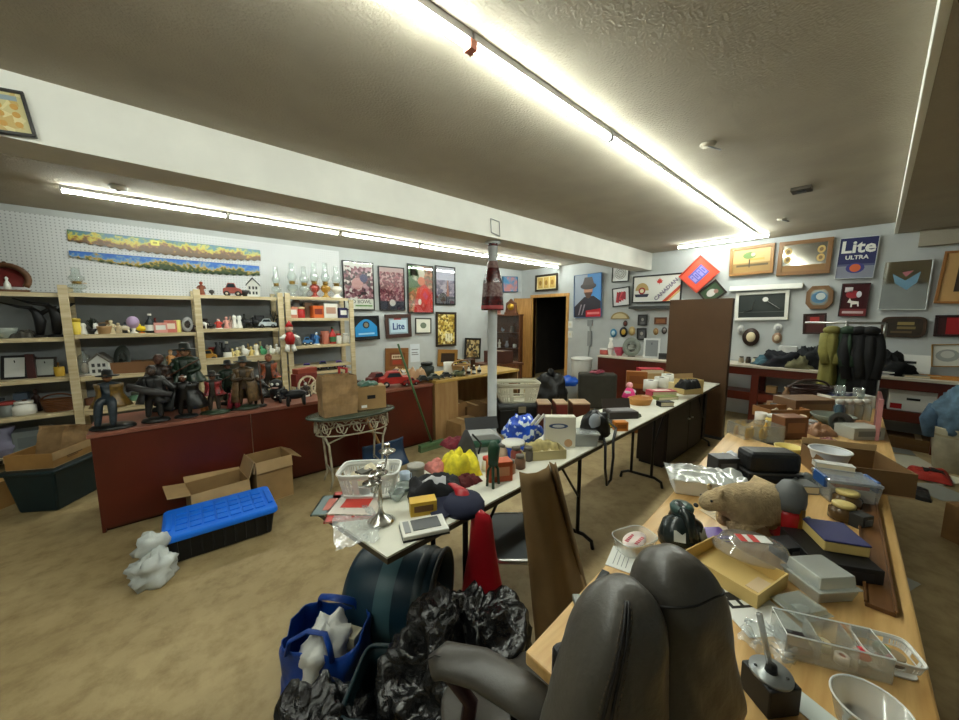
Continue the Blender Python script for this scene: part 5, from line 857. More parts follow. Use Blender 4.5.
# teal tote with a cardboard tray and a paper bag on it, at the wall end
TEAL = mat((18, 44, 50), .45, var=.15, scale=6)
p = PZ(62, 512, 0); tx, ty = -.655, 4.50; r = thing('storage_tote', 'dark teal open tote below the cardboard tray at the counter end', 'tote', (tx, ty, 0), R(57))
b = B().box(-.25, .25, -.17, .17, 0, .33, TEAL, taper=.04); b.ob('tub', r, bevel=.015); B().box(-.275, .275, -.19, .19, .32, .352, TEAL).ob('lid', r, bevel=.01)
carton((tx - .02, ty, .354), 60, .42, .30, .12, 'shallow cardboard tray on the dark teal tote', [('f', -88), ('b', -86)], m1=mat((176, 132, 74), .85, var=.12, scale=6), fl=.06, name='cardboard_tray')
def paperbag(loc, rz, w, d, h, label, seed, lie=False):
    r = thing('paper_bag', label, 'bag', loc, R(rz)); n = 44; rows = 14; loop = []
    def fn(u, v):
        a = u * 4; i = int(a) % 4; t_ = a - int(a); C_ = [(-1, -1), (1, -1), (1, 1), (-1, 1), (-1, -1)]; x = (C_[i][0] * (1 - t_) + C_[i + 1][0] * t_) * w / 2; y = (C_[i][1] * (1 - t_) + C_[i + 1][1] * t_) * d / 2
        if i % 2: x *= 1 - .5 * v * math.sin(math.pi * t_) * .35
        nn = noise.noise(Vector((x * 9, y * 9 + seed, v * h * 11))) ; n2 = noise.noise(Vector((x * 22 + seed, y * 20, v * h * 24)))
        return (x * (1 + .05 * math.sin(v * 3)) + .022 * nn * (.3 + v), y + (.024 * nn + .008 * n2) * (.3 + v), v * h * (1 + .02 * n2))
    o = B().grid(fn, n, rows, KRAFT, closed_u=True, smooth=False).slab([(-w / 2, -d / 2), (w / 2, -d / 2), (w / 2, d / 2), (-w / 2, d / 2)], 0, .003, KRAFT).ob('body', r, solid=.002)
    return r
rb = paperbag((tx + .02, ty - .02, .44), 30, .25, .19, .25, 'crumpled brown paper bag slumped on the cardboard tray', 4.2); rb.rotation_euler = (R(0), R(14), R(52)); rb.location = (tx + .03, ty + .02, .375)
# oval garden table
ox, oy, oz = 1.32, 3.2, .655; r = thing('garden_table', 'small oval white wrought metal table with a green glass top', 'table', (ox, oy, 0), R(-8)); WI = mat((196, 188, 164), .5, var=.2, scale=14)
B().lathe([(0, -.012), (.385, -.012), (.40, -.006), (.40, .006), (.385, .01), (0, .01)], mat((66, 76, 64), .25), n=36, sy=.52, c=(0, 0, oz)).ob('glass_top', r)
B().tube([(.34 * math.cos(i * .2618), .175 * math.sin(i * .2618), oz - .02) for i in range(24)], .008, WI, 6, closed=True).tube([(.32 * math.cos(i * .2618), .16 * math.sin(i * .2618), oz - .16) for i in range(24)], .007, WI, 6, closed=True).ob('apron_ring', r)
b = B()
for i in range(14):
    a0 = i * math.pi / 7; b.tube([(.33 * math.cos(a0 + t_ * .40), .168 * math.sin(a0 + t_ * .40), oz - .09 + .055 * math.sin(t_ * 6.28)) for t_ in [q / 8 for q in range(9)]], .006, WI, 5); b.tube([(.33 * math.cos(a0 + .2 + .1 * math.cos(q * .785)), .168 * math.sin(a0 + .2 + .1 * math.cos(q * .785)), oz - .09 + .04 * math.sin(q * .785)) for q in range(8)], .005, WI, 5, closed=True)
b.ob('scroll_lattice', r)
for s in (-1, 1):
    for t_ in (-1, 1): B().tube([(s * .27, t_ * .12, oz - .16), (s * .24, t_ * .12, oz - .24), (s * .22, t_ * .12, .1), (s * .25, t_ * .13, .012)], .010, WI, 7).ob('leg', r)
    B().tube([(s * .22, -.12, .16), (s * .22, .12, .16)], .007, WI).ob('stretcher', r)
B().tube([(-.25, -.12, oz - .22), (-.1, -.125, oz - .17), (.1, -.125, oz - .17), (.25, -.12, oz - .22)], .007, WI).ob('arch_brace', r)
paperbag((ox - .13, oy + .0, oz + .012), -2, .29, .17, .35, 'upright brown paper bag standing on the oval garden table', 1.3)
r = carton((ox + .19, oy + .02, oz + .012), -14, .26, .17, .215, 'cardboard box with a black stamp on the oval garden table', mark=False); B().box(-.045, .03, -.0865, -.085, .1, .135, K and BLACK).box(-.1, -.05, -.0865, -.085, .02, .045, WHITE).ob('stamp', r)
item('cloth', (ox + .17, oy + .03, oz + .23), .18, .05, (52, 92, 74), 'green folded cloth on the stamped cardboard box', d=.13)
# snow shovel, green push broom
p = PZ(388, 463, 0); r = thing('snow_shovel', 'blue bladed snow shovel with wooden shaft leaning on the red counter', 'shovel', (p.x - .06, 3.2, 0)); SB = mat((34, 62, 96), .4, var=.15, scale=8)
def sf(u, v): x = (u - .5) * .46; return (x, .11 * v + .05 * math.sin(math.pi * v) - .03 * (1 - (2 * u - 1) ** 2), .006 + .25 * v)
B().grid(sf, 14, 8, SB).ob('blade', r, solid=.008); B().cyl((-.02, .09, .16), (-.24, .40, .9), .016, mat((196, 150, 96), .5)).ob('shaft', r); B().tube([(-.24, .4, .88), (-.30, .43, .93), (-.29, .46, 1.02), (-.22, .44, 1.0), (-.24, .41, .9)], .016, RED, 7).ob('handle', r)
p0 = PZ(432, 449, .0); r = thing('push_broom', 'green handled push broom leaning on the counter end with its head on the floor', 'broom', (p0.x, p0.y, 0)); top = PY(398, 344, 3.56); d = top - p0
GB = mat((74, 112, 70), .5, var=.15, scale=8)
B().cyl((0, 0, .07), (d.x, d.y, d.z), .012, GB).ob('handle', r); b = B().box(-.17, .17, -.03, .03, .05, .085, mat((90, 120, 80), .6)); b.ob('head', r, bevel=.006)
b = B()
for i in range(40): x = -.165 + (i % 20) * .0174; y = -.018 + .036 * (i // 20); b.box(x - .006, x + .006, y - .01, y + .01, 0, .05, mat((104, 124, 84), .9))
b.ob('bristles', r)
# things under and beyond the tan counter
p = PZ(468, 440, 0); carton((p.x + .02, YC - .17, 0), 2, .36, .28, .24, 'brown cardboard box with white label in front of the tan counter', mark=False); 
carton((p.x + .38, YC + .12, 0), -6, .34, .3, .34, 'darker cardboard box under the tan counter', m1=mat((120, 88, 52), .9, var=.15, scale=6)); carton((p.x + .08, YC + .16, .0), 3, .3, .26, .40, 'taller cardboard box at the back under the tan counter', m1=mat((136, 100, 60), .9))

p = PZ(-6, 512, 0); carton((p.x - .06, p.y + .1, 0), 50, .3, .24, .22, 'tan cardboard box at the wall end beside the dark teal tote', m1=mat((176, 136, 80), .85, var=.1, scale=6), mark=False)
# ---------------------------------------------------------------- around the pole and the doorway
p = PZ(517, 401, .40); bx_, by_ = p.x, p.y
r = thing('black_trunk', 'low black trunk carrying the white laundry basket beyond the pole', 'trunk', (bx_ + .05, by_ + .05, 0), R(-30)); B().box(-.31, .31, -.22, .22, 0, .33, BLACK).ob('body', r, bevel=.02); B().box(-.32, .32, -.23, .23, .33, .39, DKGREY).ob('lid', r, bevel=.02); B().box(-.05, .05, -.242, -.23, .28, .36, STEEL).ob('latch', r)
def laundry(loc, rz, w, d, h, label, c, name='laundry_basket'):
    r = thing(name, label, 'basket', loc, R(rz)); m_ = cm(c, .4); b = B(); n = 40; q = .82
    def pt(u, z):                                              # rounded rectangle
        a = 2 * math.pi * u; e = .35; cx = math.copysign(abs(math.cos(a)) ** e, math.cos(a)); cy = math.copysign(abs(math.sin(a)) ** e, math.sin(a)); s = q + (1 - q) * z / h; return (w / 2 * s * cx, d / 2 * s * cy, z)
    for k in range(n):
        u0, u1 = (k + .18) / n, (k + .82) / n if k % 5 else (k + .99) / n
        b.add([pt(u0, .02), pt(u1, .02), pt(u1, h * .82), pt(u0, h * .82)], [(0, 1, 2, 3)], m_)
    for z0, z1 in ((0, .12 * h), (.46 * h, .53 * h), (.80 * h, h)): b.grid(lambda u, v: pt(u, z0 + (z1 - z0) * v), n, 2, m_, closed_u=True)
    b.add([pt(k / n, .003) for k in range(n)], [tuple(range(n))], m_); b.ob('body', r, solid=min(.004, w * .012))
    B().tube([pt(k / n, h) for k in range(n)], min(.009, w * .02), m_, 6, closed=True).ob('rim', r)
    return r
laundry((bx_ + .05, by_ + .05, .392), -38, .60, .40, .26, 'white plastic laundry basket with slots on the black trunk by the pole', (214, 210, 190))
p = PZ(478, 420, 0); r = thing('duffel_bag', 'grey duffel bag lying behind the pole under the tan counter end', 'bag', (p.x + .32, YC - .3, .16), R(10)); B().tube([(-.26, 0, .0), (-.22, 0, 0), (0, 0, .02), (.22, 0, 0), (.26, 0, 0)], [.06, .15, .17, .15, .06], mat((92, 90, 84), .8, var=.2, scale=9), 16).ob('body', r); B().tube([(-.1, -.15, .05), (-.08, -.1, .2), (.08, -.1, .2), (.1, -.15, .05)], .012, BLACK).ob('handle', r)
def bagpile(px, base, w, d, h, c, label, seed, name='garbage_bag'):
    p = PZ(px, base, 0); r = thing(name, label, 'bag', (p.x, p.y, 0), 0); crumple(0, 0, h * .45, w / 2, d / 2, h * .5, .35, seed, mat(c, .4, bump=.6, bscale=22)).ob('body', r); crumple(0, 0, h * .98, w * .1, w * .1, h * .1, .5, seed + 3, mat(c, .4, bump=.6, bscale=22), 12, 8, False).ob('tie', r); return r
bagpile(550, 408, .5, .5, .62, (28, 28, 28), 'black bag standing in front of the dark doorway', 2.2); bagpile(500, 424, .5, .4, .32, (26, 28, 34), 'low dark bag at the foot of the pole', 5.5)
for i, (px, c, ds) in enumerate(((543, (84, 36, 26), 'nearest the black bag'), (560, (120, 44, 40), 'in the middle, redder than its neighbours'), (579, (92, 44, 30), 'widest, nearest the white table'))):
    p = PZ(px, 401, .42); r = thing('storage_case', 'dark red brown case with pale lid, ' + ds, 'case', (p.x, p.y, 0), R(-42)); w_ = (.17, .15, .22)[i]; B().box(-w_ / 2, w_ / 2, -.13, .13, 0, .40, mat(c, .5, var=.1, scale=5)).ob('body', r, bevel=.005); B().box(-w_ / 2 - .003, w_ / 2 + .003, -.133, .133, .40, .42, mat((190, 160, 130), .6)).ob('lid', r, bevel=.003)
p = PZ(569, 399, 0); r = thing('bucket', 'pale bucket stuffed with a bright blue bag near the doorway', 'bucket', (p.x, p.y, 0)); B().lathe([(.14, 0), (.165, .28), (.17, .3), (.155, .3), (.13, .02), (0, .02)], mat((196, 206, 216), .4), n=20).ob('body', r); crumple(0, 0, .33, .17, .17, .1, .3, 4, mat((24, 84, 190), .35), 20, 12).ob('liner_bag', r)
p = PZ(548, 400, 0); r = thing('stool', 'small dark framed stool beside the bucket at the doorway', 'stool', (p.x + .5, p.y + .3, 0)); B().box(-.15, .15, -.13, .13, .38, .41, BLACK).ob('seat', r)
for s in (-1, 1):
    for t_ in (-1, 1): B().cyl((s * .13, t_ * .11, 0), (s * .12, t_ * .1, .38), .012, BLACK).ob('leg', r)
p = PZ(596, 408, 0); r = thing('suitcase', 'dark olive grey suitcase standing upright by the doorway wall', 'suitcase', (p.x, p.y, 0), R(-52)); B().box(-.3, .3, -.13, .13, .02, .60, mat((60, 58, 50), .7, var=.12, scale=12)).ob('body', r, bevel=.03); B().tube([(-.07, 0, .6), (-.06, 0, .64), (.06, 0, .64), (.07, 0, .6)], .012, BLACK).ob('handle', r)
for s in (-1, 1): B().ell((s * .24, 0, .015), (.02, .12, .02), BLACK, 8, 6).ob('foot', r)
item('cloth', (p.x, p.y, .61), .26, .05, (140, 50, 70), 'pink maroon cloth on the upright suitcase', d=.16)
p2 = PZ(588, 398, 0); r = thing('plastic_tub', 'tall white plastic tub with lid behind the suitcase', 'tub', (p2.x + .35, p2.y + .38, 0)); B().lathe([(.17, 0), (.2, .66), (.2, .68)], WHITE, n=20).ob('body', r); B().lathe([(.215, .67), (.215, .71), (.19, .72), (0, .72)], WHITE, n=20).ob('lid', r)
# curio cabinet in the corner with a clock on it
cx0 = PY(500, 340, 5.6).x; r = thing('curio_cabinet', 'brown curio cabinet with glass shelves in the corner by the door', 'cabinet', (6.0, 5.72, 0), R(-62)); CW, CD, CHh = .66, .34, 1.56
DW = wood((112, 66, 36), (84, 46, 24), 3, (10, 10, 1.2), .4)
B().box(-CW / 2, CW / 2, .30, CD, 0, CHh, DW).ob('back_panel', r)
for s in (-1, 1): B().box(s * CW / 2 - .015, s * CW / 2 + .015, 0, .30, 0, CHh, DW).ob('side_panel', r)
B().box(-CW / 2 - .02, CW / 2 + .02, -.02, CD, CHh, CHh + .03, DW).ob('top_board', r); B().box(-CW / 2, CW / 2, 0, .30, 0, .42, DW).ob('lower_cupboard', r)
zs = (.42, .80, 1.16)
for z in zs: B().box(-CW / 2 + .015, CW / 2 - .015, .01, .30, z, z + .015, DW).ob('shelf_board', r)
B().box(-CW / 2 + .015, CW / 2 - .015, .004, .008, .44, CHh, clear((250, 250, 250), .01, .02)).ob('glass_door', r)
def incab(x, y, z): return r.matrix_basis @ Vector((x, y, z)) if False else Matrix.Translation(r.location) @ Matrix.Rotation(R(-62), 4, 'Z') @ Vector((x, y, z))
for i, (kd, x, z, w_, h_, c, ds) in enumerate([('fig', -.18, zs[1], .09, .2, W, 'white figurine, first on the middle curio shelf'), ('vase', .0, zs[1], .1, .16, (150, 150, 160), 'grey vase, centre of the middle curio shelf'), ('cup', .18, zs[1], .09, .09, W, 'white cup on the middle curio shelf'), ('bird', -.1, zs[2], .1, .12, (150, 160, 170), 'blue grey bird on the top curio shelf'), ('jar', .12, zs[2], .1, .15, (120, 110, 100), 'brown grey jar on the top curio shelf'), ('plate', .05, zs[0], .16, .16, (190, 190, 190), 'pale plate on the low curio shelf')]):
    item(kd, incab(x, .15, z + .016), w_, h_, c, ds, rz=R(-62))
p = incab(.1, .15, CHh + .031); rr = thing('mantel_clock', 'carved brown mantel clock on top of the curio cabinet', 'clock', p, R(-62)); B().box(-.15, .15, -.07, .07, 0, .05, DW).prism([(-.13, .05), (.13, .05), (.11, .26), (.05, .3), (0, .36), (-.05, .3), (-.11, .26)], -.06, .06, DW).ob('case', rr, bevel=.006); B().lathe([(.08, 0), (.07, .01), (0, .012)], GOLD, n=20, T=Tm(0, -.06, .17, 90)).ob('dial', rr)
p = incab(-.2, .15, CHh + .031); item('fig', p, .16, .3, (150, 90, 80), 'tall reddish figure standing next to the mantel clock', (200, 160, 140), name='figurine')
r = thing('side_table', 'low dark brown table with a crate behind the white pole', 'table', (4.35, 4.3, 0), R(-10)); B().box(-.35, .35, -.25, .25, .72, .76, DW).ob('tabletop', r)
for s in (-1, 1):
    for t_ in (-1, 1): B().box(s * .31 - .025, s * .31 + .025, t_ * .21 - .025, t_ * .21 + .025, 0, .72, DW).ob('leg', r)
carton((4.35, 4.3, .761), -10, .4, .3, .2, 'plain brown crate on the low dark table behind the pole', m1=mat((84, 44, 28), .6, var=.15, scale=5), mark=False, name='crate')
# ---------------------------------------------------------------- far counters along the picture wall
ZB = .80; XB0 = 6.32
yA, yB = PX(598, 357, XB0).y, PX(690, 362, XB0).y
def bench(name, label, y0, y1, z, legs, shelf=True):
    r = thing(name, label, 'counter', (XB0, y0, 0)); L = y1 - y0
    B().box(-.02, XF - XB0 - .02, 0, L, z - .03, z, mat((206, 196, 180), .4, var=.06, scale=5)).ob('worktop', r, bevel=.003); B().box(0, .03, 0, L, z - .14, z - .03, REDLAM).ob('apron', r)
    for y in legs: B().box(0, .09, y - .045, y + .045, 0, z - .14, REDLAM).ob('leg', r, bevel=.003); B().box(.46, .55, y - .045, y + .045, 0, z - .03, REDLAM).ob('leg', r, bevel=.003)
    if shelf: B().box(.04, .54, .02, L - .02, .40, .42, REDLAM).box(.01, .04, .02, L - .02, .33, .45, REDLAM).ob('lower_shelf', r)
    return r
r = counter('counter', 'red fronted counter with pale top under the small portraits', 0, yA - yB, 0, .56, ZB, 2, mat((206, 196, 180), .4), REDLAM); r.location = (XB0, yA, 0); r.rotation_euler.z = R(-90)
yR0, yR1 = -1.6, PX(738, 363, XB0).y + .25
bench('workbench', 'long dark red workbench with a lower shelf along the picture wall', yR0, yR1, .84, [.3, PX(938, 440, XB0).y - yR0, PX(753, 400, XB0).y - yR0])
def onA(px, d=.25, z=ZB): p = PX(px, 340, XB0 + d); p.z = z; return p
for q in [('vase', 611, 340, 357, 6, W, 'white figure vase at the counter end by the door wall', (190, 180, 180)), ('bowl', 620, 349, 357, 11, (176, 70, 90), 'pink red bowl on the red fronted counter', (150, 40, 60)), ('tin', 605, 352, 358, 9, (190, 90, 80), 'coral tin on the red fronted counter', W), ('plate', 632, 338, 357, 17, (120, 126, 116), 'round silver plate standing on the red fronted counter', (190, 192, 180)), ('frame', 652, 338, 358, 15, (196, 198, 196), 'silver photo frame leaning on the red fronted counter', (120, 124, 126)), ('box', 664, 352, 358, 8, (60, 60, 60), 'small dark carton next to the silver frame', (40, 40, 40))]:
    kd, px, tp, bs_, wd, c, ds, c2 = q; p = onA(px); k = mpp(p); item(kd, p, wd * k, (bs_ - tp) * k, c, ds, c2, rz=R(-70), d=.08)
# tall brown panel
xq = 5.15; ya, yb_ = PX(670, 300, xq).y, PX(733, 300, xq).y; zt = PX(700, 299, xq).z
r = thing('room_divider', 'tall plain brown upright panel at the far end of the white tables', 'divider', (xq, yb_, 0)); PB = mat((92, 66, 42), .5, var=.08, scale=3)
B().box(0, .03, 0, ya - yb_, .04, zt, PB).ob('front_panel', r, bevel=.002); B().box(.03, .09, 0, .03, .04, zt - .004, mat((70, 50, 34), .5)).ob('side_rail', r); B().box(.03, .09, ya - yb_ - .03, ya - yb_, .04, zt - .004, mat((70, 50, 34), .5)).ob('side_rail', r); B().box(-.0, .12, 0, ya - yb_, 0, .04, DKGREY).ob('base', r)
# workbench load
ZW = .84
def onW(px, py=None, d=.2): p = PX(px, 340, XB0 + d); p.z = ZW; return p
def heap(px, w, h, c, label, seed, d=.25, name='clothes_heap', dp=.35):
    p = onW(px, d=d); r = thing(name, label, 'clothing', p, R(-90)); crumple(0, 0, 0, w / 2, dp / 2, h, .55, seed, mat(c, .85, var=.25, scale=12), 34, 22).ob('fabric', r); return r
p = onW(758); k = mpp(p)
heap(788, .52, .19, (24, 26, 34), 'heap of black and navy clothes on the workbench', 2.1); heap(812, .34, .24, (30, 32, 36), 'taller black jacket heap beside the yellow green coat', 6.4, .3); heap(800, .26, .15, (120, 116, 84), 'khaki garment lying among the black clothes', 9.2, .12, dp=.16); heap(769, .3, .10, (60, 96, 110), 'small teal garment at the near end of the clothes', 4.4, .3)
item('box', onW(789, d=.4), .2, .28, (206, 206, 204), 'white folded garment box behind the clothes heap', rz=R(-90), d=.1)
for i, (px, c, ds) in enumerate(((743, (150, 140, 120), 'first from the brown panel'), (750, (60, 50, 40), 'second from the brown panel'), (757, (190, 180, 150), 'third from the brown panel'))): item('jar', onW(px, d=.3), .07, .1, c, 'little jar on the workbench, ' + ds, (60, 56, 50))
heap(893, .34, .2, (22, 22, 24), 'black bag slumped on the workbench beside the coats', 3.7, .25)
pp_ = onW(886, d=.08); item('box', pp_, .2, .05, W, 'white strip carton at the workbench edge below the black bag', (150, 150, 150), rz=R(-90), d=.06)
p = onW(908, d=.45); r = thing('white_card', 'white printed card standing on the workbench by the wall', 'card', p, R(-95)); B().box(-.2, .2, -.004, .004, 0, .24, WHITE, T=Tm(0, 0, 0, -10)).ob('board', r); B().box(-.08, .09, -.0065, -.004, .13, .16, BLACK, T=Tm(0, 0, 0, -10)).ob('dark_mark', r)
item('tray', onW(938, d=.2), .4, .03, (190, 130, 60), 'shallow orange tray of oddments on the workbench', (190, 170, 140), rz=R(-90), d=.2); item('book', onW(920, d=.15), .2, .03, (120, 116, 100), 'grey book lying on the workbench', rz=R(-80), d=.15)
p = PX(913, 400, XB0 + .1); r = thing('file_box', 'white cardboard file box with black slot on the lower shelf', 'box', (XB0 + .25, p.y, .452), R(-90)); B().box(-.19, .19, -.2, .2, 0, .22, WHITE).ob('body', r, bevel=.004); B().box(-.195, .195, -.205, .205, .2, .24, mat((206, 204, 196), .6)).ob('lid', r, bevel=.004); B().box(-.05, .05, -.203, -.2, .13, .155, BLACK).ob('hand_slot', r); B().box(-.17, -.08, -.2025, -.2, .02, .08, RED).ob('label', r)
item('box', (XB0 + .2, PX(770, 380, XB0).y, .452), .12, .1, (190, 150, 100), 'small tan carton on the lower shelf by the brown panel', rz=R(-90), d=.1)
carton((XB0 + .2, PX(918, 450, XB0).y, 0), -90, .5, .3, .14, 'flat tan cardboard box on the floor under the workbench', m1=mat((110, 80, 44), .9))
# clothes rack with coats
xr = 5.55; r = thing('clothes_rack', 'thin chrome clothes rack between the tables and the workbench', 'rack', (xr, 0, 0)); y0, y1 = PX(886, 323, xr).y, PX(805, 323, xr).y; zr = PX(847, 323, xr).z; ym = PX(847, 323, xr).y
B().cyl((0, y0, zr), (0, y1, zr), .012, STEEL).ob('rail', r); B().cyl((0, ym, .05), (0, ym, zr + .02), .014, STEEL).ob('post', r); B().cyl((0, y0, .05), (0, y0, zr), .012, STEEL).ob('post', r); B().cyl((-.25, ym, .03), (.25, ym, .03), .014, STEEL).cyl((-.25, y0, .03), (.25, y0, .03), .014, STEEL).cyl((0, ym, .03), (0, y0, .03), .012, STEEL).ob('base', r)
def coat(px, label, c, length, w, seed, dz=.06):
    y = PX(px, 330, xr).y; r = thing('coat', label, 'coat', (xr, y, zr), R(-75)); m_ = mat(c, .8, var=.15, scale=10)
    def fn(u, v):
        a = 2 * math.pi * u; s = .28 + .72 * min(1, v * 5) ** .5; nn = noise.noise(Vector((math.cos(a) * 2 + seed, math.sin(a) * 2, v * 3))); f = 1 + .18 * nn + .05 * math.sin(a * 5 + seed) * v
        return (w / 2 * s * f * math.cos(a) * (1 + .45 * v), .11 * s * f * math.sin(a), -dz - length * v - .04 * (1 - s))
    B().grid(fn, 30, 16, m_, closed_u=True).ob('body', r)
    for s in (-1, 1): B().tube([(s * w * .40, 0, -dz - .06), (s * w * .52, -.05, -dz - .25), (s * w * .36, -.10, -dz - .25 - length * .22)], [.05, .05, .04], m_, 10).ob('sleeve', r)
    B().ell((0, -.02, -dz - .02), (.08, .07, .05), m_, 10, 6).ob('collar', r); B().tube([(0, 0, .014), (.015, 0, .0), (0, 0, -.03), (0, 0, -dz)], .004, STEEL).ob('hanger_hook', r)
coat(859, 'long black coat hanging on the chrome rack', (18, 18, 20), 1.28, .21, 1.2); coat(870, 'second black jacket hanging at the far end of the rack', (24, 24, 26), 1.2, .15, 4.1); coat(832, 'yellow green coat hanging on the chrome rack', (128, 122, 60), .62, .11, 2.7); coat(848, 'narrow dark green garment hanging behind the rack post', (40, 62, 44), .7, .07, 8.2)
# ---------------------------------------------------------------- row of white folding tables
ZT = .73; TW = mat((226, 224, 210), .4, var=.05, scale=8); TE = mat((70, 62, 50), .5); LEGM = mat((34, 30, 30), .4, .3)
def folding(name, label, poly, z, topm, edge, legs, lx=.0, legm=LEGM):
    c = sum((Vector((q[0], q[1], 0)) for q in poly), Vector()) / len(poly); P = [(q[0] - c.x, q[1] - c.y) for q in poly]; r = thing(name, label, 'table', (c.x, c.y, 0))
    B().slab(P, z - .008, z, topm).ob('tabletop', r); B().slab([(x * .998, y * .998) for x, y in P], z - .03, z - .008, edge).ob('edge_band', r)
    A_ = Vector((*P[0], 0)); B_ = Vector((*P[1], 0)); C_ = Vector((*P[2], 0)); D_ = Vector((*P[3], 0))          # near-left, near-right, far-right, far-left
    for f, sg in legs:
        n_ = A_.lerp(B_, f); o_ = D_.lerp(C_, f); ax = (B_ - A_).normalized(); a = n_.lerp(o_, .12); b_ = n_.lerp(o_, .88)
        for q in (n_.lerp(o_, .28), n_.lerp(o_, .72)): B().cyl(q + Vector((0, 0, .075)), q + Vector((0, 0, z - .03)), .013, legm, n=8).ob('leg', r)
        m_ = (b_ - a).normalized(); B().tube([a - m_ * .03 + Vector((0, 0, .0)), a - m_ * .02 + Vector((0, 0, .05)), a + m_ * .04 + Vector((0, 0, .078)), b_ - m_ * .04 + Vector((0, 0, .078)), b_ + m_ * .02 + Vector((0, 0, .05)), b_ + m_ * .03], .013, legm, 8).ob('foot_bar', r)
        q = n_.lerp(o_, .28); B().cyl(q + Vector((0, 0, z * .45)), q + ax * sg * .30 + Vector((0, 0, z - .03)), .008, legm, n=6).ob('brace', r)
    return r
A_ = PZ(387, 557, ZT); B_ = PZ(315, 508, ZT); C_ = PZ(603, 443, ZT); dv = B_ - A_
folding('folding_table', 'white folding table at the front of its row, crowded with cloths and silver', [A_, C_, C_ + dv, B_], ZT, TW, TE, [(.32, 1), (.985, -1)])
D_ = PZ(606, 442, ZT); E_ = PZ(720, 383.5, ZT); F_ = PZ(689, 380, ZT)
folding('folding_table', 'white folding table at the far end of its row by the brown panel', [D_, E_, F_, D_ + dv * .92], ZT, TW, TE, [(.40, 1), (.92, -1)])
def onT(px, py, z=ZT): p = PZ(px, py, z); p.z = z; return p
def Kt(p): return mpp(p)
# silver candelabra
p = onT(381, 522); k = Kt(p); r = thing('candelabra', 'tall silver candelabra with twisted arms at the near table corner', 'candelabra', p, R(20))
B().lathe([(13 * k, 0), (13.5 * k, 1.5 * k), (11 * k, 3 * k), (9 * k, 5 * k), (5 * k, 7 * k), (2.5 * k, 12 * k), (1.8 * k, 18 * k), (2.8 * k, 22 * k), (1.6 * k, 30 * k), (1.8 * k, 40 * k), (2.6 * k, 44 * k)], SILVER, n=20).ob('base', r)
def cup(x, z): return [(1 * k, z - 4 * k), (2 * k, z), (8 * k, z + 3 * k), (8.6 * k, z + 4 * k), (2.8 * k, z + 4.5 * k), (2.6 * k, z + 10 * k), (3.4 * k, z + 11 * k), (2.2 * k, z + 11 * k)]
for x, z in ((0, 48 * k), (-11 * k, 42 * k), (12 * k, 66 * k)):
    B().lathe(cup(x, z), SILVER, n=16, c=(x, 0, 0)).ob('candle_cup', r)
B().tube([(0, 0, 40 * k), (-6 * k, 0, 34 * k), (-11 * k, 0, 36 * k), (-11 * k, 0, 42 * k)], 1.1 * k, SILVER, 8).ob('arm', r); B().tube([(-8 * k, 0, 30 * k), (-2 * k, 0, 46 * k), (8 * k, 0, 54 * k), (12 * k, 0, 66 * k)], 1.1 * k, SILVER, 8).ob('arm', r)
r = laundry(onT(371, 491, ZT + .012), -38, .265, .17, .11, 'small white slotted basket of oddments on magazines at the near table end', (226, 226, 222), 'plastic_basket')
p = onT(371, 489, ZT + .02)
item('cloth', p + Vector((.0, .01, .045)), .17, .07, (206, 196, 168), 'beige crumpled cloth in the small white basket', d=.09); item('box', p + Vector((-.03, .0, .03)), .06, .07, (70, 66, 56), 'dark little carton in the small white basket', (120, 110, 90), rz=R(15), d=.05); item('roll', p + Vector((.06, -.01, .03)), .05, .08, W, 'white paper roll in the small white basket', (170, 150, 120))
for i, (px, py, dz, a, c, c2, ds) in enumerate(((353, 505, 0, -30, (190, 70, 60), (226, 214, 206), 'red and white magazine lowest under the small basket'), (360, 500, .006, -44, (206, 196, 186), (190, 60, 50), 'pale magazine with a red block on top of the red one'), (340, 505, 0, -36, (90, 110, 110), (190, 90, 70), 'grey green magazine at the very end of the table'))):
    p = onT(px, py, ZT + dz); item('book', p, .19, .006, c, ds, c2, rz=R(a), d=.25 if i < 2 else .16, name='magazine', cat='magazine')
def film(px, py, w, d, h, rz, label, seed, al=.3):
    p = onT(px, py); r = thing('plastic_sheet', label, 'plastic', p, R(rz))
    B().grid(lambda u, v: ((u - .5) * w + .02 * noise.noise(Vector((v * 4, u * 3, seed))), (v - .5) * d + .02 * noise.noise(Vector((u * 4, v * 3, seed + 3))), .004 + h * abs(noise.noise(Vector((u * 5, v * 5, seed)))) + .01 * abs(noise.noise(Vector((u * 17, v * 15, seed))))), 26, 20, clear((240, 244, 244), al, .12)).ob('film', r); return r
film(356, 527, .15, .26, .018, -20, 'crinkled clear plastic sheet over the near table end', 3.3)
item('bowl', onT(397, 500), .07, .04, clear((226, 234, 232), .35), 'clear cut glass dish next to the candelabra', GLASS); item('bowl', onT(404, 491), .09, .03, clear((200, 210, 206), .35), 'wider clear glass dish behind the candelabra', GLASS)
item('cup', onT(405, 484), .06, .06, (196, 210, 226), 'pale blue cup behind the glass dishes'); p = onT(416, 476); item('tin', p, 17 * Kt(p), 12 * Kt(p), (110, 104, 92), 'open grey metal tin on the white table', (150, 146, 136))
def cl(px, py, wpx, hpx, dpx, c, label, c2=None, rz=0, z=ZT, name=None):
    p = onT(px, py, z); k = Kt(p); return item('cloth', p, wpx * k, hpx * k, mat(c, .85, var=.2, scale=30), label, mat(c2, .85) if c2 else None, rz=R(rz), d=dpx * k, name=name)
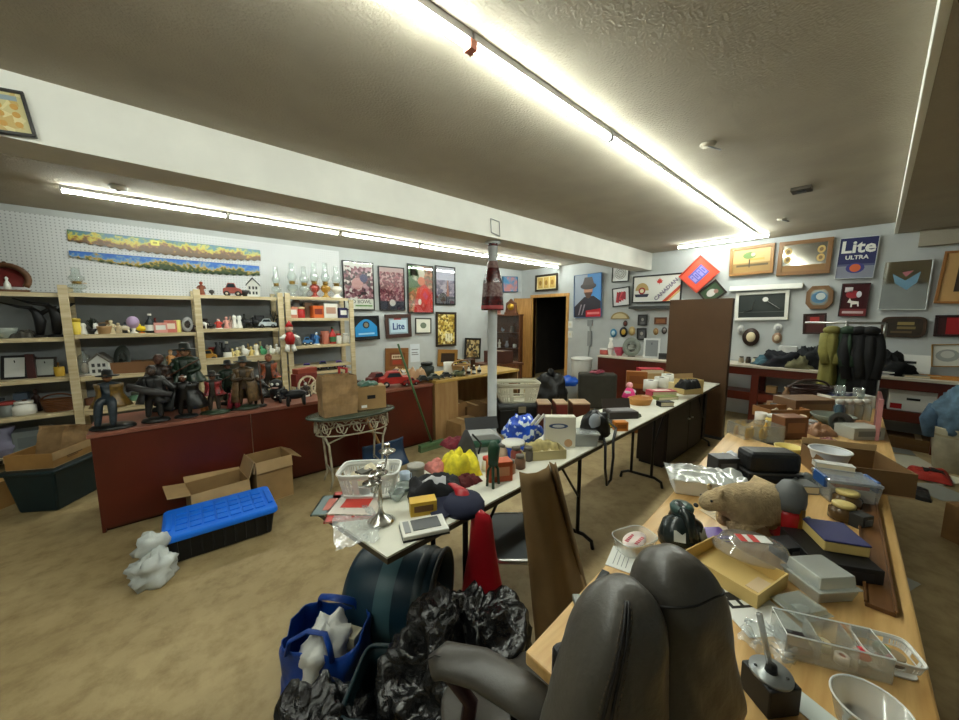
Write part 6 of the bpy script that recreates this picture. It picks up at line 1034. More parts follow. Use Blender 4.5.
cl(434, 492, 52, 20, 36, (30, 30, 34), 'black cloth heap with a grey patch beside the metal tin', (170, 170, 174), -30); cl(440, 470, 24, 12, 24, (214, 130, 120), 'pink cloth next to the bright yellow cloth'); cl(461, 472, 36, 24, 34, (238, 222, 50), 'bright yellow crumpled cloth on the near white table', None, -20)
cl(468, 482, 24, 8, 20, (90, 24, 26), 'dark red cloth under the yellow one'); cl(455, 445, 24, 8, 20, (120, 30, 44), 'maroon cloth behind the grey bag')
p = onT(464, 508); k = Kt(p); r = thing('baseball_cap', 'navy cap with grey front panel at the table edge', 'cap', p, R(-140)); NV = mat((28, 32, 56), .8)
B().lathe([(22 * k, 0), (22 * k, 5 * k), (18 * k, 11 * k), (8 * k, 14 * k), (0, 15 * k)], NV, n=20, sy=.95).ob('crown', r); B().grid(lambda u, v: ((18 + 16 * v) * k * math.sin((u - .5) * 2.4) * .9, -(14 + 20 * v) * k * math.cos((u - .5) * 2.0), (3 - 3 * v + 2 * math.cos((u - .5) * 3)) * k), 12, 5, NV).ob('brim', r, solid=.003); B().ell((0, 0, 15 * k), 2 * k, NV, 8, 5).ob('button', r)
B().grid(lambda u, v: (-(22.5 - 3 * v) * k * math.cos((u - .5) * 1.6), (22.5 - 3 * v) * k * math.sin((u - .5) * 1.6), (1 + 8 * v) * k), 8, 4, mat((110, 108, 104), .8)).ob('grey_panel', r)
# hanging red cloth
q0 = onT(463, 490); r = thing('red_scarf', 'glossy red fabric hanging over the white table edge to near the floor', 'scarf', (0, 0, 0)); RM = mat((172, 20, 34), .35, var=.1, scale=8)
tp = [PZ(452, 486, .76), PZ(462, 492, .755), PZ(468, 502, .74)]
e0 = PZ(474, 512, .73); bt = PZ(476, 578, .30)
path = [PZ(452, 484, .80), PZ(461, 490, .80), e0 + Vector((-.02, .03, .03)), e0 + Vector((.0, -.045, .0)), e0 + Vector((.0, -.05, -.12)), e0 + Vector((.0, -.05, -.26)), e0 + Vector((.0, -.055, -.36)), e0 + Vector((.0, -.06, -.43))]
wid = [.026, .04, .045, .055, .07, .10, .125, .105]
def sc(u, v):
    t_ = v * (len(path) - 1); i = min(int(t_), len(path) - 2); f = t_ - i; c = path[i].lerp(path[i + 1], f); w_ = wid[i] * (1 - f) + wid[i + 1] * f; a = 2 * math.pi * u
    s = RT.normalized(); n_ = Vector((-FW.x, -FW.y, 0)).normalized(); return tuple(c + s * math.cos(a) * w_ * .75 + n_ * math.sin(a) * (.012 + .2 * w_ * v) + Vector((0, 0, .012 * math.sin(a) if t_ < 3 else 0)))
b = B().grid(sc, 18, 30, RM, closed_u=True); b.add([sc(i / 18, 1) for i in range(18)], [tuple(range(18))], RM); b.ob('fabric', r)
p = PZ(480, 562, .38) ; tag(r, r['label'], 'scarf')
# device, boxes and green things
p = onT(424, 530); k = Kt(p); r = thing('label_printer', 'white electronic device with a grey screen at the near table edge', 'device', p, R(-22)); DV = mat((216, 214, 206), .4)
B().box(-.085, .085, -.055, .055, 0, .022, DV).ob('body', r, bevel=.004); B().box(-.086, .086, -.056, .056, 0, .008, BLACK).ob('base', r); B().box(-.045, .06, -.03, .04, .022, .0245, mat((84, 86, 88), .25)).ob('screen', r); B().box(-.075, -.053, -.035, .04, .022, .0245, GREY).ob('keypad', r)
p = onT(423, 512); k = Kt(p); item('box', p, 26 * k, 14 * k, (206, 166, 50), 'yellow and brown little box beside the white device', (110, 76, 36), rz=R(-25), d=14 * k)
p = onT(466, 464); k = Kt(p); r = thing('cone_bag', 'dark grey pointed bag behind the yellow cloth', 'bag', p); B().lathe([(15 * k, 0), (14 * k, 6 * k), (9 * k, 22 * k), (2 * k, 35 * k), (0, 36 * k)], mat((70, 70, 72), .7, var=.2, scale=20), n=14, sy=.5).ob('body', r); B().tube([(13 * k, -4 * k, 8 * k), (17 * k, -4 * k, 18 * k), (6 * k, -3 * k, 30 * k)], 1 * k, BLACK).ob('strap', r)
p = onT(493, 486); k = Kt(p); r = thing('green_stand', 'dark green three legged iron stand among the table clutter', 'stand', p)
B().tube([(0, 0, 22 * k), (1 * k, 0, 40 * k), (0, 0, 46 * k)], [5 * k, 6 * k, 3 * k], mat((28, 66, 46), .5), 8).ob('body', r)
for a in (0, 2.1, 4.2): B().tube([(0, 0, 26 * k), (7 * k * math.cos(a), 4 * k * math.sin(a), 16 * k), (8 * k * math.cos(a), 5 * k * math.sin(a), 0)], 1.5 * k, mat((28, 66, 46), .5)).ob('leg', r)
p = onT(484, 448); k = Kt(p); r = thing('printer', 'silver grey appliance with a raised black lid on the white table', 'printer', p, R(-30)); B().prism([(-16 * k, 0), (16 * k, 0), (16 * k, 12 * k), (8 * k, 17 * k), (-16 * k, 17 * k)], -9 * k, 9 * k, mat((176, 178, 176), .35)).ob('body', r, bevel=.006); B().box(-17 * k, 17 * k, -.004, .004, 0, 13 * k, BLACK, T=Tm(0, 8 * k, 17 * k, -38)).ob('lid', r); B().cyl((-13 * k, -9.5 * k, 8 * k), (13 * k, -9.5 * k, 8 * k), 3.5 * k, mat((40, 80, 60), .4)).ob('roller', r)
p = onT(515, 450); k = Kt(p)
r = thing('patterned_bag', 'bright blue bag dotted with white on the white table', 'bag', onT(522, 446), R(-30)); BM = mosaic([(30, 80, 200), (30, 80, 200), (36, 90, 210), (30, 76, 190), (220, 230, 240)], 46); crumple(0, 0, 15 * k, 17 * k, 11 * k, 16 * k, .4, 7.7, BM, 30, 18).ob('body', r)
for i in (0, 1): B().box(-1.2 * k, 1.2 * k, -.006, .004, -14 * k, 14 * k, WHITE, T=Tm(6 * k + i * 5 * k, -8 * k, 24 * k, 0, 42)).ob('white_stripe', r)
r = thing('tub', 'blue tub with a white lid in front of the dotted bag', 'tub', onT(513, 455)); B().lathe([(9 * k, 0), (11 * k, 11 * k)], mat((34, 84, 196), .4), n=18).ob('body', r); B().lathe([(12 * k, 11 * k), (12 * k, 13.5 * k), (0, 14 * k)], mat((228, 226, 216), .4), n=18, sy=.9).ob('lid', r)
p = onT(499, 479); k = Kt(p); item('box', p, 24 * k, 20 * k, (186, 84, 44), 'orange red carton at the table edge under the jar lids', (214, 150, 110), rz=R(-28), d=14 * k)
for i, (px, py, c, ds) in enumerate(((487, 470, W, 'white jar with red lid beside the green stand'), (510, 473, (160, 120, 90), 'tan jar beside the orange red carton'), (520, 468, (120, 90, 70), 'brown jar nearest the tall brown sheet'), (503, 457, (190, 170, 150), 'beige jar behind the orange red carton'), (516, 460, (140, 70, 60), 'brick coloured jar in the jar cluster'), (528, 460, (90, 84, 76), 'dark grey jar ending the jar cluster'))):
    p = onT(px, py); k = Kt(p); item('jar', p, 11 * k, 14 * k, c, ds, (190, 60, 50) if i == 0 else (96, 90, 80))
p = onT(541, 456); k = Kt(p); r = item('tray', p, 44 * k, 9 * k, (190, 176, 130), 'pale tan tray of cloth beside the tall brown sheet', (214, 200, 160), rz=R(-32), d=22 * k); cl(541, 450, 34, 12, 18, (206, 190, 130), 'cream cloth heaped in the pale tan tray', None, -30, ZT + .02)
p = onT(559, 446); k = Kt(p); r = thing('product_carton', 'white upright carton with a blue oval mark on the white table', 'box', p, R(-44)); B().box(-15 * k, 15 * k, -5 * k, 5 * k, 0, 31 * k, mat((216, 212, 198), .5)).ob('body', r, bevel=.002); b = B(); disc(b, -2 * k, 22 * k, 2.6 * k, -5 * k, (60, 80, 120), 1, 3.6); disc(b, -2 * k, 22 * k, 1.5 * k, -5 * k, (206, 210, 214), 2, 4); b.ob('printed_mark', r); b = B(); disc(b, 8 * k, 5 * k, 4 * k, -5 * k, (190, 150, 110), 1); b.ob('printed_seal', r)
p = onT(584, 444); k = Kt(p); r = thing('storage_box', 'clear plastic box of grey pieces beside the white carton', 'box', p, R(-44)); b = B().box(-12 * k, 12 * k, -9 * k, 9 * k, 0, 12 * k, PLAST, taper=.01); b.ob('body', r); B().box(-13 * k, 13 * k, -10 * k, 10 * k, 12 * k, 13.5 * k, PLAST).ob('lid', r); B().box(-10 * k, 9 * k, -7 * k, 7 * k, .003, 5 * k, mat((120, 124, 126), .5)).ob('filling', r)
p = onT(591, 436); k = Kt(p); r = thing('handbag', 'black leather handbag with its strap hanging off the white table', 'handbag', onT(594, 440), R(-40)); LB = mat((26, 26, 28), .35, bump=.2, bscale=60)
crumple(0, 0, 13 * k, 14 * k, 8 * k, 15 * k, .3, 5.9, LB, 26, 16).ob('body', r); B().ell((-2 * k, -6 * k, 20 * k), (6 * k, 3 * k, 8 * k), mat((150, 156, 164), .3), 10, 7).ob('grey_panel', r)
w0 = r.location
e1 = PZ(601, 444, ZT) ; R_ = lambda v: Matrix.Rotation(R(40), 4, 'Z') @ (v - w0)
st = [PZ(598, 425, .80), PZ(603, 436, .76), e1 + Vector((0, -.03, 0)), e1 + Vector((.0, -.035, -.15)), e1 + Vector((.03, -.035, -.27)), e1 + Vector((.08, -.035, -.25)), e1 + Vector((.1, -.035, -.1)), e1 + Vector((.1, -.03, .0)), PZ(616, 428, .76), PZ(606, 420, .78)]
B().tube([R_(v) for v in st], .009, LB, 6).ob('strap', r)
p = onT(620, 430); k = Kt(p); item('box', p, 13 * k, 9 * k, (206, 126, 40), 'orange leather case at the far table near edge', (150, 84, 30), rz=R(-40), d=8 * k)
p = onT(609, 426); k = Kt(p); r = thing('tape_roll', 'black and yellow tape roll beside the orange case', 'tape', p, R(0)); B().lathe([(4 * k, 0), (7 * k, 0), (7 * k, 5 * k), (4 * k, 5 * k)], BLACK, n=18).ob('roll', r); B().lathe([(7.1 * k, 1 * k), (7.1 * k, 4 * k)], YELLOW, n=18, cap=False).ob('yellow_band', r)
p = onT(620, 417); k = Kt(p); r = thing('tool_case', 'dark case with grey trays lying open on the far table', 'case', p, R(-35)); B().box(-15 * k, 15 * k, -8 * k, 8 * k, 0, 7 * k, mat((52, 46, 42), .5)).ob('body', r, bevel=.004); B().box(-12 * k, 12 * k, -6 * k, 6 * k, 7 * k, 8 * k, mat((150, 148, 150), .4)).ob('tray', r); B().box(-15 * k, 15 * k, -.003, .003, 0, 10 * k, mat((60, 52, 46), .5), T=Tm(0, 8 * k, 7 * k, -20)).ob('lid', r)
p = onT(634, 417); k = Kt(p); cl(636, 417, 10, 5, 8, (110, 120, 100), 'small grey green cloth by the open case')
p = onT(629, 397); k = Kt(p); r = thing('doll', 'bright pink and white doll lying on the far table', 'doll', p); B().lathe([(7 * k, 0), (5 * k, 5 * k), (3 * k, 9 * k)], mat((232, 60, 140), .6), n=14).ob('dress', r); B().ell((0, 0, 12 * k), 3.2 * k, mat((236, 170, 180), .6), 10, 7).ob('head', r); B().ell((2 * k, 0, 5 * k), (8 * k, 5 * k, 3 * k), W and WHITE, 10, 6).ob('bow', r)
p = onT(640, 404); k = Kt(p); r = item('basket', p, 26 * k, 9 * k, (216, 160, 90), 'orange straw basket in front of the pink doll', (206, 150, 80), rz=R(-30), d=18 * k)
p = onT(665, 406); k = Kt(p); item('book', p, 14 * k, 5 * k, (28, 28, 30), 'black wallet at the near edge of the far table', rz=R(-38), d=8 * k, name='wallet', cat='wallet')
p = onT(661, 396); k = Kt(p); item('book', p, 26 * k, 6 * k, (190, 70, 90), 'red and pink magazine pile top on the far table'.replace(' pile top', ''), (230, 200, 200), rz=R(-36), d=12 * k, name='magazine', cat='magazine'); p = onT(665, 399); item('book', p, 22 * k, 3 * k, (120, 130, 60), 'olive booklet beside the red and pink magazine', rz=R(-30), d=9 * k, name='booklet', cat='booklet')
for px, py, ds in ((650, 391, 'nearest the wooden box'), (661, 388, 'in the middle'), (668, 385, 'beside the dark carton')):
    p = onT(px, py); k = Kt(p); item('roll', p, 13 * k, 11 * k, (226, 224, 216), 'white paper roll on the far table, ' + ds, (50, 46, 44))
p = onT(688, 393); k = Kt(p); r = carton(p, -30, 22 * k, 14 * k, 14 * k, 'small tan carton of black things at the far table end', [('b', 80)], m1=mat((206, 180, 120), .7), fl=.05, mark=False); cl(688, 388, 22, 12, 14, (24, 24, 26), 'black things heaped in the small tan carton', (90, 90, 90), -20, ZT + .10)
p = onT(677, 391); k = Kt(p); item('box', p, 14 * k, 9 * k, (214, 196, 150), 'flat card box beside the white rolls', (190, 140, 90), rz=R(-34), d=8 * k)
p = onT(636, 388); k = Kt(p); item('box', p, 19 * k, 17 * k, (150, 90, 40), 'upright brown wooden box on the far table', (130, 74, 32), rz=R(-60), d=8 * k, name='wooden_box'); p = onT(655, 381); k = Kt(p); item('tray', p, 26 * k, 9 * k, (190, 156, 106), 'pale wooden tray behind the white rolls', rz=R(-40), d=16 * k); item('book', p + Vector((-.05, .05, .10)), 22 * k, 5 * k, (190, 36, 60), 'bright red book on top of the pale wooden tray', rz=R(-50), d=14 * k)
p = PZ(638, 443, .0); item('box', (p.x + .4, p.y + .28, 0), .28, .26, (150, 90, 40), 'orange brown box on the floor under the far table', (130, 76, 34), rz=R(-38), d=.22)
# brown sheet standing between the tables, chair beside it
r = thing('brown_sheet', 'tall folded sheet of brown cardboard standing between the white table and the desk', 'cardboard', (0, 0, 0)); BS = mat((140, 112, 72), .8, var=.12, scale=5)
b0 = PZ(537, 656, 0); b1 = PZ(596, 622, 0); tl = PZ(519, 472, .88); t1_ = PZ(549, 464, .88); ff = Vector((FW.x, FW.y, 0)).normalized()
tl += (b0 - tl) * .0; 
def sh(u, v):
    bot = b0.lerp(b1, u); top_ = tl.lerp(t1_, u); q = bot.lerp(Vector((top_.x, top_.y, .88)), v); bu = math.sin(math.pi * u) ** .8 * .10 * (1 - .5 * v) + .015 * noise.noise(Vector((u * 4, v * 3, 2))); q = q - ff * bu; return tuple(q)
B().grid(sh, 18, 16, BS).ob('front_fold', r, solid=.004)
tr = PZ(556, 462, .89)
def sh2(u, v):
    bot = (b1 + Vector((-.04, .02, 0))).lerp(b1 + Vector((.06, .05, 0)), u); top_ = t1_.lerp(tr, u); q = bot.lerp(Vector((top_.x, top_.y, .89)), v); return tuple(q - ff * (.03 * math.sin(math.pi * u)))
B().grid(sh2, 10, 14, mat((122, 96, 60), .8, var=.12, scale=5)).ob('side_fold', r, solid=.004)
cs = PZ(522, 552, .45); r = thing('folding_chair', 'chair with a grey padded seat and chrome rim behind the brown sheet', 'chair', (cs.x + .09, cs.y + .10, 0), R(-42)); CS = [(.19 * math.copysign(abs(math.cos(a)) ** .5, math.cos(a)), .19 * math.copysign(abs(math.sin(a)) ** .5, math.sin(a))) for a in [i * math.pi / 14 for i in range(28)]]
B().slab(CS, .44, .455, mat((64, 68, 70), .4)).ob('seat', r, bevel=.004); B().tube([(x * 1.02, y * 1.02, .445) for x, y in CS], .012, STEEL, 8, closed=True).ob('seat_rim', r)
for s in (-1, 1):
    for t_ in (-1, 1): B().cyl((s * .16, t_ * .16, .44), (s * .19, t_ * .2, 0), .011, STEEL).ob('leg', r)

p = PZ(690, 440, 0); r = thing('added_dark_cabinet', 'added low dark cabinet filling the dark area under the far white table end', 'cabinet', (4.35, 1.33, 0)); DB_ = mat((40, 28, 22), .6, var=.15, scale=4)  # added dark cabinet, put in to fill the dark area beneath the table end
B().box(-.62, .62, 0, .28, .03, .62, DB_).ob('body', r, bevel=.004); B().box(-.6, .6, .02, .26, 0, .03, BLACK).ob('plinth', r)
for i in (0, 1): q = B().box(-.61 + .615 * i, -.005 + .615 * i, -.016, 0, .05, .60, DB_).ob('door', r, bevel=.003); B().cyl((-.05 + .1 * i, -.018, .42), (-.05 + .1 * i, -.04, .42), .01, STEEL).ob('door_knob', q)
# ---------------------------------------------------------------- wooden desk row on the right of the aisle
ZK = .76
OKT = wood((214, 176, 116), (186, 144, 84), 2.2, (1.4, 16, 16), .35)
d0 = PZ(525, 651, ZK); d1 = PZ(729, 431, ZK); e0 = PZ(936, 720, ZK); e1 = PZ(873, 478, ZK)
poly = [(d0.x, d0.y), (d0.x, -.17), (2.5, -.09), (d1.x, d1.y)]
cx_, cy_ = sum(q[0] for q in poly) / 4, sum(q[1] for q in poly) / 4
r = thing('desk', 'long light oak desk with bull nosed edges crowded with bric-a-brac', 'desk', (cx_, cy_, 0))
B().slab([(q[0] - cx_, q[1] - cy_) for q in poly], ZK - .035, ZK, OKT).ob('desktop', r, bevel=.006)
for x, y in ((d0.x + .12, d0.y - .08), (d0.x + .12, -.08), (2.35, 0), (2.4, .45)): B().box(x - cx_ - .025, x - cx_ + .025, y - cy_ - .025, y - cy_ + .025, 0, ZK - .035, DKWOOD).ob('leg', r)
B().box(d0.x + .1 - cx_, 2.4 - cx_, -.06 - cy_, -.04 - cy_, ZK - .14, ZK - .035, OKT).ob('apron', r)
q0 = Vector((2.78, .60, 0)); q1 = Vector((4.55, .75, 0)); 
r = folding('folding_table', 'wood topped folding table behind the oak desk, loaded with glass and baskets', [(2.90, -.14), (4.6, -.08), (4.6, .56), (2.90, .58)], .74, OKT, TE, [(.15, 1), (.88, -1)])
def onK(px, py, z=ZK): p = PZ(px, py, z); p.z = z; return p
def wide(kind, px, py, wpx, hpx, c, label, c2=None, rz=-42, dpx=None, z=ZK, **k_):
    p = onK(px, py, z); k = mpp(p); return item(kind, p, wpx * k, hpx * k, c, label, c2, rz=R(rz), d=(dpx or wpx) * k, **k_)
def quad(c4, z):                                             # a rectangle standing on height z from four corners
    P = [onK(x, y, z) for x, y in c4]; c = sum(P, Vector()) / 4; u = (P[1] - P[0]) + (P[2] - P[3]); v = (P[3] - P[0]) + (P[2] - P[1]); return c, u.length / 2, v.length / 2, math.degrees(math.atan2(u.y, u.x))
# tray with cling film
p = onK(704, 491); k = mpp(p); r = thing('roasting_tray', 'white tray covered in crinkled foil film at the desk edge', 'tray', p, R(-60)); B().box(-.14, .14, -.08, .08, 0, .07, WHITE, taper=.012).ob('body', r, bevel=.006)
B().grid(lambda u, v: ((u - .5) * .31, (v - .5) * .19, .072 + .03 * abs(noise.noise(Vector((u * 5, v * 3, 1)))) + .008 * abs(noise.noise(Vector((u * 19, v * 12, 4))))), 30, 18, clear((226, 230, 228), .5, .12)).ob('foil_cover', r)
# plush animal
PL = mat((196, 172, 132), .95, var=.15, scale=30, bump=.8, bscale=120); p = onK(742, 531); r = thing('plush_bear', 'beige plush bear standing on all fours on the oak desk', 'plush toy', p, R(-30))
k = mpp(p); pts = [(28, 0, 30), (10, 0, 33), (-12, 0, 32), (-26, 0, 38), (-42, 0, 36), (-52, 0, 33), (26, 9, 16), (27, 10, 2), (26, -9, 16), (27, -10, 2), (-13, 9, 16), (-14, 10, 2), (-13, -9, 16), (-14, -10, 2), (36, 0, 26)]
skin('body', r, [Vector(q) * k for q in pts], [(0, 1), (1, 2), (2, 3), (3, 4), (4, 5), (0, 6), (6, 7), (0, 8), (8, 9), (2, 10), (10, 11), (2, 12), (12, 13), (0, 14)], [q * k for q in (17, 18, 16, 12, 10, 6, 9, 7.5, 9, 7.5, 8.5, 7, 8.5, 7, 8)], PL, 2, 1)
for s in (-1, 1): B().ell((-36 * k, s * 7 * k, 47 * k), (2.5 * k, 2 * k, 3.5 * k), PL, 8, 6).ob('ear', r); B().ell((-46 * k, s * 6 * k, 40 * k), 1.2 * k, BLACK, 8, 6).ob('eye', r)
B().ell((-57 * k, 0, 34 * k), (2 * k, 2.5 * k, 2 * k), BLACK, 8, 6).ob('nose', r)
# red mixer and grey cap
p = onK(786, 536); k = mpp(p); r = thing('spice_grinder', 'red lantern shaped grinder with a grey domed top on the desk', 'grinder', p, R(-30)); B().lathe([(13 * k, 0), (14 * k, 4 * k), (11 * k, 12 * k), (12 * k, 26 * k), (10.5 * k, 30 * k)], mat((170, 20, 26), .3, coat=.4), n=20).ob('body', r); B().lathe([(12 * k, 30 * k), (13 * k, 38 * k), (12.5 * k, 48 * k), (8 * k, 56 * k), (0, 58 * k)], mat((98, 100, 100), .45), n=20).ob('dome', r); B().box(-2 * k, 2 * k, -13.5 * k, -11 * k, 12 * k, 34 * k, GOLD).ob('clasp', r)
# card terminal like device
p = onK(681, 541); k = mpp(p); r = thing('desk_device', 'rounded black desk device with two pale windows on the oak desk', 'device', p, R(-35)); DB = mat((26, 34, 34), .25)
B().lathe([(22 * k, 0), (23 * k, 6 * k), (19 * k, 20 * k), (9 * k, 27 * k), (0, 28 * k)], DB, n=24, sy=.8).ob('body', r); B().tube([(0, -17 * k, 10 * k), (0, -8 * k, 30 * k), (0, 6 * k, 33 * k), (0, 14 * k, 18 * k)], [5 * k, 6 * k, 6 * k, 5 * k], DB, 10).ob('handle', r); B().lathe([(10 * k, 26 * k), (11 * k, 33 * k), (9 * k, 36 * k), (0, 36 * k)], mat((60, 84, 80), .3), n=20, c=(3 * k, 6 * k, 0)).ob('dial', r)
for s in (-1, 1): B().box(-5 * k, 5 * k, -.002, .002, -5 * k, 5 * k, mat((190, 196, 196), .2), T=Tm(s * 12 * k, -13.2 * k, 14 * k, -22, 0, s * 26)).ob('window_panel', r)
# left side pieces
p = onK(634, 549); k = mpp(p); r = thing('plastic_tub', 'clear plastic tub with a red lettered oval label', 'tub', p, R(-20)); rr = lambda s: [(s * 21 * k * math.copysign(abs(math.cos(a)) ** .6, math.cos(a)), s * 15 * k * math.copysign(abs(math.sin(a)) ** .6, math.sin(a))) for a in [i * math.pi / 12 for i in range(24)]]
b = B(); b.grid(lambda u, v: (*rr(.85 + .15 * v)[int(u * 24 + .01) % 24], 14 * k * v), 24, 3, PLAST, closed_u=True); b.ob('body', r); B().tube([(x, y, 14 * k) for x, y in rr(1)], .0022, PLAST, 6, closed=True).ob('rim', r)
b = B().lathe([(0, 0), (17 * k, 0), (17 * k, .002), (0, .002)], mat((222, 206, 200), .4), n=24, sy=.55, T=Tm(0, 0, 10 * k, 0, 0, 20)); b.ob('label', r); b = B(); X9 = Matrix.Rotation(R(-90), 4, 'X'); [b.box((-10 + 3.4 * q_) * k, (-7.6 + 3.4 * q_) * k, (2 + .3 * q_ % 2) * k, 5.5 * k, 10 * k + .002, 10 * k + .003, mat((170, 40, 60), .4), T=Tm(0, 0, 0, 0, 0, 20)) for q_ in range(5)]; [b.box((-7 + 3.4 * q_) * k, (-4.8 + 3.4 * q_) * k, -6 * k, -3 * k, 10 * k + .002, 10 * k + .003, mat((170, 40, 60), .4), T=Tm(0, 0, 0, 0, 0, 20)) for q_ in range(5)]; b.ob('lettering', r)
def sheet(px, py, w, d, rz, label, c=(226, 226, 220), marks=True, z=ZK, art=None):
    p = onK(px, py, z + .001); r = thing('paper_sheet', label, 'paper', p, R(rz)); B().box(-w / 2, w / 2, -d / 2, d / 2, 0, .0015, mat(c, .7)).ob('sheet', r)
    if marks: b = B(); [b.box(-w * .35, w * (.3 - .1 * (i % 2)), d * (.3 - .14 * i) - .002, d * (.3 - .14 * i), .0015, .0019, GREY) for i in range(4)]; b.ob('printed_line', r)
    return r
sheet(624, 560, .11, .09, 15, 'white paper under the red labelled tub')
r = sheet(750, 608, .15, .17, -38, 'white paper printed with a black vehicle outline beside the chair', marks=False); b = B().box(-.05, .02, .0, .035, .0015, .002, BLACK).box(-.035, .005, .035, .055, .0015, .002, BLACK).box(-.04, -.02, .008, .026, .0019, .0022, WHITE).box(-.01, .01, .008, .026, .0019, .0022, WHITE); b.ob('printed_picture', r)
p = onK(600, 584); k = mpp(p); r = thing('flat_tool', 'black handled flat tool at the desk corner beside the chair', 'tool', p, R(10)); B().box(-.05, .05, -.012, .012, 0, .014, BLACK).ob('handle', r, bevel=.003); B().box(-.14, -.05, -.010, .010, .003, .006, STEEL).ob('blade', r)
p = onK(580, 612); r = thing('metal_clamp', 'grey metal clamp lying on the bare desk corner', 'clamp', p, R(46)); B().box(-.045, .045, -.011, .011, 0, .016, mat((130, 134, 130), .4, .5)).ob('jaw', r, bevel=.003); B().box(-.055, -.035, -.018, .018, 0, .022, mat((150, 150, 146), .4, .5)).ob('head', r, bevel=.003); B().tube([(.0, -.02, .006), (-.06, -.025, .006), (-.085, -.02, .006), (-.09, -.005, .006)], .0028, mat((206, 200, 180), .4)).ob('wire_handle', r)
# platter lid
p = onK(752, 552, ZK + .035); k = mpp(p); r = thing('platter_lid', 'big clear oval plastic platter lid with a red and white label', 'lid', p, R(-70)); CLR = clear((232, 232, 232), .22, .06)
B().lathe([(.105, 0), (.108, .006), (.098, .01), (.085, .035), (.07, .042), (0, .044)], CLR, n=36, sy=.72, cap=False).ob('body', r); B().box(-.045, .045, -.02, .02, .0445, .0455, WHITE, T=Tm(0, 0, 0, 0, 0, 20)).ob('label', r)
b = B(); [b.box(x, x + .02, -.02, .02, .0455, .046, mat((196, 60, 56), .4), T=Tm(0, 0, 0, 0, 0, 20)) for x in (-.045, -.01)]; b.ob('red_print', r)
for i, (px, py, c, ds) in enumerate(((742, 524, (120, 126, 176), 'blue tinted glass tumbler behind the platter lid'), (757, 522, (160, 160, 170), 'smoky glass tumbler behind the platter lid'), (770, 527, (130, 130, 190), 'violet glass tumbler next to the red grinder'))): p = onK(px, py); k = mpp(p); item('cup', p, 12 * k, 12 * k, clear(c, .4), ds, GLASS)
cl_ = onK(712, 536); k = mpp(cl_); item('book', cl_ + Vector((0, 0, 0)), .10, .012, (110, 84, 160), 'violet pouch under the tan box tray', rz=R(-40), d=.07, name='pouch', cat='pouch')
sheet(722, 516, .1, .12, -30, 'patterned cream sheet under the plush bear', (206, 190, 160))
# tan open box tray
p = onK(737, 588); k = mpp(p); c, w_, d_, a_ = quad([(684, 551), (757, 598), (789, 573), (712, 537)], ZK + .04); r = item('tray', (c.x, c.y, ZK), w_, .042, mat((206, 178, 112), .6), 'open tan cardboard box tray in the middle of the oak desk', rz=R(a_), d=d_, name='box_tray'); B().box(w_ * .22, w_ * .42, -.02, d_ * .3, .005, .007, mat((206, 184, 150), .6)).ob('paper_label', r)
# clamshells
def clam(px, py, w, d, h, rz, label, seed, al=.42, z=ZK):
    p = onK(px, py, z); r = thing('clamshell_box', label, 'box', p, R(rz)); m_ = clear((236, 240, 236), al, .1)
    B().box(-w / 2, w / 2, -d / 2, d / 2, 0, h * .5, m_, taper=.008).ob('tray', r, bevel=.004); b = B().box(-w / 2 - .004, w / 2 + .004, -d / 2 - .004, d / 2 + .004, h * .5, h * .56, m_); b.box(-w * .42, w * .42, -d * .42, d * .42, h * .56, h, m_, taper=-.004); b.ob('lid', r, bevel=.006)
    B().ell((0, 0, h * .4), (w * .3, d * .3, h * .35), clear((220, 226, 222), .35, .2), 12, 8, jit=.5, seed=seed).ob('crumpled_wrap', r); return r
clam(818, 590, .12, .11, .075, -38, 'clear clamshell box with crumpled wrap beside the tan box tray', 2); clam(800, 612, .09, .08, .03, -30, 'flatter clear clamshell behind the divided organiser', 5, .2)
# boxes
c, w_, d_, a_ = quad([(797, 556), (868, 569), (855, 536), (795, 530)], ZK + .055); item('box', (c.x, c.y, ZK), w_, .055, (24, 24, 26), 'black box under the navy lidded one', (34, 34, 36), rz=R(a_), d=d_)
c2_, w2_, d2_, a2_ = quad([(816, 537), (866, 546), (848, 523), (810, 519)], ZK + .094)
r = thing('gift_box', 'cream box with a navy lid resting on the black box', 'box', (c2_.x, c2_.y, ZK + .056), R(a2_)); B().box(-w2_ / 2, w2_ / 2, -d2_ / 2, d2_ / 2, 0, .032, mat((206, 180, 110), .5)).ob('body', r, bevel=.004); B().box(-w2_ / 2 - .002, w2_ / 2 + .002, -d2_ / 2 - .002, d2_ / 2 + .002, .032, .038, mat((50, 52, 96), .6)).ob('lid', r, bevel=.003)
for px, py, ds in ((842, 519, 'nearer'), (846, 507, 'farther')): p = onK(px, py); k = mpp(p); item('jar', p, 22 * k, 17 * k, mat((86, 66, 40), .25), ds + ' brown jar with a gold lid by the plastic case', (196, 176, 110))
wide('box', 860, 527, 14, 14, (36, 38, 38), 'small black camera shaped box next to the gold lidded jars', (90, 94, 96), -30, 12)
for i, (px, py, wp, c, ds) in enumerate(((803, 524, 18, (70, 84, 84), 'dark teal purse beside the red grinder'), (816, 534, 20, (210, 214, 204), 'white green rimmed saucer next to the red grinder'))): wide('cloth' if i == 0 else 'bowl', px, py, wp, 9, c, ds, (110, 150, 110) if i else None)
p = onK(806, 543); r = thing('scissors_tool', 'white handled steel tool across the small things by the black box', 'tool', p, R(-100)); B().box(-.05, .01, -.004, .004, .012, .018, WHITE).ob('handle', r); B().box(.01, .08, -.003, .003, .013, .016, STEEL).ob('blade', r)
wide('box', 790, 556, 28, 16, (44, 46, 48), 'charcoal carton in front of the red grinder', (90, 90, 90), -35, 20)
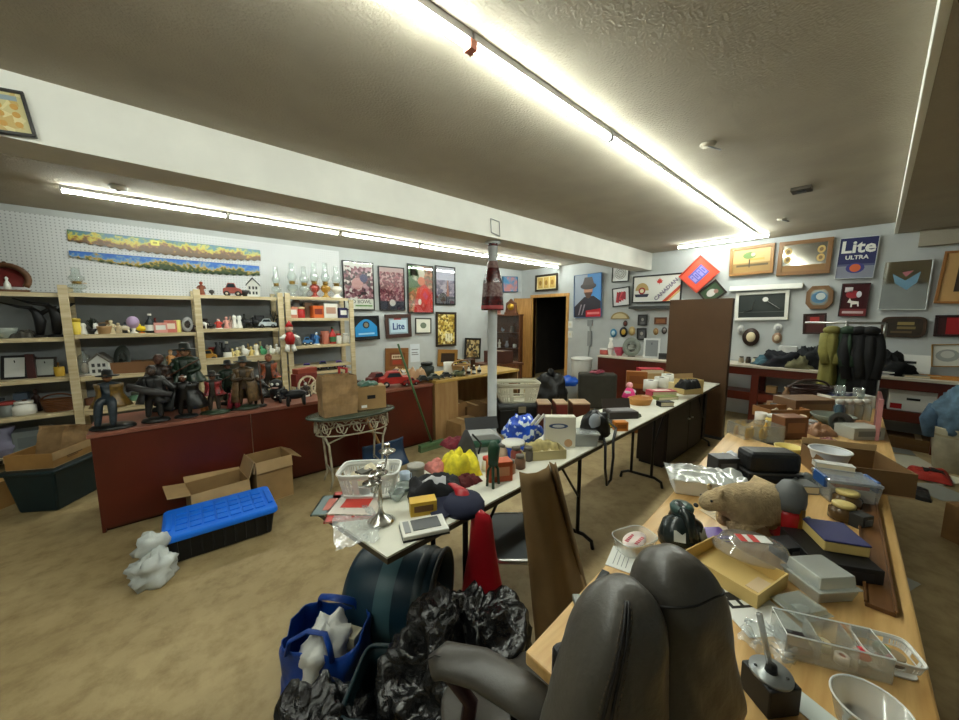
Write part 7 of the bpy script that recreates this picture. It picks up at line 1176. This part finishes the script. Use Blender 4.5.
# clear case with blue latches
p = onK(843, 498); k = mpp(p); r = thing('plastic_case', 'clear plastic case with blue latches and red papers inside', 'case', p, R(-62)); w_, d_, h_ = .17, .14, .085
B().box(-w_ / 2, w_ / 2, -d_ / 2, d_ / 2, 0, h_, clear((226, 232, 236), .25), taper=.008).ob('body', r); B().box(-w_ / 2 - .003, w_ / 2 + .003, -d_ / 2 - .003, d_ / 2 + .003, h_, h_ + .014, clear((226, 230, 234), .3)).ob('lid', r, bevel=.004); B().box(-w_ * .42, w_ * .42, -d_ * .4, d_ * .4, .004, .06, mat((206, 196, 186), .5)).ob('paper_stack', r); B().box(-w_ * .3, w_ * .35, -d_ * .3, d_ * .3, .06, .075, mat((200, 84, 80), .5)).ob('red_card', r)
for s in (-1, 1): B().box(s * w_ / 2 - .006, s * w_ / 2 + .006, -.045, .045, h_ - .03, h_ + .018, mat((40, 80, 140), .35)).ob('latch', r, bevel=.003)
wide('book', 833, 468, 30, 5, (206, 206, 200), 'white tool handle shaped pack lying on the plastic case'.replace('tool handle shaped ', ''), None, -70, 10, ZK + .10)
# wooden strip
a0 = onK(880, 612); a1 = onK(866, 500); L = (a1 - a0).length; r = thing('wood_strip', 'long brown wooden strip lying along the right edge of the desk'.replace('right ', 'aisle '), 'strip', a0, math.atan2(a1.y - a0.y, a1.x - a0.x)); WS = wood((110, 74, 40), (84, 54, 28), 3, (1.2, 14, 14)); B().box(0, L, -.028, .028, 0, .012, WS).ob('board', r, bevel=.002); B().box(0, L, -.030, -.024, .012, .018, WS).ob('raised_edge', r); B().box(0, L, .024, .030, .012, .018, WS).ob('raised_edge', r)
# clear organiser, basket, round tub, post block
p = onK(826, 655); r = thing('desk_organiser', 'clear divided acrylic organiser with red and white trinkets', 'organiser', p, R(-62)); AC = clear((240, 242, 240), .2, .05); w_, d_, h_ = .185, .08, .06; t = .0025
b = B().box(-w_ / 2, w_ / 2, -d_ / 2, d_ / 2, 0, t, AC).box(-w_ / 2, w_ / 2, -d_ / 2, -d_ / 2 + t, t, h_, AC).box(-w_ / 2, w_ / 2, d_ / 2 - t, d_ / 2, t, h_, AC).box(-w_ / 2, -w_ / 2 + t, -d_ / 2, d_ / 2, t, h_, AC).box(w_ / 2 - t, w_ / 2, -d_ / 2, d_ / 2, t, h_, AC); b.ob('body', r)
for x in (-.03, .035): B().box(x - t / 2, x + t / 2, -d_ / 2 + t, d_ / 2 - t, t, h_, AC).ob('divider', r)
B().tube([(-w_ / 2, -d_ / 2, h_), (w_ / 2, -d_ / 2, h_), (w_ / 2, d_ / 2, h_), (-w_ / 2, d_ / 2, h_)], .002, mat((230, 232, 230), .3), 4, closed=True).ob('rim', r)
def inorg(x, y): return Matrix.Translation(p) @ Matrix.Rotation(R(-62), 4, 'Z') @ Vector((x, y, .003))
item('ball', inorg(.062, .0), .032, .034, (206, 40, 56), 'red bauble in the divided organiser', W); item('roll', inorg(.02, -.015), .026, .018, (230, 220, 214), 'white reel in the divided organiser', (190, 60, 60)); item('candle', inorg(.0, .015), .03, .018, (220, 208, 170), 'cream tealight in the divided organiser'); item('box', inorg(-.06, .0), .05, .02, (40, 24, 26), 'dark red flat carton in the divided organiser', (90, 30, 36), rz=R(-62), d=.05)
r = laundry(onK(884, 662), -66, .10, .085, .04, 'small white slotted basket at the desk edge near the organiser', (226, 224, 218), 'plastic_basket'); item('ball', onK(880, 656, ZK + .006), .03, .03, (120, 150, 90), 'green trinket in the small slotted basket', (190, 110, 80)); item('tin', onK(893, 662, ZK + .006), .035, .02, (120, 100, 80), 'brown tin in the small slotted basket', (150, 130, 100))
p = onK(868, 728); r = thing('round_tub', 'round clear plastic tub nearest the camera on the desk'.replace('nearest the camera ', 'by the slotted basket '), 'tub', p); B().lathe([(.045, 0), (.056, .05), (.057, .052), (.054, .05), (.043, .003), (0, .003)], PLAST, n=32).ob('body', r); B().tube([(.056 * math.cos(i * .1963), .056 * math.sin(i * .1963), .051) for i in range(32)], .002, mat((226, 228, 226), .3), 6, closed=True).ob('rim', r)
p = onK(768, 700); r = thing('display_stand', 'black cube stand with a grey top and a clear upright rod beside the chair', 'stand', p, R(-36)); B().box(-.034, .034, -.034, .034, 0, .06, BLACK).ob('body', r, bevel=.003); B().lathe([(.036, .06), (.036, .066), (0, .066)], mat((150, 154, 154), .3, .4), n=28).ob('top_plate', r); B().cyl((.0, 0, .066), Matrix.Rotation(R(36), 4, 'Z') @ Vector((-.024, .024, .19)), .0055, clear((214, 216, 214), .35, .05), n=12).ob('rod', r); B().lathe([(.011, .066), (.009, .08)], BLACK, n=12).ob('collar', r)
for x, y in ((-.02, .015), (.018, -.018)): B().lathe([(.003, .066), (.003, .0672), (0, .0672)], BLACK, n=8, c=(x, y, 0)).ob('hole', r)
sheet(806, 706, .05, .09, -20, 'strip of pale card between cube stand and round tub', (206, 214, 210), False); film(766, 655, .10, .10, .03, 0, 'loose clear plastic wrap behind the cube stand', 9.1, .22).location.z = ZK + .002
# black leather case and its neighbours
p = onK(766, 480); k = mpp(p); r = thing('leather_case', 'padded black leather case lying in the middle of the desk', 'case', p, R(-48)); LC = mat((24, 26, 28), .4, bump=.15, bscale=80); b = B().box(-.115, .115, -.06, .06, 0, .05, LC).box(-.112, .112, -.058, .058, .052, .15, LC); b.ob('body', r, bevel=.022); B().box(-.118, .118, -.062, .062, .046, .056, mat((60, 60, 60), .5)).ob('zip', r, bevel=.004)
wide('box', 722, 475, 22, 20, (44, 46, 50), 'dark grey carton beside the leather case', (90, 92, 96), -40, 16); wide('cloth', 731, 462, 20, 10, (206, 208, 214), 'white cloth behind the dark grey carton'); wide('cloth', 795, 482, 28, 14, (90, 94, 92), 'grey cloth heap between leather case and plastic case')
wide('book', 800, 490, 22, 8, (120, 122, 120), 'grey box file lying before the plastic case', None, -50, 18)
wide('bowl', 787, 457, 22, 11, (226, 206, 120), 'yellow oval dish behind the leather case', (236, 220, 150)); 
# cardboard tray with bowl on the desk end
p = onK(862, 488); k = mpp(p); r = carton((2.42, .02, ZK), -66, .29, .30, .11, 'big shallow cardboard tray jutting over the desk edge', [('b', 88)], m1=mat((112, 82, 46), .85, var=.1, scale=6), fl=.03, mark=False, name='cardboard_tray')
r = thing('plastic_bowl', 'white translucent plastic bowl in the big cardboard tray', 'bowl', (2.40, .10, ZK + .008)); B().lathe([(.045, 0), (.072, .10), (.076, .118), (.08, .12), (.073, .115), (.043, .004), (0, .004)], mat((206, 210, 214), .3), n=30).ob('body', r); B().tube([(.078 * math.cos(i * .2094), .078 * math.sin(i * .2094), .119) for i in range(30)], .004, WHITE, 6, closed=True).ob('rim', r)
# things on the table behind the desk
Z2 = .74
def o2(kind, px, py, wpx, hpx, c, label, c2=None, rz=-42, dpx=None, **k_): 
    p = PZ(px, py, Z2); p.z = Z2; p.x = min(max(p.x, 2.86), 4.52); p.y = min(max(p.y, .0), .52); k = mpp(p); return item(kind, p, wpx * k, hpx * k, c, label, c2, rz=R(rz), d=(dpx or wpx) * k, **k_)
r = o2('tray', 753, 440, 40, 16, clear((236, 238, 236), .14, .1), 'clear plastic tub of yellow toys beyond the leather case', (226, 170, 40), -40, 24, name='plastic_tub', cat='tub')
o2('box', 788, 437, 24, 22, (120, 76, 44), 'brown wooden caddy behind the yellow dish', (150, 100, 60), -40, 16, name='wooden_box'); o2('jar', 771, 428, 11, 14, (206, 180, 90), 'amber jar beside the brown caddy', (190, 190, 180)); o2('cup', 760, 424, 12, 12, (222, 216, 206), 'white mug behind the tub of yellow toys'); o2('bowl', 782, 424, 22, 8, (50, 50, 50), 'dark bowl behind the amber jar')
o2('tray', 780, 417, 40, 10, (150, 104, 60), 'flat tan box lid of bits behind the dark bowl', (190, 170, 140), -40, 22)
o2('box', 803, 413, 42, 16, (112, 82, 56), 'worn brown suitcase shaped box on the wood topped table', (140, 110, 76), -40, 26, name='wooden_box'); o2('bowl', 802, 395, 18, 8, (190, 176, 150), 'beige bowl behind the worn brown box', z=None) if False else o2('bowl', 812, 397, 18, 8, (190, 186, 180), 'pale bowl behind the worn brown box')
o2('plate', 838, 432, 26, 20, (84, 90, 84), 'dark green grey plate leaning beside the cardboard tray', (120, 124, 116)); o2('bowl', 832, 424, 34, 9, (110, 116, 104), 'wide shallow green dish under the glass jars'); o2('cloth', 818, 434, 22, 12, (150, 110, 80), 'tan bundle at the corner of the cardboard tray'); o2('box', 858, 437, 30, 12, (170, 170, 160), 'grey white box behind the cardboard tray', (120, 120, 116), -42, 20)
for i, (px, c, ds) in enumerate(((838, (96, 130, 150), 'blue tinted'), (847, (206, 206, 196), 'clear'), (856, (190, 190, 176), 'smoky'), (864, (214, 214, 208), 'last clear'))): o2('jar', px, 421, 9, 22, clear(c, .4), ds + ' glass jar in the row beside the pink board', (190, 186, 176))
o2('book', 856, 426, 30, 4, (176, 130, 90), 'tan book under the row of glass jars', None, -42, 16)
r = o2('tray', 843, 404, 42, 12, (222, 222, 216), 'white tray heaped with navy cloth', None, -44, 20, name='tray'); o2('cloth', 842, 398, 38, 16, (30, 34, 60), 'navy cloth heaped in the white tray', None, -44, 18)
r.location.z = Z2; 
for i, (px, ds) in enumerate(((843, 'first'), (860, 'second'))): o2('cup', px, 394, 10, 20, GLASS, ds + ' clear goblet behind the navy cloth', GLASS)
o2('bowl', 852, 392, 12, 8, (214, 170, 120), 'peach bowl between the clear goblets'); o2('basket', 816, 392, 40, 22, (52, 32, 30), 'dark plum woven basket at the back of the wood topped table', (60, 44, 36), -40, 26); o2('bottle', 823, 414, 5, 12, (190, 196, 200), 'tiny clear bottle near the white tray', W)
p = PZ(869, 430, Z2); r = thing('pink_board', 'narrow upright board with a pinkish edge standing at the table side', 'board', (3.62, -.055, Z2), R(1)); B().box(-.22, .22, -.012, .006, 0, .26, mat((110, 60, 56), .6)).ob('panel', r); B().box(-.225, -.20, -.014, .008, 0, .27, mat((190, 130, 130), .6)).ob('edge_strip', r)
for q in [('jar', 793, 430, 9, 12, (150, 60, 40), 'brick red jar beside the brown wooden caddy', (200, 190, 170)), ('bottle', 765, 436, 5, 16, (196, 150, 60), 'thin amber bottle by the tub of yellow toys', W), ('bowl', 797, 421, 14, 6, (214, 200, 170), 'cream saucer between the caddy and the green dish', None), ('cup', 826, 407, 8, 9, (180, 60, 60), 'red mug before the white tray', None), ('book', 786, 408, 22, 5, (150, 120, 90), 'tan book beside the worn brown box', None), ('vase', 780, 400, 8, 14, (120, 90, 60), 'brown vase at the aisle end of the worn brown box', None), ('fig', 831, 412, 6, 14, (200, 180, 150), 'pale figurine beside the blue tinted jar', None), ('jar', 772, 412, 8, 9, (90, 110, 90), 'green jar on the flat tan lid', (60, 60, 60)), ('cloth', 829, 443, 12, 6, (120, 60, 50), 'dull red rag by the grey white box', None), ('tin', 810, 428, 10, 8, (170, 170, 170), 'round silver tin beside the wide green dish', (150, 150, 150))]:
    o2(*q[:7], q[7])
# ---------------------------------------------------------------- things on the floor near the camera
# overturned teal barrel
r = thing('barrel', 'dark teal plastic barrel lying on its side under the white table end', 'barrel', (.66, 1.60, .222)); ax = Vector((.52, -.68, .0)).normalized(); q = ax.to_track_quat('Z', 'Y'); r.rotation_mode = 'QUATERNION'; r.rotation_quaternion = q
TB = mat((30, 62, 80), .4, var=.15, scale=8); prof = [(0, 0), (.17, .0), (.19, .03), (.205, .10), (.215, .20), (.21, .30), (.20, .38), (.20, .42), (.185, .42), (.19, .3), (.195, .15), (.16, .02), (0, .015)]
B().lathe(prof, TB, n=40, cap=False).ob('body', r); B().lathe([(.2165, .17), (.219, .20), (.2155, .25)], mat((74, 110, 120), .4), n=40, cap=False).ob('pale_band', r); B().tube([(.2 * math.cos(i * .157), .2 * math.sin(i * .157), .415) for i in range(40)], .013, mat((56, 56, 54), .5), 8, closed=True).ob('rim', r); B().lathe([(.207, .33), (.213, .35), (.205, .37)], mat((44, 62, 70), .4), n=40, cap=False).ob('hoop', r)
# blue shopping bag with white plastic inside
BB = mat((14, 70, 168), .45, var=.2, scale=8, bump=.3, bscale=14); r = thing('shopping_bag', 'open bright blue shopping bag slumped on the concrete floor', 'bag', (.435, 1.40, 0), R(-48))
def sb(u, v):
    a = 2 * math.pi * u; e = .5; x = math.copysign(abs(math.cos(a)) ** e, math.cos(a)); y = math.copysign(abs(math.sin(a)) ** e, math.sin(a)); nn = noise.noise(Vector((x * 2.2, y * 2.2, v * 3 + 5))); n2 = noise.noise(Vector((x * 6, y * 6, v * 7)))
    s = 1 + .10 * nn * (.4 + v) + .04 * n2 - .08 * v * v; return (.165 * x * s, .125 * y * s, max(.003, .29 * v * (1 + .12 * nn - (.08 if y < 0 else 0)) + .01 * n2))
b = B().grid(sb, 48, 18, BB, closed_u=True); b.add([sb(i / 48, 0) for i in range(48)], [tuple(range(48))], BB); b.ob('body', r, solid=.003)
for s in (-1, 1): B().tube([(-.1, s * .115, .26), (-.09, s * .11, .31), (-.03, s * .085, .335), (.04, s * .085, .33), (.07, s * .11, .30), (.08, s * .115, .25)], .016, BB, 8, flat=.4).ob('handle', r)
r2 = thing('plastic_bag', 'white plastic bag stuffed inside the blue shopping bag', 'bag', (.42, 1.37, .10), R(30)); crumple(0, 0, .10, .11, .085, .12, .32, 6.1, mat((222, 222, 218), .4, bump=.4, bscale=30), 34, 22, False).ob('body', r2)
item('box', (.50, 1.34, .05), .09, .21, (176, 168, 140), 'pale khaki carton standing in the blue shopping bag', (150, 140, 110), rz=R(-60), d=.06)
# black garbage bags and bins
GBM = mat((15, 15, 16), .26, spec=.6, bump=1.0, bscale=38)
r = thing('garbage_bag', 'big glossy black garbage bag heaped between the tables and the desk', 'bag', (.68, .845, 0), 0)
def gb(u, v):
    a = 2 * math.pi * u; d = Vector((math.cos(a), math.sin(a), 0)); e = Vector((d.x * (1.2 - v), d.y * (1.2 - v), v * 1.5))
    rg = lambda q: 1 - abs(2 * noise.noise(q))
    n1 = noise.noise(e * 1.7 + Vector((3, 1, 0))); n2 = rg(e * 3.1 + Vector((7, 2, 5))) - .6; n3 = rg(e * 7 + Vector((1, 9, 3))) - .6; n4 = rg(e * 15) - .6
    pr = [(.18, 0), (.215, .14), (.235, .28), (.235, .40), (.195, .49), (.12, .535), (.05, .55), (.001, .55)]; t_ = v * 7; i = min(int(t_), 6); f = t_ - i; rr = pr[i][0] * (1 - f) + pr[i + 1][0] * f; z = pr[i][1] * (1 - f) + pr[i + 1][1] * f
    s = 1 + .26 * n1 + .13 * n2 + .035 * n3 + .012 * n4; return (rr * d.x * s, rr * d.y * s * .95, max(.002, z + (.09 * n1 + .05 * n2 + .018 * n3 + .006 * n4) * min(1, v * 2)))
B().grid(gb, 110, 70, GBM, closed_u=True).ob('body', r)
r = thing('garbage_bag', 'smaller black garbage bag beside the blue shopping bag', 'bag', (.245, 1.00, 0)); crumple(0, 0, .15, .23, .19, .19, .42, 12.4, GBM, 64, 44).ob('body', r); crumple(.06, .02, .30, .05, .04, .05, .4, 2.2, GBM, 16, 10, False).ob('knot', r)
TL = mat((13, 40, 46), .4, var=.1, scale=8); r = thing('recycling_bin', 'dark teal rectangular bin between the garbage bags', 'bin', (.475, .99, 0), R(44)); t = .006; w_, d_, h_ = .25, .20, .34
def rb_(u, v, s=1):
    a = 2 * math.pi * u; x = math.copysign(abs(math.cos(a)) ** .3, math.cos(a)); y = math.copysign(abs(math.sin(a)) ** .3, math.sin(a)); k = .82 + .18 * v; return (w_ / 2 * x * k * s, d_ / 2 * y * k * s, h_ * v)
b = B().grid(rb_, 40, 6, TL, closed_u=True); b.add([rb_(i / 40, .02) for i in range(40)], [tuple(range(40))], TL); b.ob('body', r, solid=.004); B().tube([rb_(i / 40, 1, 1.01) for i in range(40)], .008, TL, 8, closed=True).ob('rim', r)
item('cup', (.44, .955, .012), .07, .24, (60, 170, 190), 'turquoise tumbler inside the dark teal bin', (70, 180, 200), name='tumbler', cat='tumbler')
# office chair
u_ = Vector((.92, -.39, 0)).normalized(); yaw = math.atan2(u_.y, u_.x); cc = Vector((.525, .20, 0)); r = thing('office_chair', 'black leather office chair with two tall padded back cushions', 'chair', cc, yaw)
LE = mat((76, 72, 66), .38, bump=.12, bscale=70, spec=.5, var=.12, scale=7)
def bolster(c0, h0, c1, h1, z0, z1, y, depth):
    def fn(u, v):
        a = 2 * math.pi * u; q = 2 * v - 1; zz = math.copysign(1 - (1 - abs(q)) ** 1.6, q); t_ = .5 + .5 * zz; zc = z0 + (z1 - z0) * t_
        w_ = max(0, 1 - abs(zz) ** (7 if zz < 0 else 4.2)) ** .42; c = c0 + (c1 - c0) * t_; hw = (h0 + (h1 - h0) * t_) * w_; e = .72
        ca = math.copysign(abs(math.cos(a)) ** e, math.cos(a)); sa = math.copysign(abs(math.sin(a)) ** e, math.sin(a))
        nn = .005 * noise.noise(Vector((ca * 1.5, t_ * 5, c0 * 9))) + .009 * noise.noise(Vector((ca * 2.5 + c0 * 20, t_ * 8 + ca * 4, 1))) * (1 - t_)
        return (c + hw * ca, y + (depth / 2 * w_ + nn * w_) * sa, zc)
    return fn
zb = .80
fl_ = bolster(-.085, .118, -.042, .058, zb, 1.142, 0, .12); fr_ = bolster(.128, .102, .06, .064, zb, 1.160, .012, .13)
for nm_, fn in (('back_cushion', fl_), ('back_cushion', fr_)): CU = B().grid(fn, 48, 50, LE, closed_u=True).ob(nm_, r) if fn is fr_ else None; CL_ = CL_ if fn is fr_ else B().grid(fn, 48, 50, LE, closed_u=True).ob(nm_, r)
STM = mat((92, 82, 70), .7); SEAM = mat((24, 22, 22), .5)
def onb(fn, u, v, off=.0015): p_ = Vector(fn(u, v)); q_ = Vector((-off * .7, -off * .7, 0)); return p_ + q_
b = B()
for s_ in (-.012, .012): b.tube([onb(fl_, .665 + s_, .04 + .9 * i / 24) for i in range(25)], .0022, SEAM, 6)
b.ob('seam_piping', CL_)
b = B()
for s_ in (-.03, .03):
    for i in range(46): v0 = .05 + .88 * i / 46; b.tube([onb(fl_, .665 + s_, v0, .001), onb(fl_, .665 + s_, v0 + .011, .001)], .0011, STM, 4)
b.ob('stitching', CL_)
b = B().tube([onb(fr_, .52 + .46 * i / 20, .74 + .05 * math.sin(math.pi * i / 20), .0005) for i in range(21)], .0018, SEAM, 6); b.ob('cross_seam', CU)
B().box(-.12, .12, .05, .075, .42, 1.0, BLACK).ob('back_frame', r, bevel=.01)
B().grid(lambda u, v: ((.23 * math.copysign(abs(math.cos(2 * math.pi * u)) ** .4, math.cos(2 * math.pi * u))) * min(1, 6 * min(v, 1 - v) + .3), .30 + .21 * math.copysign(abs(math.sin(2 * math.pi * u)) ** .4, math.sin(2 * math.pi * u)) * min(1, 6 * min(v, 1 - v) + .3), .42 + .10 * v), 36, 10, LE, closed_u=True).ob('seat', r)
ap = [PZ(432, 668, .665), PZ(445, 660, .68), PZ(480, 668, .69), PZ(520, 692, .69), PZ(556, 718, .685)]
Mi = (Matrix.Translation(cc) @ Matrix.Rotation(yaw, 4, 'Z')).inverted()
loc = [Mi @ q_ for q_ in ap]
for s_ in (1, -1):
    pts = [Vector((q_.x * s_, q_.y, q_.z)) for q_ in loc] if s_ == 1 else [Vector((-q_.x, q_.y, q_.z)) for q_ in loc]
    if s_ == -1: continue
    B().tube(pts, [.032, .044, .047, .047, .042], LE, 18, flat=.66).ob('armrest', r); B().tube([p_ + Vector((.0, 0, .022)) + Vector((-.026, 0, 0)) for p_ in pts], .0016, SEAM, 5).ob('armrest_seam', r)
    B().tube([pts[1] + Vector((0, 0, -.02)), pts[1] + Vector((.06, -.02, -.12)), Vector((-.2, .32, .47))], .02, mat((44, 14, 14), .35), 8).ob('arm_support', r)
B().cyl((0, .3, .1), (0, .3, .43), .03, BLACK).ob('gas_column', r)
for i in range(5): a = i * 1.2566 + .3; B().tube([(0, .3, .11), (.27 * math.cos(a), .3 + .27 * math.sin(a), .075)], [.03, .02], BLACK, 8).ob('base_spoke', r); B().cyl((.27 * math.cos(a) - .015, .3 + .27 * math.sin(a), .03), (.27 * math.cos(a) + .015, .3 + .27 * math.sin(a), .03), .03, BLACK, n=12).ob('caster', r)
# things on the floor along the picture wall
p = PZ(900, 582, 0); 
def fpaper(px, py, w, d, rz, c, label): p = PZ(px, py, 0); r = thing('paper_sheet', label, 'paper', (p.x, p.y, .001), R(rz)); B().grid(lambda u, v: ((u - .5) * w, (v - .5) * d, .002 + .012 * abs(noise.noise(Vector((u * 3 + w * 31, v * 3, rz))))), 8, 8, mat(c, .8)).ob('sheet', r)
fpaper(902, 583, .16, .10, -20, (176, 176, 166), 'small grey paper alone on the bare floor by the desk'); fpaper(905, 462, .5, .4, 20, (190, 186, 166), 'crumpled pale paper on the floor before the workbench'); fpaper(930, 476, .4, .35, -30, (206, 200, 180), 'larger pale paper beside the cream pail'); fpaper(938, 492, .35, .3, 40, (150, 150, 140), 'grey paper in the floor litter by the box'); fpaper(890, 447, .5, .3, 10, (120, 120, 112), 'dull grey sheet on the floor under the workbench front')
p = PZ(930, 478, 0); item('cloth', (p.x, p.y, .01), .3, .09, (170, 50, 40), 'red cloth among the papers on the floor', (30, 28, 30), d=.26); p = PZ(918, 494, 0); item('cloth', (p.x, p.y, 0), .34, .05, (40, 38, 36), 'dark cloth strip on the floor by the papers', d=.14)
p = PZ(952, 470, 0); r = thing('pail', 'cream pail standing on the floor under a denim jacket', 'pail', (p.x, p.y - .03, 0)); B().lathe([(.16, 0), (.2, .42), (.205, .44), (.19, .44), (.15, .02), (0, .02)], mat((190, 182, 156), .6, var=.15, scale=8), n=24).ob('body', r); B().lathe([(.192, .34), (.196, .37)], mat((150, 140, 110), .6), n=24, cap=False).ob('band', r)
r = thing('denim_jacket', 'faded blue denim jacket draped over the cream pail', 'jacket', (p.x, p.y - .05, .44)); crumple(0, 0, .12, .24, .20, .26, .4, 4.9, mat((96, 124, 146), .9, var=.25, scale=14), 36, 24, False).ob('body', r); B().tube([(.0, .2, .2), (-.03, .24, .05), (-.02, .22, -.12)], [.06, .07, .05], mat((84, 110, 134), .9, var=.25, scale=14), 10).ob('sleeve', r)
p = PZ(957, 540, 0); carton((p.x + .02, p.y - .12, 0), -40, .32, .24, .26, 'cardboard box with grey lid at the far right floor'.replace('far right floor', 'floor beside the litter of papers'), m1=mat((140, 104, 60), .85, var=.1, scale=6), mark=False)
